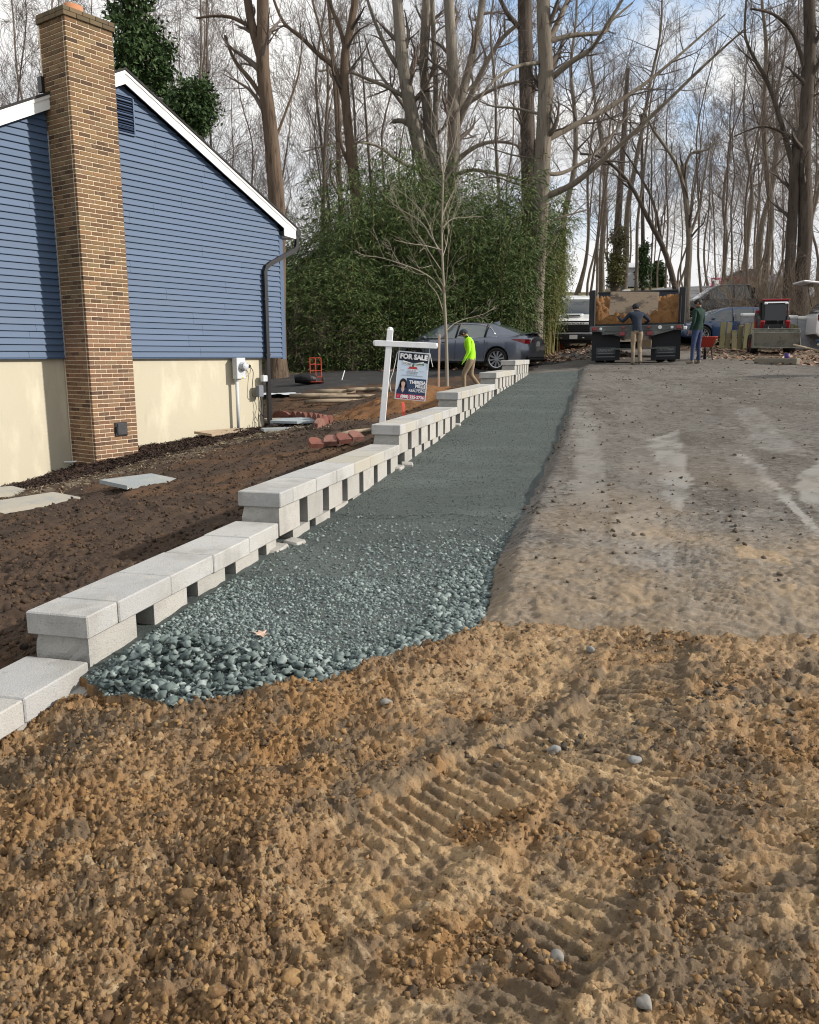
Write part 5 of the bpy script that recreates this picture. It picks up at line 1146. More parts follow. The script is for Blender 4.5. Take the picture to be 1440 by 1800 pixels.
# --- grey sedan: local +x forward
def sedan(loc, rz, rx=0, ry=0):
    paint = mat('graphite_metallic_paint', (.15, .17, .215), .28, metal=.55, coat=1.0, spec=.6)
    t = thing('car', 'graphite grey sedan with multi spoke alloy wheels parked in front of the bamboo', 'car', loc, rz, None, rx, ry)
    wh = (-1.42, 1.40); wr = .335
    car_body(t, paint, list(np.linspace(-2.42, 2.42, 40)), [(-2.43, .70), (-2.36, .82), (-2.1, .89), (-1.4, .92), (0, .915), (1.4, .915), (2.0, .86), (2.3, .72), (2.43, .5)], [(-2.43, .42), (-2.3, .30), (-1.9, .22), (1.9, .2), (2.3, .24), (2.43, .34)],
             [(-2.43, .98), (-2.36, 1.08), (-2.2, 1.115), (-1.75, 1.09), (.8, 1.0), (1.05, .985), (1.7, .90), (2.15, .79), (2.38, .66), (2.43, .56)], [(-2.43, .80), (-2.36, .92), (-2.1, .98), (-1.4, .985), (0, .94), (1.0, .90), (1.7, .82), (2.2, .70), (2.43, .5)], wh, wr)
    st = [(-1.98, .66, .60, 1.09, 1.10, 1, 0), (-1.55, .74, .60, 1.03, 1.275, 1, 0), (-1.18, .79, .59, .985, 1.40, 1, 0), (-.98, .81, .59, .97, 1.43, 0, 1), (-.5, .83, .6, .955, 1.452, 0, 1), (-.12, .83, .60, .945, 1.455, 0, 1), (.3, .83, .59, .935, 1.435, 0, 1), (.55, .82, .585, .93, 1.395, 1, 1), (.95, .80, .60, .93, 1.215, 1, 1), (1.38, .74, .66, .945, .96, 1, 0)]
    cabin(t, paint, M_glassl, st)
    for s in (-1, 1):
        tube_o(t, 'window_trim', M_chrome, [(-1.36, s*.765, 1.02), (-1.0, s*.79, .99), (0, s*.83, .96), (1.2, s*.775, .955)], .009, 6)
        tube_o(t, 'window_trim', M_chrome, [(-1.36, s*.765, 1.03), (-1.16, s*.69, 1.26), (-.9, s*.63, 1.37), (-.3, s*.625, 1.405), (.3, s*.62, 1.385)], .010, 6)
        for x in (-.98, -.02): tube_o(t, 'pillar', M_plas, [(x, s*.825, .96), (x-.05, s*.635, 1.39)], .028, 6)
        dig(t, 'door_handle', paint, (-.72, s*.915, .86), (.19, .03, .03), bev=.01); dig(t, 'door_handle', paint, (.32, s*.915, .84), (.19, .03, .03), bev=.01)
        dig(t, 'mirror', paint, (.98, s*.96, .98), (.12, .17, .11), bev=.035)
        dig(t, 'sill_strip', M_chrome, (-.02, s*.905, .285), (1.95, .02, .022))
        for x in (-1.02, -.05, 1.0): dig(t, 'door_seam', M_plas, (x, s*.9135, .62), (.008, .008, .58))
        q = MB(); q.add([(-2.39, s*.70, .93), (-2.30, s*.84, .93), (-1.86, s*.925, .94), (-2.30, s*.85, .80), (-2.41, s*.72, .80), (-2.37, s*.64, .88), (-2.43, s*.5, .90), (-2.43, s*.5, .82)], [(0, 1, 3, 4), (1, 2, 3), (0, 4, 7, 6)]); q.obj('taillight', M_red, t)
        dig(t, 'headlight', M_lamp, (2.18, s*.66, .66), (.32, .18, .10), rz=-s*.55, bev=.03)
        q = MB(); q.tube([(-2.34, s*.80, .42), (-2.40, s*.70, .30)], .05, 8); q.obj('bumper_vent', M_plas, t)
        for wx in wh: wheel(t, wx, s*.80, wr, wr, .225, 20, s, .76)
        for wx in wh:
            q = MB(); q.lathe([(.05, 0), (.385, 0), (.385, -.2*s)], 24, (wx, s*.70, wr), 'y'); q.obj('wheel_well', M_plas, t)
    dig(t, 'bumper', M_plas, (-2.36, 0, .34), (.14, 1.3, .13), bev=.04); dig(t, 'bumper', M_plas, (2.33, 0, .36), (.14, 1.2, .17), bev=.04)
    dig(t, 'licence_plate', M_plate, (-2.435, 0, .80), (.01, .30, .15), ry=-.12)
    q = MB(); q.add([(-2.15, -.62, 1.13), (-2.15, .62, 1.13), (-2.42, .60, 1.175), (-2.42, -.60, 1.175), (-2.15, -.62, 1.105), (-2.15, .62, 1.105), (-2.42, .60, 1.155), (-2.42, -.60, 1.155)], [(0, 1, 2, 3), (7, 6, 5, 4), (2, 6, 7, 3), (0, 4, 5, 1), (0, 3, 7, 4), (1, 5, 6, 2)]); q.v = [(x, y, z-.045) for x, y, z in q.v]; q.obj('spoiler', paint, t)
    q = MB(); q.add([(-.95, -.015, 1.445), (-.95, .015, 1.445), (-1.16, 0, 1.50), (-1.18, -.02, 1.40), (-1.18, .02, 1.40)], [(0, 2, 3), (1, 4, 2), (0, 1, 2), (2, 4, 3)]); q.obj('antenna_fin', paint, t)
    return t
p0 = at(874, 649, 25.4); CAZ = R(180-27)
cx_, cy_ = p0.x, p0.y; L0_ = Vector((math.cos(CAZ), math.sin(CAZ))); # left (driver) side of the car faces the camera
off = Vector((-L0_.y, L0_.x))*.80
sx, sy = cx_-L0_.x*(-1.42)-off.x, cy_-L0_.y*(-1.42)-off.y
zr_, zf_ = gz(cx_, cy_), gz(sx+L0_.x*1.4, sy+L0_.y*1.4)
sedan((sx, sy, (1.03+gz(sx+L0_.x*1.4, sy+L0_.y*1.4))/2+.0), CAZ, 0, -math.atan2(gz(sx+L0_.x*1.4, sy+L0_.y*1.4)-1.03, 2.82)*1.0)
# --- pickups
def pickup(nm, lab, paint, loc, rz, bar=True, lettered=False, ry=0):
    t = thing(nm, lab, 'pickup truck', loc, rz, None, 0, ry); wh = (-1.9, 1.95); wr = .42
    car_body(t, paint, list(np.linspace(-2.9, 2.85, 40)), [(-2.9, .96), (-2.5, 1.0), (0, 1.0), (2.2, 1.0), (2.7, .95), (2.85, .9)], [(-2.9, .6), (-2.6, .5), (2.5, .5), (2.85, .62)], [(-2.9, 1.36), (.9, 1.36), (1.2, 1.37), (2.5, 1.30), (2.85, 1.24)], [(-2.9, 1.3), (.9, 1.28), (2.5, 1.18), (2.85, 1.12)], wh, wr)
    st = [(-1.05, .90, .74, 1.33, 1.36, 1, 0), (-.98, .92, .76, 1.33, 1.88, 1, 0), (-.8, .93, .78, 1.32, 1.96, 0, 1), (0, .94, .79, 1.31, 1.99, 0, 1), (.5, .94, .79, 1.31, 1.96, 0, 1), (.7, .93, .80, 1.31, 1.90, 1, 1), (1.1, .92, .84, 1.32, 1.62, 1, 1), (1.42, .90, .88, 1.33, 1.36, 1, 0)]
    cabin(t, paint, M_glass, st)
    q = MB(); q.add([(1.7, -.42, 1.375), (1.7, .42, 1.375), (2.35, .36, 1.36), (2.35, -.36, 1.36), (1.75, -.36, 1.42), (1.75, .36, 1.42), (2.30, .30, 1.415), (2.30, -.30, 1.415)], [(4, 5, 6, 7), (0, 4, 7, 3), (1, 2, 6, 5), (2, 3, 7, 6), (0, 1, 5, 4)]); q.obj('hood_scoop', paint, t)
    dig(t, 'scoop_opening', M_plas, (2.34, 0, 1.388), (.02, .52, .04))
    dig(t, 'grille', M_plas, (2.83, 0, .98), (.12, 1.36, .36), bev=.02); g = dig(t, 'grille_bar', paint, (2.88, 0, 1.13), (.06, 1.75, .085), bev=.015); dig(t, 'grille_slat', M_rimd, (2.90, 0, .95), (.03, 1.3, .03)); dig(t, 'grille_slat', M_rimd, (2.90, 0, .86), (.03, 1.3, .03)); dig(t, 'hood_gap', M_plas, (2.84, 0, 1.205), (.08, 1.7, .05))
    if lettered: text_obj('grille_lettering', 'CHEVROLET', .085, M_plas, t, Matrix.Translation((2.912, 0, 1.13)) @ Euler((math.pi/2, 0, math.pi/2)).to_matrix().to_4x4(), .002, 1.9)
    dig(t, 'bumper', M_plas if lettered else M_chrome, (2.88, 0, .62), (.22, 1.94, .26), bev=.05); dig(t, 'licence_plate', M_plate, (2.995, .05, .64), (.012, .30, .15))
    dig(t, 'skid_plate', M_plas, (2.7, 0, .45), (.2, 1.5, .16), bev=.03)
    for s in (-1, 1):
        dig(t, 'headlight', M_lamp, (2.82, s*.82, .96), (.14, .17, .28), bev=.03); dig(t, 'headlight_housing', M_plas, (2.885, s*.84, .95), (.03, .09, .17)); dig(t, 'tow_hook', M_chrome, (3.0, s*.42, .60), (.05, .09, .05), bev=.015)
        dig(t, 'mirror', paint, (1.15, s*1.14, 1.42), (.10, .2, .24), bev=.03)
        tube_o(t, 'pillar', M_plas, [(-.05, s*.935, 1.33), (-.05, s*.80, 1.93)], .035, 6)
        dig(t, 'door_handle', M_plas, (.05, s*1.0, 1.15), (.2, .03, .03)); dig(t, 'taillight', M_red, (-2.9, s*.9, 1.08), (.05, .15, .35))
        for wx in wh:
            wheel(t, wx, s*.86, wr, wr, .27, 12, s, .62)
            q = MB(); q.lathe([(.05, 0), (.475, 0), (.475, -.2*s)], 20, (wx, s*.74, wr), 'y'); q.obj('wheel_well', M_plas, t)
    return t
M_wpaint = mat('white_car_paint', (.82, .83, .84), .3, coat=.8); M_blkpaint = mat('black_car_paint', (.012, .013, .016), .2, coat=1)
x_, y_ = 6.85, 35.0; pickup('pickup_truck', 'white pickup with a black grille facing the camera, left of the dump truck', M_wpaint, (x_, y_, gz(x_, y_)-.04), R(-90-12), lettered=True, ry=R(7))
# dark pickup parked side on at the right
x_, y_ = (1268-720)/1440*38, 38.5; pickup('pickup_truck', 'black pickup parked side on behind the blue sedan and the man in dark green', M_blkpaint, (x_, y_, gz(x_, y_)+.15), R(176))
x_, y_ = (948-720)/1440*37.5, 37.5
def hatch(nm, lab, paint, loc, rz, H=1.5, openhatch=False, cat='car', glass=None):
    t = thing(nm, lab, cat, loc, rz); wh = (-1.35, 1.32); wr = .33; k = H/1.5
    car_body(t, paint, list(np.linspace(-2.2, 2.2, 30)), [(-2.2, .74), (-2.0, .86), (0, .9), (1.6, .88), (2.2, .62)], [(-2.2, .4), (-2, .25), (2, .22), (2.2, .36)], [(-2.2, .95*k), (.8, .96*k), (1.1, .95*k), (1.8, .84*k), (2.2, .66*k)], [(-2.2, .9*k), (1, .88*k), (1.8, .76*k), (2.2, .58*k)], wh, wr)
    st = [(-2.1, .74, .62, .93*k, .95*k, 1, 0), (-1.95, .78, .64, .92*k, 1.2*k, 1, 0), (-1.6, .82, .64, .91*k, 1.44*k, 0, 1), (-.6, .83, .65, .90*k, 1.5*k, 0, 1), (.2, .83, .64, .89*k, 1.47*k, 0, 1), (.5, .82, .64, .89*k, 1.40*k, 1, 1), (.95, .80, .66, .90*k, 1.18*k, 1, 1), (1.42, .74, .7, .91*k, .93*k, 1, 0)]
    cabin(t, paint, glass or M_glass, st)
    for s in (-1, 1):
        for x in (-.75, .1): tube_o(t, 'pillar', paint, [(x, s*.83, .91*k), (x-.04, s*.66, 1.42*k)], .03, 6)
        dig(t, 'headlight', M_lamp, (2.0, s*.62, .62*k), (.26, .2, .14), rz=-s*.5, bev=.03); dig(t, 'taillight', M_red, (-2.14, s*.7, .82*k), (.08, .2, .22), bev=.02); dig(t, 'mirror', paint, (.98, s*.95, .97*k), (.12, .16, .11), bev=.03)
        for wx in wh:
            wheel(t, wx, s*.78, wr, wr, .21, 10, s, .68)
            q = MB(); q.lathe([(.05, 0), (.38, 0), (.38, -.2*s)], 20, (wx, s*.68, wr), 'y'); q.obj('wheel_well', M_plas, t)
    dig(t, 'bumper', M_plas, (2.12, 0, .36), (.14, 1.2, .16), bev=.04)
    if openhatch:
        q = MB(); q.box((-2.25, 0, 1.86*k), (1.0, 1.35, .07), ry=.12, bev=.03); g = q.obj('tailgate', paint, t); q = MB(); q.box((-2.15, 0, 1.815*k), (.55, 1.1, .03), ry=.12); q.obj('rear_window', M_glass, g)
        for s in (-1, 1): tube_o(t, 'gas_strut', M_plas, [(-2.0, s*.6, 1.2*k), (-2.2, s*.6, 1.8*k)], .014, 6)
    return t
M_bpaint = mat('blue_car_paint', (.018, .04, .095), .25, coat=1); M_rpaint = mat('dark_red_paint', (.12, .015, .02), .35, coat=.6); M_gpaint = mat('silver_paint', (.40, .42, .44), .3, metal=.4, coat=.6)
hatch('car', 'white car glimpsed through the bamboo stems left of the white pickup', M_wpaint, (x_, y_, gz(x_, y_)), R(-100))
x_, y_ = (1262-720)/1440*33.5, 33.5; hatch('car', 'blue and white sedan parked side on behind the red wheelbarrow', M_bpaint, (x_, y_, gz(x_, y_)+.05), R(186), 1.42)
x_, y_ = (1440-720)/1440*30.5, 30.5; hatch('car', 'white hatchback at the right edge with its tailgate raised', M_wpaint, (x_+1.9, y_+.6, gz(x_, y_)+.25), R(-8), 1.8, True)
x_, y_ = (1286-720)/1440*66, 66; hatch('car', 'dark red car parked far off along the lane on the hill', M_rpaint, (x_, y_, gz(x_, y_)+.1), R(180), 1.5)
# --- dump truck; local +x forward, seen from behind
def dumptruck(loc, rz, rx):
    t = thing('dump_truck', 'dump truck seen from behind with its bed full of orange dirt', 'truck', loc, rz, None, rx)
    Mt = mat('black_truck_steel', (.016, .018, .022), .5, layers=[(4, (.035, .035, .036), .5, .72), (30, (.05, .045, .04), .58, .75)]); Mn = mat('navy_bulkhead', (.02, .03, .048), .5, layers=[(3, (.03, .04, .055), .5, .7)])
    Mg = mat('worn_grey_steel', (.10, .11, .105), .55, layers=[(5, (.17, .18, .17), .5, .72), (25, (.05, .05, .05), .55, .72)], metal=.2)
    W2 = 1.22; ZB = .98
    dig(t, 'bed_floor', Mt, (1.75, 0, ZB+.03), (3.5, 2.40, .08))
    for s in (-1, 1):
        sd = dig(t, 'side_panel', Mt if s > 0 else mat('scuffed_side_panel', (.20, .21, .20), .6, layers=[(3, (.10, .105, .10), .5, .72)]), (1.75, s*1.18, ZB+.45), (3.46, .05, .84))
        for k in range(6): dig(sd, 'rib', Mt, (.25+k*.6, s*1.235, ZB+.45), (.08, .06, .82), bev=.012)
        dig(t, 'top_rail', Mt, (1.75, s*1.19, ZB+.90), (3.5, .09, .08), bev=.015)
        pst = dig(t, 'corner_post', Mt, (.02, s*1.17, ZB+.49), (.13, .17, .98), bev=.02); dig(pst, 'latch_bar', M_plas, (-.06, s*1.12, ZB+.4), (.03, .04, .7), bev=.01)
        fl = dig(t, 'mud_flap', mat('rubber_flap', (.012, .013, .016), .7), (.10, s*.79, .46), (.018, .76, .78), ry=.02); q = MB(); q.box((.085, s*.79, .33), (.008, .52, .19)); plq = q.obj('flap_plaque', mat('embossed_rubber', (.05, .055, .06), .6), fl)
        text_obj('flap_lettering', 'CRENSHAW', .10, mat('worn_grey_print', (.22, .23, .24), .7), fl, Matrix.Translation((.0795, s*.79, .345)) @ Euler((math.pi/2, 0, -math.pi/2)).to_matrix().to_4x4(), .001, .80)
        dig(fl, 'flap_rule', mat('worn_grey_print2', (.16, .17, .18), .7), (.0795, s*.79, .262), (.003, .4, .02)); dig(fl, 'flap_rule', bpy.data.materials['worn_grey_print2'], (.0855, s*.79, .17), (.003, .5, .02))
        for wx in (.85,):
            for yo in (.68, .98): wheel(t, wx, s*yo, .47, .47, .24, 8, s, .55)
        wheel(t, 4.9, s*.95, .47, .47, .26, 8, s, .55)
        dig(t, 'taillight', M_red, (-.075, s*1.10, ZB-.06), (.03, .13, .09), bev=.02); dig(t, 'reverse_lamp', M_lamp, (-.075, s*.93, ZB-.06), (.03, .07, .07), bev=.02)
        dig(t, 'brake_lamp', M_red, (-.085, s*.36, ZB-.20), (.03, .16, .11), bev=.01); dig(t, 'marker_lamp', M_red, (-.085, s*.33, ZB-.04), (.03, .09, .06), bev=.01)
        dig(t, 'frame_rail', Mt, (2.6, s*.42, ZB-.18), (5.2, .09, .22))
    dig(t, 'tail_sill', Mg, (-.02, 0, ZB-.06), (.10, 2.46, .15), bev=.015)
    q = MB(); q.prism([(-.98, ZB-.13), (.98, ZB-.13), (.42, ZB-.27), (-.42, ZB-.27)], -.06, -.03, lambda u, v, h: (h, u, v)); q.obj('sill_gusset', Mg, t)
    dig(t, 'step_bar', Mg, (-.10, .72, ZB-.2), (.06, .36, .035), bev=.01); q = MB(); q.lathe([(0, -.012), (.05, -.012), (.05, .02)], 14, (-.08, -.62, ZB-.05), 'x'); q.obj('round_reflector', M_lamp, t)
    dig(t, 'hitch_bar', Mg, (-.02, -.1, .38), (.06, 1.5, .035)); dig(t, 'hitch_plate', mat('rusty_brown_plate', (.17, .12, .08), .8), (.0, -.25, .50), (.04, .34, .24), bev=.02); dig(t, 'axle', Mt, (.85, 0, .47), (.2, 1.3, .22), bev=.06)
    dig(t, 'bulkhead', Mn, (3.48, 0, ZB+.58), (.06, 2.34, 1.1)); dig(t, 'bulkhead_rail', Mt, (3.48, 0, ZB+1.14), (.1, 2.4, .07), bev=.015)
    dig(t, 'cab', M_wpaint, (4.75, 0, 1.45), (1.5, 2.1, 1.5), bev=.18); dig(t, 'cab_window', M_glass, (3.99, 0, 1.85), (.02, 1.4, .45)); q = MB(); q.box((6.0, 0, 1.1), (1.1, 1.9, .8), bev=.15); q.obj('hood', M_wpaint, t)
    for s in (-1, 1): dig(t, 'mirror', M_plas, (5.2, s*1.3, 1.75), (.1, .16, .36), bev=.03)
    # the load
    nx, ny = 100, 80; U, V_ = np.meshgrid(np.linspace(.06, 3.42, nx), np.linspace(-1.14, 1.14, ny)); h = .20+.48*sst(-.05, .95, U)*(1-.2*np.abs(V_/1.14)**2)+.12*np.abs(V_/1.14)**2*sst(0, .4, U)
    h = h+.14*(fbm(U*3, V_*3, 200, 4)-.5)+.14*(fbm(U*9, V_*9, 201, 3)-.5)+.16*np.maximum(0, .6-worley(U*6, V_*6, 202)[0]); h = np.maximum(h, .02); h[:, 0] = -.04
    idx = np.arange(nx*ny).reshape(ny, nx); q_ = np.stack([idx[:-1, :-1], idx[:-1, 1:], idx[1:, 1:], idx[1:, :-1]], -1).reshape(-1, 4)
    Md = mat('orange_brown_dirt', (.20, .098, .036), .95, layers=[(8, (.13, .065, .026), .45, .68), (25, (.27, .14, .055), .55, .72)], bump=(30, .9, .03))
    l = mesh_np('dirt_load', np.stack([U.ravel(), V_.ravel(), h.ravel()+ZB+.07], 1), q_, Md, None, True); tag(l, 'mound of orange brown dirt filling the dump truck bed', 'dirt pile'); l.matrix_world = t.matrix_basis.copy()
    # sheet of plywood leaning on the load
    q = MB(); q.box((0, 0, 0), (.02, 1.28, .66), bev=.003); pl = q.obj('plywood_sheet', mat('stained_plywood', (.34, .26, .185), .85, layers=[(2.0, (.12, .095, .075), .5, .62, (1, 1.2, 2)), (6, (.20, .16, .12), .52, .7, (1, .6, 2)), (30, (.40, .32, .24), .56, .75, (1, .2, 1))], bump=(40, .3, .003)), None)
    tag(pl, 'stained plywood sheet leaning on the dirt in the dump truck', 'plywood'); pl.matrix_world = t.matrix_basis @ Matrix.Translation((.20, .08, ZB+.60)) @ Euler((R(2.5), R(16), 0)).to_matrix().to_4x4()
    return t
TX, TY = 6.16, 22.75
dumptruck((TX, TY, gz(TX, TY)+.02), R(90-15.5), R(-1.0))
# --- compact skid steer loader, facing the camera
def loader(loc, rz, s_):
    Mr = mat('red_loader_paint', (.28, .02, .025), .45, layers=[(6, (.20, .02, .02), .5, .75)]); Mk = mat('dark_loader_steel', (.02, .02, .022), .55, layers=[(8, (.06, .055, .05), .55, .75)]); Mb = mat('worn_bucket_steel', (.19, .185, .155), .6, layers=[(4, (.12, .115, .095), .45, .7), (20, (.26, .25, .22), .55, .75)], metal=.2)
    t = thing('skid_steer_loader', 'compact red and black skid steer loader with a wide steel bucket', 'loader', loc, rz); t.scale = (s_,)*3
    # +x forward
    q = MB(); q.prism([(-.98, .32), (.40, .32), (.52, .62), (.52, .80), (-.6, .92), (-.98, 1.05)], -.5, .5, lambda u, v, h: (u, h, v)); q.obj('chassis', Mk, t)
    q = MB()
    for y in (-.43, .43):
        q.tube([(.42, y, .80), (.40, y, 1.55), (.30, y, 1.93)], .04, 6); q.tube([(-.55, y, .90), (-.55, y, 1.93)], .045, 6); q.tube([(.30, y, 1.93), (-.55, y, 1.93)], .04, 6)
    q.obj('cab_cage', Mk, t); dig(t, 'roof', Mr, (-.12, 0, 1.97), (.95, .98, .06), bev=.02); dig(t, 'roof_lip', M_chrome, (.33, 0, 1.87), (.05, .80, .05)); dig(t, 'windscreen', mat('dusty_cab_glass', (.03, .035, .04), .25, spec=.4), (.37, 0, 1.50), (.02, .74, .60), ry=-.10); dig(t, 'rear_panel', Mk, (-.56, 0, 1.4), (.05, .84, 1.0)); dig(t, 'seat', M_plas, (-.2, 0, 1.12), (.4, .45, .5), bev=.08)
    for s in (-1, 1):
        arm = MB(); arm.prism([(-.92, 1.42), (-.75, 1.56), (.15, 1.28), (.62, .80), (.88, .40), (.76, .34), (.48, .70), (.05, 1.12), (-.78, 1.36)], s*.52-.05, s*.52+.05, lambda u, v, h: (u, h, v)); arm.obj('lift_arm', Mk, t); dig(t, 'arm_shield', Mr, (.50, s*.44, 1.03), (.10, .16, .36), ry=.5, bev=.02)
        dig(t, 'tower', Mr, (-.78, s*.50, 1.15), (.32, .14, 1.0), bev=.03); tube_o(t, 'lift_cylinder', M_chrome, [(-.6, s*.42, .9), (.3, s*.46, 1.02)], .035, 8); tube_o(t, 'hose', M_wire, [(.55, s*.30, .55), (.66, s*.26, .85), (.58, s*.22, 1.02), (.46, s*.20, .85)], .018, 6); tube_o(t, 'hydraulic_fitting', M_chrome, [(.62, s*.24, .80), (.60, s*.24, .96)], .022, 6)
        dig(t, 'headlamp', M_lamp, (.42, s*.36, 1.83), (.05, .12, .07), bev=.02)
        for x in (-.55, .30): wheel(t, x, s*.66, .36, .36, .26, 6, s, .5, Mr)
    dig(t, 'coupler_plate', Mk, (.80, 0, .55), (.08, .95, .45), bev=.02); dig(t, 'step_panel', Mk, (.53, 0, .95), (.06, .80, .22))
    q = MB(); q.prism([(.86, .86), (.90, .86), (.92, .38), (1.02, .24), (1.45, .20), (1.45, .17), (1.0, .19), (.88, .34)], -.80, .80, lambda u, v, h: (u, h, v)); bk_ = q.obj('bucket', Mb, t)
    for s in (-1, 1):
        q = MB(); q.prism([(.88, .86), (.88, .30), (1.0, .18), (1.45, .17), (1.45, .26), (1.05, .80)], s*.81-.012, s*.81+.012, lambda u, v, h: (u, h, v)); q.obj('bucket_side', Mb, bk_)
    dig(bk_, 'bucket_lip', Mb, (.885, 0, .87), (.06, 1.66, .05), bev=.01); dig(bk_, 'bucket_front', Mb, (1.26, 0, .50), (.03, 1.6, .50), ry=.30)
    return t
lx, ly = (1366-720)/1440*29*.985, 29.6; loader((lx, ly, gz(lx, ly)+.0), R(-90-16), .92)
# --- wheelbarrows
def barrow(lab, paint, loc, rz):
    t = thing('wheelbarrow', lab, 'wheelbarrow', loc, rz); Mf = mat('barrow_frame_'+lab[:4], (.02, .02, .02), .6)
    # tray: open tapered tub, local +x toward the wheel
    top = [(-.42, .33), (.30, .33), (.48, .20), (.48, -.20), (.30, -.33), (-.42, -.33)]; bot = [(-.24, .20), (.16, .20), (.24, .12), (.24, -.12), (.16, -.20), (-.24, -.20)]
    q = MB(); n = 6; vs = [(x, y, .66-(.03 if x > .2 else 0)+.04*(x > .4)) for x, y in top]+[(x, y, .38) for x, y in bot]+[(x*.96, y*.96, .66-(.03 if x > .2 else 0)+.04*(x > .4)) for x, y in top]+[(x*.95, y*.95, .395) for x, y in bot]
    fs = [(i, n+i, n+(i+1) % n, (i+1) % n) for i in range(n)]+[(2*n+i, 2*n+(i+1) % n, 3*n+(i+1) % n, 3*n+i) for i in range(n)]+[(i, (i+1) % n, 2*n+(i+1) % n, 2*n+i) for i in range(n)]+[tuple(range(n, 2*n)), tuple(range(3*n, 4*n))[::-1]]
    q.add(vs, fs); q.obj('tray', paint, t)
    rim = [Vector((x, y, .665+(.01 if x > .4 else 0))) for x, y in top]; tube_o(t, 'rolled_rim', paint, rim+[rim[0]], .014, 6)
    for s in (-1, 1):
        tube_o(t, 'handle', mat('ash_handle_'+lab[:4]+str(s), (.42, .34, .24), .7), [(.62, s*.08, .24), (.1, s*.17, .36), (-.55, s*.28, .50), (-.98, s*.30, .58)], .020, 8); tube_o(t, 'leg', Mf, [(-.16, s*.17, .38), (-.30, s*.22, .02), (-.10, s*.22, .02), (.02, s*.16, .36)], .018, 6)
        tube_o(t, 'wheel_bracket', Mf, [(.30, s*.15, .36), (.66, s*.07, .20)], .014, 6)
    tube_o(t, 'cross_brace', Mf, [(-.27, -.22, .12), (-.27, .22, .12)], .012, 6)
    wheel(t, .66, 0, .20, .20, .09, 6, 1, .5); return t
bx, by = (1236-720)/1440*24.5, 24.8; barrow('red wheelbarrow standing behind the man in dark green', mat('red_barrow_paint', (.36, .035, .02), .4, layers=[(8, (.25, .04, .03), .55, .75)], coat=.3), (bx, by, gz(bx, by)), R(70))
bx, by = (1472-720)/1440*16.2, 16.2; barrow('blue wheelbarrow cut off by the right edge', mat('blue_barrow_paint', (.015, .09, .19), .35, layers=[(6, (.03, .13, .25), .5, .75)], coat=.3), (bx, by, gz(bx, by)), R(18))
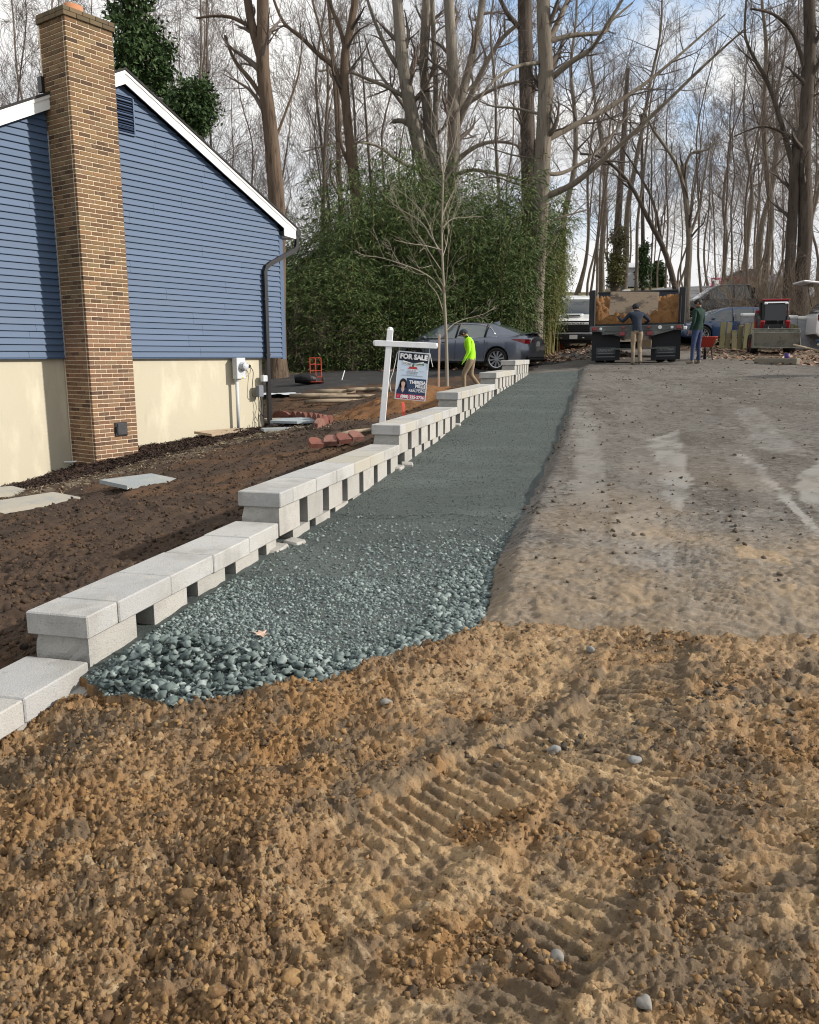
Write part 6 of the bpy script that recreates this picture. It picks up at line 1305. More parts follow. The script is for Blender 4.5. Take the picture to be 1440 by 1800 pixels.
# ---------------------------------------------------------------- people
SK = mat('skin_tone', (.30, .17, .115), .6); HAIR = mat('dark_hair', (.012, .010, .009), .7)
def person(lab, loc, rz, J, cl, sc=1.0):
    """J: joint -> (x, y, z) facing +y; cl: body part -> material"""
    t = thing('person', lab, 'person', loc, rz); t.scale = (sc,)*3
    rad = {'pelvis': .135, 'waist': .125, 'chest': .15, 'upch': .125, 'neckb': .07, 'neck': .055, 'head': .088, 'top': .082, 'chin': .055, 'nose': .02}
    bones = [('pelvis', 'waist', 'shirt'), ('waist', 'chest', 'shirt'), ('chest', 'upch', 'shirt'), ('upch', 'neckb', 'shirt'), ('neckb', 'neck', 'skin'), ('neck', 'head', 'skin'), ('head', 'top', 'skin'), ('head', 'chin', 'skin')]
    for s in 'LR':
        rad.update({'sho'+s: .072, 'elb'+s: .05, 'wri'+s: .034, 'pal'+s: .036, 'hip'+s: .098, 'kne'+s: .068, 'ank'+s: .05, 'heel'+s: .048, 'toe'+s: .036})
        bones += [('upch', 'sho'+s, 'shirt'), ('sho'+s, 'elb'+s, 'sleeve'), ('elb'+s, 'wri'+s, 'sleeve'), ('wri'+s, 'pal'+s, 'hand'), ('pelvis', 'hip'+s, 'pants'), ('hip'+s, 'kne'+s, 'pants'), ('kne'+s, 'ank'+s, 'pants'), ('ank'+s, 'heel'+s, 'shoe'), ('heel'+s, 'toe'+s, 'shoe')]
        w, p = Vector(J['wri'+s]), Vector(J['pal'+s]); d = (p-w).normalized(); sd = d.cross(Vector((0, 1, 0.3)) if abs(d.y) < .9 else Vector((1, 0, 0))).normalized()
        for k in range(4):
            o = (k-1.5)*.020; ln = (.062, .074, .078, .058)[k]
            J['f%d%s' % (k, s)] = p+d*(.03+ln*.5)+sd*o; J['g%d%s' % (k, s)] = p+d*(.03+ln)+sd*o*1.05+Vector((0, .012, -.012)); rad['f%d%s' % (k, s)] = .0095; rad['g%d%s' % (k, s)] = .008
            bones += [('pal'+s, 'f%d%s' % (k, s), 'hand'), ('f%d%s' % (k, s), 'g%d%s' % (k, s), 'hand')]
        q = sd.cross(d)*.0+sd*(.045)+d*.0; J['t'+s] = w+d*.045+q; J['u'+s] = w+d*.085+q*1.15; rad['t'+s] = .011; rad['u'+s] = .009; bones += [('wri'+s, 't'+s, 'hand'), ('t'+s, 'u'+s, 'hand')]
    names = list(dict.fromkeys([b[0] for b in bones]+[b[1] for b in bones])); ix = {n: i for i, n in enumerate(names)}
    me = bpy.data.meshes.new('body'); me.from_pydata([tuple(J[n]) for n in names], [(ix[a], ix[b]) for a, b, _ in bones], []); o = bpy.data.objects.new('body', me); COL.objects.link(o)
    o.modifiers.new('s', 'SKIN').use_smooth_shade = True; sv = me.skin_vertices[0].data
    for n in names: sv[ix[n]].radius = (rad[n], rad[n]); sv[ix[n]].use_root = n == 'pelvis'
    ss = o.modifiers.new('u', 'SUBSURF'); ss.levels = ss.render_levels = 2
    dg = bpy.context.evaluated_depsgraph_get(); m2 = bpy.data.meshes.new_from_object(o.evaluated_get(dg)); bpy.data.objects.remove(o)
    keys = list(cl.keys()); A = np.array([tuple(J[b[0]]) for b in bones]); B = np.array([tuple(J[b[1]]) for b in bones]); kk = [b[2] for b in bones]
    rr = np.array([(rad[b[0]]+rad[b[1]])/2 for b in bones])
    m2.materials.clear()
    for k in keys: m2.materials.append(cl[k])
    C = np.array([tuple(p.center) for p in m2.polygons]); AB = B-A; tt = np.clip(np.einsum('nbk,bk->nb', C[:, None]-A[None], AB)/np.sum(AB*AB, 1), 0, 1); dist = np.linalg.norm(C[:, None]-(A[None]+AB[None]*tt[..., None]), axis=2)/rr
    best = dist.argmin(1); hem = cl.get('_hem', None)
    mi = [keys.index(kk[b]) for b in best]; zp = J['pelvis'][2]
    for i, c in enumerate(C):
        if kk[best[i]] == 'shirt' and c[2] < zp-.05 and 'pants' in keys: mi[i] = keys.index('pants')
        if kk[best[i]] == 'pants' and c[2] > zp-.05: mi[i] = keys.index('shirt')
        if kk[best[i]] == 'pants' and 'boot' in keys and c[2] < .36: mi[i] = keys.index('boot')
    m2.polygons.foreach_set('material_index', mi); m2.shade_smooth(); link('body', m2, t)
    h = Vector(J['head']); f = (Vector(J['chin'])-h); fw = Vector((f.x, f.y, 0)).normalized() if Vector((f.x, f.y, 0)).length > .01 else Vector((0, 1, 0)); up = (Vector(J['top'])-h).normalized(); rt = fw.cross(up).normalized(); fw = up.cross(rt).normalized()
    def feat(nm, m, pts, r):
        q = MB()
        for p, rr_ in zip(pts, r): V, F = ico(1); q.add([Vector(v)*rr_+p for v in V], F.tolist())
        q.obj(nm, m, t, True)
    c = h+up*.0
    feat('nose', cl['skin'], [c+fw*.098-up*.012, c+fw*.106-up*.022], [.016, .014]); feat('ears', cl['skin'], [c+rt*.092-up*.01, c-rt*.092-up*.01], [.024, .024]); feat('eyes', HAIR, [c+fw*.090+rt*.032+up*.012, c+fw*.090-rt*.032+up*.012], [.010, .010]); feat('mouth', mat('lip_tone', (.22, .09, .07), .6), [c+fw*.090-up*.055+rt*.012, c+fw*.090-up*.055-rt*.012], [.010, .010])
    return t, h, up, fw, rt
def dome(t, nm, m, h, up, fw, rt, r, lo, sy=1.08, brim=None, off=0):
    q = MB(); nv, nu = 7, 20; vs = []
    for i in range(nv+1):
        a = lo+(math.pi/2-lo)*i/nv
        for j in range(nu):
            b = 2*math.pi*j/nu; vs.append(h+up*(r*math.sin(a)*1.02+off)+fw*(r*math.cos(a)*math.sin(b)*sy)+rt*(r*math.cos(a)*math.cos(b)*.96))
    fs = [(i*nu+j, i*nu+(j+1) % nu, (i+1)*nu+(j+1) % nu, (i+1)*nu+j) for i in range(nv) for j in range(nu)]; q.add(vs, fs); o = q.obj(nm, m, t, True)
    if brim:
        b = MB(); n = 10; v1 = []; 
        for j in range(n+1):
            an = math.pi*j/n; v1.append(h+up*(r*math.sin(lo)+off)+fw*(r*.95*math.sin(an)*sy)+rt*(r*.95*math.cos(an))); v1.append(h+up*(r*math.sin(lo)+off-.015)+fw*((r*.95*sy+brim)*math.sin(an)**.8)+rt*(r*.9*math.cos(an)))
        b.add(v1+[v-up*.008 for v in v1], [(2*j, 2*j+1, 2*j+3, 2*j+2) for j in range(n)]+[(2*n+2+2*j, 2*n+2+2*j+2, 2*n+2+2*j+3, 2*n+2+2*j+1) for j in range(n)]+[(2*j+1, 2*n+2+2*j+1, 2*n+2+2*j+3, 2*j+3) for j in range(n)]); b.obj('cap_brim', m, o)
    return o
def stand(**k):
    J = {'pelvis': (0, 0, .97), 'waist': (0, 0, 1.10), 'chest': (0, .01, 1.27), 'upch': (0, 0, 1.40), 'neckb': (0, -.005, 1.475), 'neck': (0, .005, 1.53), 'head': (0, .03, 1.625), 'top': (0, .02, 1.675), 'chin': (0, .068, 1.565)}
    for s, x in (('L', -1), ('R', 1)):
        J.update({'sho'+s: (x*.175, -.005, 1.41), 'elb'+s: (x*.23, -.02, 1.14), 'wri'+s: (x*.235, .06, .91), 'pal'+s: (x*.235, .08, .84), 'hip'+s: (x*.09, 0, .92), 'kne'+s: (x*.10, .02, .50), 'ank'+s: (x*.105, -.01, .10), 'heel'+s: (x*.105, -.03, .045), 'toe'+s: (x*.12, .15, .035)})
    J.update(k); return {a: Vector(b) for a, b in J.items()}
M_hi = mat('lime_safety_shirt', (.36, .80, .02), .8, layers=[(14, (.26, .62, .02), .5, .75)], bump=(10, .5, .02)); M_khaki = mat('khaki_trousers', (.26, .20, .135), .9, layers=[(9, (.19, .145, .10), .5, .72)], bump=(12, .6, .02)); M_boot = mat('muddy_boot', (.20, .17, .13), .95, layers=[(20, (.12, .10, .075), .5, .7)])
M_navy = mat('navy_sweatshirt', (.018, .026, .042), .9, layers=[(10, (.03, .04, .058), .5, .75)], bump=(12, .5, .02)); M_green = mat('dark_green_sweater', (.010, .030, .022), .9, layers=[(10, (.018, .045, .034), .5, .75)], bump=(12, .5, .02)); M_jean = mat('blue_denim', (.028, .042, .095), .9, layers=[(9, (.05, .07, .13), .5, .72)], bump=(12, .5, .02)); M_dkglove = mat('dark_work_glove', (.03, .03, .032), .9); M_glove = mat('lime_glove', (.22, .5, .03), .9)
# walking worker, head bowed, facing left in the photo
J = stand(pelvis=(0, 0, .93), waist=(0, .03, 1.06), chest=(0, .07, 1.22), upch=(0, .10, 1.34), neckb=(0, .13, 1.41), neck=(0, .165, 1.455), head=(0, .225, 1.525), top=(0, .245, 1.575), chin=(0, .255, 1.455),
          shoL=(-.18, .09, 1.35), elbL=(-.22, .06, 1.09), wriL=(-.22, .16, .90), palL=(-.22, .19, .84), shoR=(.18, .09, 1.35), elbR=(.22, .02, 1.09), wriR=(.22, .09, .88), palR=(.22, .11, .81),
          hipL=(-.09, 0, .88), kneL=(-.10, .20, .50), ankL=(-.10, .18, .10), heelL=(-.10, .16, .045), toeL=(-.11, .34, .035), hipR=(.09, 0, .88), kneR=(.10, .03, .47), ankR=(.10, -.24, .14), heelR=(.10, -.27, .09), toeR=(.11, -.10, .035))
wx_, wy_ = (829-720)/1440*20.4*.99, 20.4
t, h, up, fw, rt = person('worker in a lime yellow shirt and khaki trousers walking head down by the sedan', (wx_, wy_, .56), R(82), J, {'shirt': M_hi, 'sleeve': M_hi, 'skin': SK, 'hand': M_glove, 'pants': M_khaki, 'shoe': M_boot}, .95)
dome(t, 'cap', mat('dark_grey_cap', (.03, .036, .045), .9), h, up, fw, rt, .108, .10, brim=.075); dome(t, 'hair', HAIR, h-fw*.018, up, fw, rt, .099, -.35, .95)
# man leaning into the tailgate
J = stand(pelvis=(0, -.05, .98), waist=(0, .02, 1.10), chest=(0, .10, 1.26), upch=(0, .15, 1.39), neckb=(0, .18, 1.46), neck=(0, .205, 1.51), head=(0, .25, 1.60), top=(0, .25, 1.65), chin=(0, .295, 1.545), shoL=(-.19, .15, 1.40), elbL=(-.36, .22, 1.20), wriL=(-.40, .42, 1.30), palL=(-.40, .48, 1.33), shoR=(.19, .15, 1.40), elbR=(.40, .20, 1.24), wriR=(.40, .42, 1.19), palR=(.39, .48, 1.19),
          kneL=(-.10, -.01, .52), ankL=(-.11, -.12, .11), heelL=(-.11, -.16, .05), toeL=(-.12, .02, .035), kneR=(.09, -.01, .52), ankR=(.07, -.16, .13), heelR=(.07, -.20, .10), toeR=(.075, -.04, .035))
mx2, my2 = (1111-720)/1440*22.05, 22.05
t, h, up, fw, rt = person('man in a navy sweatshirt and khaki trousers reaching into the dump truck', (mx2, my2, gz(mx2, my2)), R(2), J, {'shirt': M_navy, 'sleeve': M_navy, 'skin': SK, 'hand': M_dkglove, 'pants': M_khaki, 'shoe': M_boot, 'boot': M_boot}, .93)
dome(t, 'cap', mat('charcoal_cap', (.018, .02, .026), .9), h, up, fw, rt, .108, -.05, brim=.07); dome(t, 'hair', HAIR, h-fw*.015, up, fw, rt, .098, -.45, .95)
# man standing at the right, seen from behind, looking left
J = stand(pelvis=(0, 0, .96), head=(-.02, .04, 1.625), top=(-.02, .035, 1.675), chin=(-.045, .075, 1.562), shoL=(-.18, .0, 1.41), elbL=(-.24, -.02, 1.13), wriL=(-.22, .08, .92), palL=(-.21, .11, .86), elbR=(.24, .0, 1.13), wriR=(.22, .10, .94), palR=(.20, .13, .88), hipL=(-.09, 0, .91), kneL=(-.17, .0, .50), ankL=(-.25, -.04, .10), heelL=(-.255, -.07, .045), toeL=(-.31, .10, .035), hipR=(.09, 0, .91), kneR=(.11, .02, .50), ankR=(.11, -.02, .10), heelR=(.11, -.05, .045), toeR=(.13, .13, .035))
mx3, my3 = (1215-720)/1440*22.0, 22.0
t, h, up, fw, rt = person('man in a dark green sweater and blue jeans standing at the truck corner', (mx3, my3, gz(mx3, my3)), R(38), J, {'shirt': M_green, 'sleeve': M_green, 'skin': SK, 'hand': SK, 'pants': M_jean, 'shoe': M_boot}, .96)
dome(t, 'hair', HAIR, h-fw*.012, up, fw, rt, .110, -.30, 1.0)
# ---------------------------------------------------------------- the sale sign
M_wood_w = mat('white_painted_post', (.76, .78, .80), .6, layers=[(8, (.68, .70, .72), .5, .72), (40, (.55, .56, .56), .62, .75)], bump=(30, .2, .003))
SY = 12.5; sb = at(672, 742, SY); st_ = at(686, 580, SY); sx0 = sb.x; zb_ = gz(sb.x, SY)
tilt = math.atan2(st_.x-sb.x, st_.z-sb.z); hgt = (st_.z-zb_)/math.cos(tilt)+.02
sp_ = thing('sign_post', 'leaning white wooden sign post with a crossarm standing behind the block wall', 'sign post', (sb.x, SY, zb_), R(0), None, 0, tilt)
q = MB(); q.box((0, 0, hgt/2-.16), (.092, .092, hgt+.32-.03), bev=.006); q.lathe([(.046, hgt-.02), (.040, hgt+.005), (.022, hgt+.02), (0, hgt+.024)], 16); q.obj('post', M_wood_w, sp_)
a0, a1 = at(657, 603, SY), at(769, 608, SY); L_arm = (a1-a0).length; mid = (a0+a1)/2-Vector((sb.x, SY, zb_)); rot = -tilt
arm_ang = math.atan2(-(a1.z-a0.z), a1.x-a0.x)
q = MB(); q.box((0, 0, 0), (L_arm-.03, .085, .085), bev=.006)
for s in (-1, 1): q.lathe([(.042, 0), (.036, s*.018), (0, s*.026)], 12, (s*(L_arm/2-.015), 0, 0), 'x')
ar = q.obj('crossarm', M_wood_w, sp_); Mi = sp_.matrix_basis.inverted(); ar.matrix_basis = Mi @ Matrix.Translation((a0+a1)/2+Vector((0, -.012, 0))) @ Euler((0, arm_ang, 0)).to_matrix().to_4x4()
# panel with its printing
pl_tl, pl_tr, pl_bl = at(701, 616, SY), at(756, 621.5, SY), at(693.5, 700.5, SY)
PW = (pl_tr-pl_tl).length; PH = (pl_bl-pl_tl).length; ux = (pl_tr-pl_tl).normalized(); uz = (pl_tl-pl_bl).normalized(); ux = (ux-uz*ux.dot(uz)).normalized(); uy = uz.cross(ux)
pn = thing('sale_sign', 'hanging for sale sign panel with an agent portrait and a red phone strip', 'sign', (0, 0, 0)); Mp = Matrix((ux, uy, uz)).transposed().to_4x4(); Mp.translation = pl_tl; pn.matrix_basis = Mp
q = MB(); q.box((PW/2, 0, -PH/2), (PW, .012, PH)); q.obj('panel', mat('white_sign_plastic', (.74, .78, .82), .35), pn)
def flat(nm, poly, m, lay):
    q = MB(); q.prism([(u*PW, -v*PH) for u, v in poly], -.0065-lay*.0008, -.006, lambda u, v, h: (u, h, v)); return q.obj(nm, m, pn)
def col(nm, c, r=.4): return mat(nm, c, r)
c_nv = col('print_black_navy', (.012, .016, .028)); c_bl = col('print_navy_blue', (.035, .065, .135)); c_ice = col('print_ice_blue', (.56, .67, .80)); c_rd = col('print_crimson', (.48, .045, .085)); c_wh = col('print_white', (.85, .86, .88)); c_gr = col('print_grey', (.33, .36, .40)); c_gn = col('print_green', (.07, .14, .08)); c_sk = col('print_skin', (.62, .42, .36)); c_hr = col('print_dark_hair', (.022, .014, .016)); c_roof = col('print_roof_red', (.42, .05, .05)); c_pale = col('print_pale_grey', (.62, .65, .70))
e = .035
flat('print_field', [(e, .02), (1-e, .02), (1-e, .98), (e, .98)], c_ice, 0)
flat('top_band', [(e, .025), (1-e, .025), (1-e, .215), (.72, .205), (.5, .235), (.28, .205), (e, .19)], c_nv, 1); flat('name_band', [(.34, .545), (1-e, .545), (1-e, .89), (.34, .89)], c_bl, 1); flat('phone_band', [(e, .885), (1-e, .885), (1-e, .982), (e, .982)], c_rd, 2)
FR = Euler((math.pi/2, 0, 0)).to_matrix().to_4x4()
def sign_text(nm, txt, u, v, size, m, bold, sx=1, al='CENTER', rz=0): return text_obj(nm, txt, size, m, pn, Matrix.Translation((u*PW, -.0095, -v*PH)) @ Euler((0, rz, 0)).to_matrix().to_4x4() @ FR, bold, sx, al)
sign_text('for_sale_lettering', 'FOR SALE', .5, .108, .098, c_wh, .0055, .98)
flat('logo_banner', [(.17, .19), (.46, .235), (.46, .30), (.17, .275)], c_wh, 2); flat('logo_banner', [(.54, .235), (.83, .19), (.83, .275), (.54, .30)], c_wh, 2)
sign_text('logo_lettering', 'HOME', .315, .252, .045, c_gr, .002, 1.0, rz=.10); sign_text('logo_lettering', 'TOWNE', .69, .252, .042, c_gn, .002, .95, rz=-.10)
flat('logo_cupola', [(.47, .27), (.50, .225), (.53, .27), (.53, .305), (.47, .305)], c_gn, 3); flat('logo_house_roof', [(.40, .305), (.62, .305), (.66, .355), (.35, .355)], c_roof, 3); flat('logo_house_wall', [(.37, .355), (.64, .355), (.64, .41), (.37, .41)], c_pale, 3); flat('logo_house_eave', [(.33, .405), (.68, .405), (.68, .418), (.33, .418)], c_gr, 4)
for u in (.42, .50, .58): flat('logo_window', [(u-.015, .37), (u+.015, .37), (u+.015, .40), (u-.015, .40)], c_gr, 4)
for u in (.36, .46, .56, .65): flat('logo_column', [(u-.006, .418), (u+.006, .418), (u+.006, .48), (u-.006, .48)], c_gr, 4)
flat('logo_porch', [(.40, .44), (.61, .44), (.61, .452), (.40, .452)], c_gr, 4); flat('logo_ground', [(.18, .485), (.84, .485), (.84, .492), (.18, .492)], c_gr, 4)
for u in (.2, .8): flat('logo_tagline', [(u-.06, .372), (u+.06, .372), (u+.06, .384), (u-.06, .384)], c_pale, 4)
el = lambda cu, cv, ru, rv, n=18: [(cu+ru*math.cos(a), cv+rv*math.sin(a)) for a in [2*math.pi*i/n for i in range(n)]]
flat('portrait_hair', el(.235, .665, .115, .105), c_hr, 2); flat('portrait_hair', [(.12, .67), (.35, .67), (.40, .80), (.07, .80)], c_hr, 2); flat('portrait_jacket', [(e, .885), (.05, .80), (.15, .755), (.34, .755), (.42, .81), (.44, .885)], col('print_jacket', (.02, .035, .085)), 3); flat('portrait_neck', [(.20, .72), (.28, .72), (.29, .80), (.24, .86), (.19, .80)], c_sk, 4); flat('portrait_face', el(.24, .675, .062, .072), c_sk, 5); flat('portrait_fringe', [(.17, .64), (.20, .60), (.28, .60), (.315, .645), (.24, .625)], c_hr, 6)
sign_text('name_lettering', 'THERESA', .955, .628, .066, c_wh, .003, .92, 'RIGHT'); sign_text('name_lettering', 'MILLS', .955, .705, .066, c_wh, .003, .95, 'RIGHT'); flat('name_rule', [(.58, .758), (.955, .758), (.955, .765), (.58, .765)], c_wh, 3); sign_text('title_lettering', 'REALTOR\u00ae', .955, .803, .050, c_wh, .001, .98, 'RIGHT'); sign_text('phone_lettering', '(888) 225-2736', .56, .937, .062, c_wh, .0028, .92); flat('phone_mark', el(.10, .937, .025, .014), col('print_light_red', (.6, .2, .2)), 3)
q = MB()
for u in (.02, .98):
    P = pl_tl+ux*PW*u; top = Vector((P.x, SY-.01, a0.z+(a1.z-a0.z)*(P.x-a0.x)/(a1.x-a0.x)-.045)); q.tube([Mp.inverted() @ P, Mp.inverted() @ top], .004, 6)
q.obj('hook', M_chrome, pn)
tw = thing('cable_tie', 'loose white tie string dangling at the left edge of the sale sign', 'string'); cable([pl_tl+ux*-.02+Vector((0, -.01, -.02)), pl_tl+ux*-.05+uz*-.3+Vector((0, -.015, 0)), pl_tl+ux*-.09+uz*-.48+Vector((0, -.015, 0)), pl_tl+ux*-.06+uz*-.62+Vector((0, -.01, 0))], .004, M_wood_w, 'string', tw)
tw = thing('cable_tie', 'short white string end at the upper right corner of the sale sign', 'string'); cable([pl_tr+Vector((.0, -.01, .0)), pl_tr+Vector((.02, -.015, -.1)), pl_tr+Vector((.045, -.015, -.2))], .004, M_wood_w, 'string', tw)
M_flag = mat('fluorescent_pink_paint', (.85, .12, .10), .7)
kx = at(713, 722, 11.9); q = MB(); q.box((0, 0, .07), (.035, .022, .56), rx=.04); o = tag(q.obj('marker_stake', M_flag), 'fluorescent pink stake poking up under the sale sign', 'stake'); o.location = (kx.x, 11.9, gz(kx.x, 11.9)); o.rotation_euler = (0, -.12, .2)
kx = at(709, 717, 12.1); q = MB(); q.box((0, 0, .08), (.03, .02, .44)); o = tag(q.obj('marker_stake', mat('faded_orange_paint', (.75, .16, .05), .8)), 'shorter orange stake beside the pink stake under the sale sign', 'stake'); o.location = (kx.x, 12.15, gz(kx.x, 12.15)); o.rotation_euler = (0, .03, .4)
kx = at(771, 675, 18.6); q = MB(); zz = gz(kx.x, 18.6); q.box((0, 0, .62), (.045, .03, 1.5), bev=.004); o = tag(q.obj('wooden_stake', mat('pinkish_lumber', (.50, .36, .27), .85, layers=[(4, (.42, .30, .22), .5, .7, (1, 1, .1))])), 'thin pinkish wooden stake beside the young tree', 'stake'); o.location = (kx.x, 18.6, zz); o.rotation_euler = (0, .01, 0)
# mound of orange soil at the planting
nx = 70; U, V_ = np.meshgrid(np.linspace(-1.9, 1.5, nx), np.linspace(-3.2, 2.6, nx)); mxx, myy = .35, 17.6
xx = mxx+U+.25*V_; yy = myy+V_; hh = .26*np.exp(-(((U+.1)/1.0)**2+(V_/1.9)**2)**1.3)+.09*(fbm(xx*3, yy*3, 210, 4)-.5)+.07*(fbm(xx*9, yy*9, 211, 3)-.5)+.07*np.maximum(0, .55-worley(xx*4, yy*4, 212)[0])
msk = sst(1.0, .75, np.maximum(np.abs((U+.2)/1.7), np.abs((V_+.3)/2.9))); zz = base(xx, yy)+hh*msk-.12*(1-msk)-.0
idx = np.arange(nx*nx).reshape(nx, nx); q_ = np.stack([idx[:-1, :-1], idx[:-1, 1:], idx[1:, 1:], idx[1:, :-1]], -1).reshape(-1, 4)
o = mesh_np('soil_mound', np.stack([xx.ravel(), yy.ravel(), zz.ravel()], 1), q_, mat('orange_backfill', (.19, .092, .036), .95, layers=[(4, (.12, .06, .027), .42, .66), (18, (.26, .13, .052), .55, .72)], bump=(30, .9, .03)), None, True); tag(o, 'low mound of orange backfill soil around the young tree', kind='structure')
# ---------------------------------------------------------------- flagstones, edging, odds and ends in the yard
M_flags = [mat('bluestone_'+n, c, .85, layers=[(5, c2, .45, .7), (40, (.16, .17, .17), .58, .75)], bump=(40, .4, .005)) for n, c, c2 in (('grey', (.27, .295, .305), (.33, .33, .30)), ('buff', (.36, .335, .28), (.30, .30, .28)), ('tan', (.40, .31, .215), (.46, .38, .28)), ('blue', (.33, .38, .41), (.28, .32, .35)))]
def slab(px, py, w, d, rz, mi, lab, dz=.03, tx=0, ty=0, shape=None, th=.045):
    P = gp(px, py, 3, 40); q = MB(); pol = shape or [(-w/2, -d/2), (w/2, -d/2), (w/2, d/2), (-w/2, d/2)]
    q.prism(pol, -th/2, th/2, lambda u, v, h: (u, v, h)); o = tag(q.obj('flagstone', M_flags[mi]), lab, 'flagstone'); o.location = (P.x, P.y, P.z+dz); o.rotation_euler = (tx, ty, rz); return o
slab(246, 853, .75, .48, HZ+.05, 0, 'grey rectangular flagstone lying alone in front of the chimney', .05, .06, .02)
slab(316, 771, .85, .5, HZ, 0, 'thin grey flagstone lying on the mulch right of the chimney', .07, .03, 0); slab(394, 766, .95, .55, HZ-.1, 2, 'tan board like flagstone below the electric meter', .07, .03, 0)
slab(8, 875, .5, .5, HZ, 1, 'pale flagstone at the left edge beside the mulch', .08, .05, .05); slab(40, 893, 1.1, .5, HZ+.05, 1, 'long buff flagstone at the left edge below the pale one', .05, .03, 0)
slab(503, 742, .9, .45, HZ-.5, 1, 'buff flagstone behind the foot of the downspout', .06); slab(522, 748, 1.1, .8, HZ-.55, 3, 'pale blue pointed flagstone inside the brick edging', .10, .03, 0, [(-.55, -.1), (-.1, -.38), (.5, -.3), (.45, .3), (-.2, .3)]); slab(505, 757, .9, .3, HZ-.6, 0, 'narrow dark flagstone below the pointed one', .03)
M_edge = mat('red_scalloped_edging', (.17, .062, .045), .9, rnd=('object', (.14, .05, .038), (.20, .078, .056), (.17, .07, .055), (.24, .13, .105)), layers=[(12, (.10, .045, .035), .5, .72)], bump=(50, .5, .006))
def edging(pts, name, lab, n, up=True, lay=False):
    t = thing(name, lab, 'garden edging'); P = [gp(a, b, 3, 40) for a, b in pts]; cum = [0]
    for a, b in zip(P[:-1], P[1:]): cum.append(cum[-1]+(b-a).length)
    tot = cum[-1]; L_ = tot/n
    pol = [(-.5*L_+.008, 0), (.5*L_-.008, 0), (.5*L_-.008, .10), (.34*L_, .15), (.12*L_, .175), (-.12*L_, .175), (-.34*L_, .15), (-.5*L_+.008, .10)]
    for i in range(n):
        s = (i+.5)*L_; k = max(j for j in range(len(cum)) if cum[j] <= s); k = min(k, len(P)-2); f = (s-cum[k])/(cum[k+1]-cum[k]); c = P[k].lerp(P[k+1], f); d = P[k+1]-P[k]
        q = MB(); q.prism(pol, -.032, .032, lambda u, v, h: (u, h, v-.02)); o = q.obj('edging_block', M_edge, t); o.location = c+Vector((0, 0, .03 if not lay else .10)); o.rotation_euler = (-1.15 if lay else rg.uniform(-.12, .12), rg.uniform(-.05, .05), math.atan2(d.y, d.x)+rg.uniform(-.08, .08))
    return t
edging([(480, 737), (515, 738), (550, 742), (575, 748)], 'brick_edging', 'row of red scalloped edging blocks curving behind the pale flagstones', 8); edging([(541, 758), (560, 755), (584, 746)], 'brick_edging', 'short row of pinkish edging blocks closing the front of the flagstone bed', 3)
edging([(545, 799), (570, 794), (600, 790), (640, 782)], 'brick_edging', 'tumbled red edging blocks lying near the wall below the sale sign', 4, lay=True)
M_log = mat('split_log', (.29, .235, .17), .9, layers=[(3, (.17, .13, .09), .45, .7)])
def stick(px, py, ln, r, rz, m, lab, cat='stick', ry=0, nm='stick'):
    P = gp(px, py, 3, 40); q = MB(); q.tube([(-ln/2, 0, 0), (-ln*.1, .02, .01), (ln/2, 0, 0)], [r, r*.95, r*.8], 7); o = tag(q.obj(nm, m, None, True), lab, cat); o.location = (P.x, P.y, P.z+r*.8+.01); o.rotation_euler = (0, ry, rz); return o
stick(625, 765, .55, .035, .5, M_log, 'pale split stick above the tumbled edging blocks', ry=-.1); stick(595, 709, 1.6, .05, .35, M_log, 'pale rotten log lying left of the sign post', 'log', nm='log'); stick(560, 700, 1.4, .06, .3, M_log, 'broken pale log farthest left in the yard debris', 'log', nm='log'); stick(628, 700, 1.9, .04, .45, M_log, 'long thin log running behind the sign post', 'log', nm='log'); stick(590, 694, 1.0, .07, .2, M_log, 'thick crumbling log at the edge of the asphalt pad', 'log', nm='log')
stick(645, 688, 1.1, .05, .6, M_log, 'bleached log in front of the asphalt pad by the sign post', 'log', nm='log')
P = gp(150, 815, 5, 30); wr_ = thing('wire_offcut', 'loose white wire offcut curling on the mulch in front of the chimney', 'wire', (P.x, P.y, P.z)); cable([(-.30, -.1, .04), (-.1, -.06, .05), (.05, 0, .16), (.10, .02, .32)], .012, M_wood_w, 'wire', wr_); cable([(.03, 0, .13), (.14, -.05, .05), (.05, -.12, .04)], .006, M_wood_w, 'wire', wr_)
# red hand truck and a dark roll by the undergrowth
P = gp(556, 674, 10, 40); M_rt = mat('red_tubular_steel', (.45, .06, .035), .5); ht = thing('hand_truck', 'red tubular hand truck standing at the edge of the undergrowth', 'hand truck', (P.x, P.y, P.z), R(12), None, R(-10)); q = MB()
for x in (-.15, 0, .15): q.tube([(x, 0, .0), (x, 0, .68)], .012, 6)
for z in (.02, .17, .34, .51, .68): q.tube([(-.15, 0, z), (.15, 0, z)], .012, 6)
q.obj('frame', M_rt, ht); q = MB(); q.box((0, -.11, .012), (.34, .22, .012)); q.obj('toe_plate', M_rt, ht)
for s in (-1, 1): wheel(ht, s*.18, .06, .10, .10, .05, 5, 1, .5).rotation_euler = (0, 0, R(90))
P = gp(538, 676, 10, 40); q = MB(); q.tube([(-.3, 0, .14), (-.12, .02, .16), (.1, 0, .15), (.28, .02, .13)], [.10, .14, .15, .09], 10); o = tag(q.obj('plastic_roll', mat('black_sheet_plastic', (.012, .012, .014), .35, bump=(8, .8, .04)), None, True), 'crumpled black plastic roll beside the red hand truck', 'plastic roll'); o.location = P
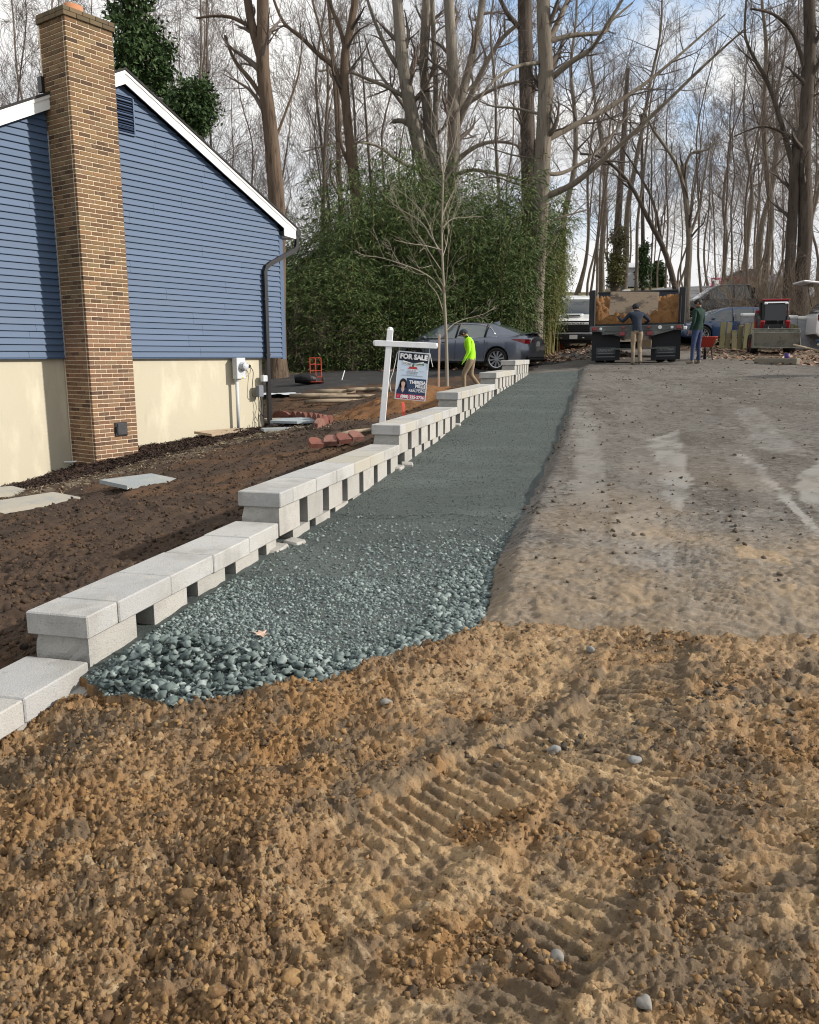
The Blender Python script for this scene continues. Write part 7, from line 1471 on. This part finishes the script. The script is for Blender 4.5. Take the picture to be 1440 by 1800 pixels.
P = gp(495, 697, 8, 40); q = MB(); nx = 14; U, V_ = np.meshgrid(np.linspace(-.5, .5, nx), np.linspace(-.4, .4, nx)); h = .07+.06*(fbm(U*5, V_*5, 220, 3)-.5); idx = np.arange(nx*nx).reshape(nx, nx); q_ = np.stack([idx[:-1, :-1], idx[:-1, 1:], idx[1:, 1:], idx[1:, :-1]], -1).reshape(-1, 4); o = mesh_np('plastic_sheet', np.stack([U.ravel(), V_.ravel(), h.ravel()], 1), q_, mat('white_plastic_sheet', (.62, .66, .70), .45), None, True); o.location = P; tag(o, 'white plastic sheet lying beyond the downspout', 'plastic sheet')
stick(602, 668, .5, .016, .1, M_wood_w, 'short white survey stake leaning by the undergrowth', 'stake', ry=-1.3, nm='survey_stake')
# leaf and pebbles on the gravel and the mud
def pebble(px, py, r, m, lab, seed=0):
    P = gp(px, py, 1.2, 20); V, F = ico(2); rg2 = np.random.default_rng(seed); ph = rg2.random(6)*6; V = V*(1+.16*np.sin(V[:, :1]*3+ph[0])+.12*np.sin(V[:, 1:2]*4+ph[1])+.05*rg2.normal(size=(len(V), 1)))*np.array([1, .75, .6]); z, _, _ = drop(np.array([P.x]), np.array([P.y])); o = mesh_np('stone', V*r, F, m, None, True); o.location = (P.x, P.y, float(z[0])+r*.4); o.rotation_euler = (0, 0, ph[2]); tag(o, lab, 'stone')
M_qz = mat('pale_quartz', (.21, .21, .205), .8, layers=[(60, (.13, .13, .125), .5, .7)]); M_gs = mat('grey_field_stone', (.22, .21, .19), .85, layers=[(30, (.15, .14, .13), .5, .7)])
for a in [(393, 1755, .018, M_qz, 'small white quartz stone near the lower left of the mud'), (979, 1678, .022, M_gs, 'grey rounded stone in the mud at the lower middle'), (973, 1334, .024, M_qz, 'pale bluish stone among dark crumbs in the middle of the mud'), (1116, 1353, .022, M_qz, 'pale broken stone right of the bluish stone'), (1038, 1151, .022, M_qz, 'small pale stone just below the edge of the driveway'), (1133, 1778, .02, M_gs, 'grey stone at the bottom edge of the mud'), (680, 1252, .022, M_gs, 'brown grey stone at the foot of the gravel strip')]: pebble(*a, seed=int(a[0]))
def leafobj(px, py, s, lab, rz):
    P = gp(px, py, 1.2, 20); z, _, _ = drop(np.array([P.x]), np.array([P.y])); out = [(0, -.5), (.12, -.2), (.42, -.28), (.26, .0), (.5, .22), (.18, .2), (.08, .55), (-.1, .22), (-.45, .3), (-.24, .02), (-.46, -.22), (-.13, -.18)]
    q = MB(); q.add([(0, 0, .15*s)]+[(u*s, v*s, s*(.08+.25*abs(u)*((i % 3) != 0)+.1*v)) for i, (u, v) in enumerate(out)], [(0, i+1, (i+1) % 12+1) for i in range(12)]); o = tag(q.obj('fallen_leaf', mat('dry_leaf_'+str(px), (.46, .33, .26), .85, layers=[(20, (.3, .2, .14), .5, .7)])), lab, 'leaf'); o.location = (P.x, P.y, float(z[0])+.012); o.rotation_euler = (.1, .05, rz)
leafobj(459, 1124, .075, 'curled pale brown leaf lying alone on the gravel', .6); leafobj(520, 1206, .035, 'small orange leaf scrap at the foot of the gravel near the mud', 1.2)
# ---------------------------------------------------------------- right hand side: fence boards, timber, cup, panel fence
M_board = mat('mossy_fence_board', (.165, .15, .085), .95, rnd=('object', (.14, .13, .075), (.20, .175, .105), (.16, .155, .07)), layers=[(3, (.11, .12, .05), .45, .7, (1, 1, .3)), (14, (.22, .19, .12), .55, .75, (3, 3, .3))])
fb = thing('board_fence', 'broken run of mossy upright boards left of the loader', 'fence')
for i, (px, h_, tl) in enumerate([(1266, 1.0, .0), (1277, .98, .03), (1288, .70, -.06), (1297, .88, .05), (1307, .95, .02), (1317, 1.0, .08)]):
    P = Vector(((px-720)/1440*31*.985, 31+.05*(i % 2), 0)); P.z = gz(P.x, P.y); q = MB(); q.box((0, 0, h_/2-.1), (.185, .03, h_+.2), bev=.006); o = q.obj('board', M_board, fb); o.location = P; o.rotation_euler = (0, tl, .04*i)
q = MB(); a = Vector(((1262-720)/1440*31, 31.08, 0)); b_ = Vector(((1320-720)/1440*31, 31.08, 0)); q.tube([(a.x, a.y+.03, gz(a.x, a.y)+.45), (b_.x, b_.y+.03, gz(b_.x, b_.y)+.45)], .04, 4); q.obj('rail', M_board, fb)
fb2 = thing('board_fence', 'two mossy boards standing right of the loader', 'fence')
for i, (px, h_, tl) in enumerate([(1392, .95, .1), (1401, .9, .04)]):
    P = Vector(((px-720)/1440*31*.985, 31.4, 0)); P.z = gz(P.x, P.y); q = MB(); q.box((0, 0, h_/2-.1), (.17, .03, h_+.2), bev=.006); o = q.obj('board', M_board, fb2); o.location = P; o.rotation_euler = (0, tl, 0)
M_tie = mat('weathered_timber', (.21, .19, .15), .95, layers=[(3, (.14, .125, .10), .45, .7, (.3, 1, 1))], bump=(20, .6, .015))
P = gp(1365, 640, 15, 40); q = MB(); q.box((0, 0, .07), (1.25, .15, .16), bev=.012); o = tag(q.obj('timber_sleeper', M_tie), 'grey weathered timber sleeper in the leaves in front of the loader', 'timber'); o.location = P; o.rotation_euler = (0, .0, R(-62))
P = gp(1381, 639, 15, 40); q = MB(); q.lathe([(0, .01), (.055, .01), (.068, .2), (.062, .2), (.052, .02), (0, .02)], 16); o = tag(q.obj('cup', mat('purple_cup_plastic', (.05, .03, .14), .4), None, True), 'dark purple cup standing behind the timber sleeper', 'cup'); o.location = (P.x, P.y-.05, P.z+.06)
M_pan = mat('grey_panel', (.30, .32, .345), .6, layers=[(2, (.22, .235, .26), .45, .7), (20, (.36, .38, .40), .55, .75)])
pf = thing('panel_fence', 'low grey panel wall with a white top rail running behind the loader', 'fence')
Pa, Pb = Vector(((1290-720)/1440*32.1, 32.3)), Vector(((1460-720)/1440*31.6, 31.6)); n = 7
for i in range(n):
    a = Pa.lerp(Pb, i/n); b_ = Pa.lerp(Pb, (i+1)/n); m_ = (a+b_)/2; z = gz(m_.x, m_.y); ztop = at(1360, 556, 32).z-.22*(i/n); L_ = (b_-a).length; an = math.atan2(b_.y-a.y, b_.x-a.x)
    q = MB(); q.box((0, 0, 0), (L_-.02, .05, ztop-z+.3)); o = q.obj('panel', M_pan, pf); o.location = (m_.x, m_.y, (ztop+z-.3)/2); o.rotation_euler = (0, 0, an); q = MB(); q.tube([(-L_/2, 0, 0), (L_/2, 0, 0)], .075, 8); o = q.obj('top_rail', M_white, pf, True); o.location = (m_.x, m_.y, ztop+.06); o.rotation_euler = (0, 0, an)
# far things on the hill: white shed, mailbox, pink toy car, covered boat, white chairs
x_, y_ = (1100-720)/1440*80, 80; z_ = gz(x_, y_)+.1; sh = thing('shed', 'small white shed on the crest of the far lawn', 'shed', (x_, y_, z_), .15); q = MB(); q.box((0, 0, .85), (4.0, 3, 1.7)); q.obj('wall', mat('white_shed_wall', (.60, .62, .66), .7, layers=[(2, (.55, .57, .62), .5, .7)]), sh); q = MB(); q.prism([(-1.8, 1.7), (1.8, 1.7), (0, 2.3)], -2.15, 2.15, lambda u, v, h: (h, u, v)); q.obj('roof', mat('pale_shed_roof', (.5, .52, .55), .7), sh); q = MB(); q.box((-.8, -1.52, .78), (1.0, .05, 1.5)); q.obj('door', mat('shed_door', (.45, .47, .5), .7), sh)
x_, y_ = (1089-720)/1440*50, 50; z_ = gz(x_, y_); mb_ = thing('white_box', 'small white box on a post above the dump truck bulkhead', 'utility box', (x_, y_, z_), 0); hb = at(1089, 517, 50).z-z_; q = MB(); q.box((0, 0, hb+.05), (.42, .3, .40), bev=.03); q.obj('box', M_white, mb_); q = MB(); q.box((0, 0, hb/2-.1), (.12, .12, hb+.1)); q.obj('post', M_white, mb_)
M_pink = mat('pink_plastic', (.80, .10, .30), .5); x_, y_ = (1241-720)/1440*63, 63; tc_ = thing('toy_car', 'bright pink plastic ride in toy car far up the lane', 'toy', (x_, y_, gz(x_, y_)+.1), .3); q = MB(); q.box((0, 0, .35), (.8, .5, .4), bev=.12); q.obj('body', M_pink, tc_); q = MB(); q.box((-.05, 0, .95), (.6, .48, .1), bev=.04); q.tube([(-.3, .2, .5), (-.28, .2, .95)], .03, 6); q.tube([(.2, .2, .5), (.15, .2, .95)], .03, 6); q.tube([(-.3, -.2, .5), (-.28, -.2, .95)], .03, 6); q.tube([(.2, -.2, .5), (.15, -.2, .95)], .03, 6); q.obj('canopy', M_pink, tc_)
for s in (-1, 1):
    for x in (-.25, .25): wheel(tc_, x, s*.24, .15, .15, .1, 5, s, .5)
x_, y_ = (1352-720)/1440*58, 58; U, V_ = np.meshgrid(np.linspace(-2.6, 2.6, 40), np.linspace(-1.1, 1.1, 18)); h = 1.7*(1-np.abs(V_/1.1)**2.4)*(1-np.abs(U/2.6)**4)*(.75+.25*np.cos(U*.9))+.12*(fbm(U*2, V_*2, 230, 3)-.5); idx = np.arange(40*18).reshape(18, 40); q_ = np.stack([idx[:-1, :-1], idx[:-1, 1:], idx[1:, 1:], idx[1:, :-1]], -1).reshape(-1, 4); o = mesh_np('covered_boat', np.stack([U.ravel(), V_.ravel(), h.ravel()], 1), q_, mat('grey_tarpaulin', (.26, .27, .30), .8, layers=[(2, (.19, .20, .23), .45, .7)]), None, True); o.location = (x_, y_, gz(x_, y_)); tag(o, 'boat under a grey tarpaulin on the far slope behind the brush', 'boat')
def chair(px, Y, lab):
    x, y = (px-720)/1440*Y, Y; t = thing('garden_chair', lab, 'chair', (x, y, gz(x, y)+.1), .5); q = MB(); q.box((0, 0, .42), (.5, .5, .05), bev=.02); q.obj('seat', M_white, t); q = MB(); q.box((0, .25, .7), (.5, .05, .55), rx=-.15, bev=.02); q.obj('backrest', M_white, t)
    for a in (-1, 1):
        for b_ in (-1, 1): dig(t, 'leg', M_white, (a*.21, b_*.21, .2), (.05, .05, .42))
        dig(t, 'armrest', M_white, (a*.25, 0, .62), (.05, .5, .04))
chair(1316, 60, 'white garden chair on the far slope left of the covered boat'); chair(1247, 61, 'white garden chair beside the pink toy car')
# orange barrel behind the bamboo foot
P = gp(974, 600, 20, 50); q = MB(); q.lathe([(.0, 0), (.29, 0), (.29, .05), (.24, .06), (.23, .4), (.21, .42), (.2, .75), (.17, .78), (.16, .95), (0, .95)], 18); o = tag(q.obj('traffic_barrel', mat('orange_barrel', (.55, .10, .03), .6), None, True), 'orange barrel between the bamboo and the white pickup', 'barrel'); o.location = ((974-720)/1440*33.2, 33.2, gz(5.85, 33.2))
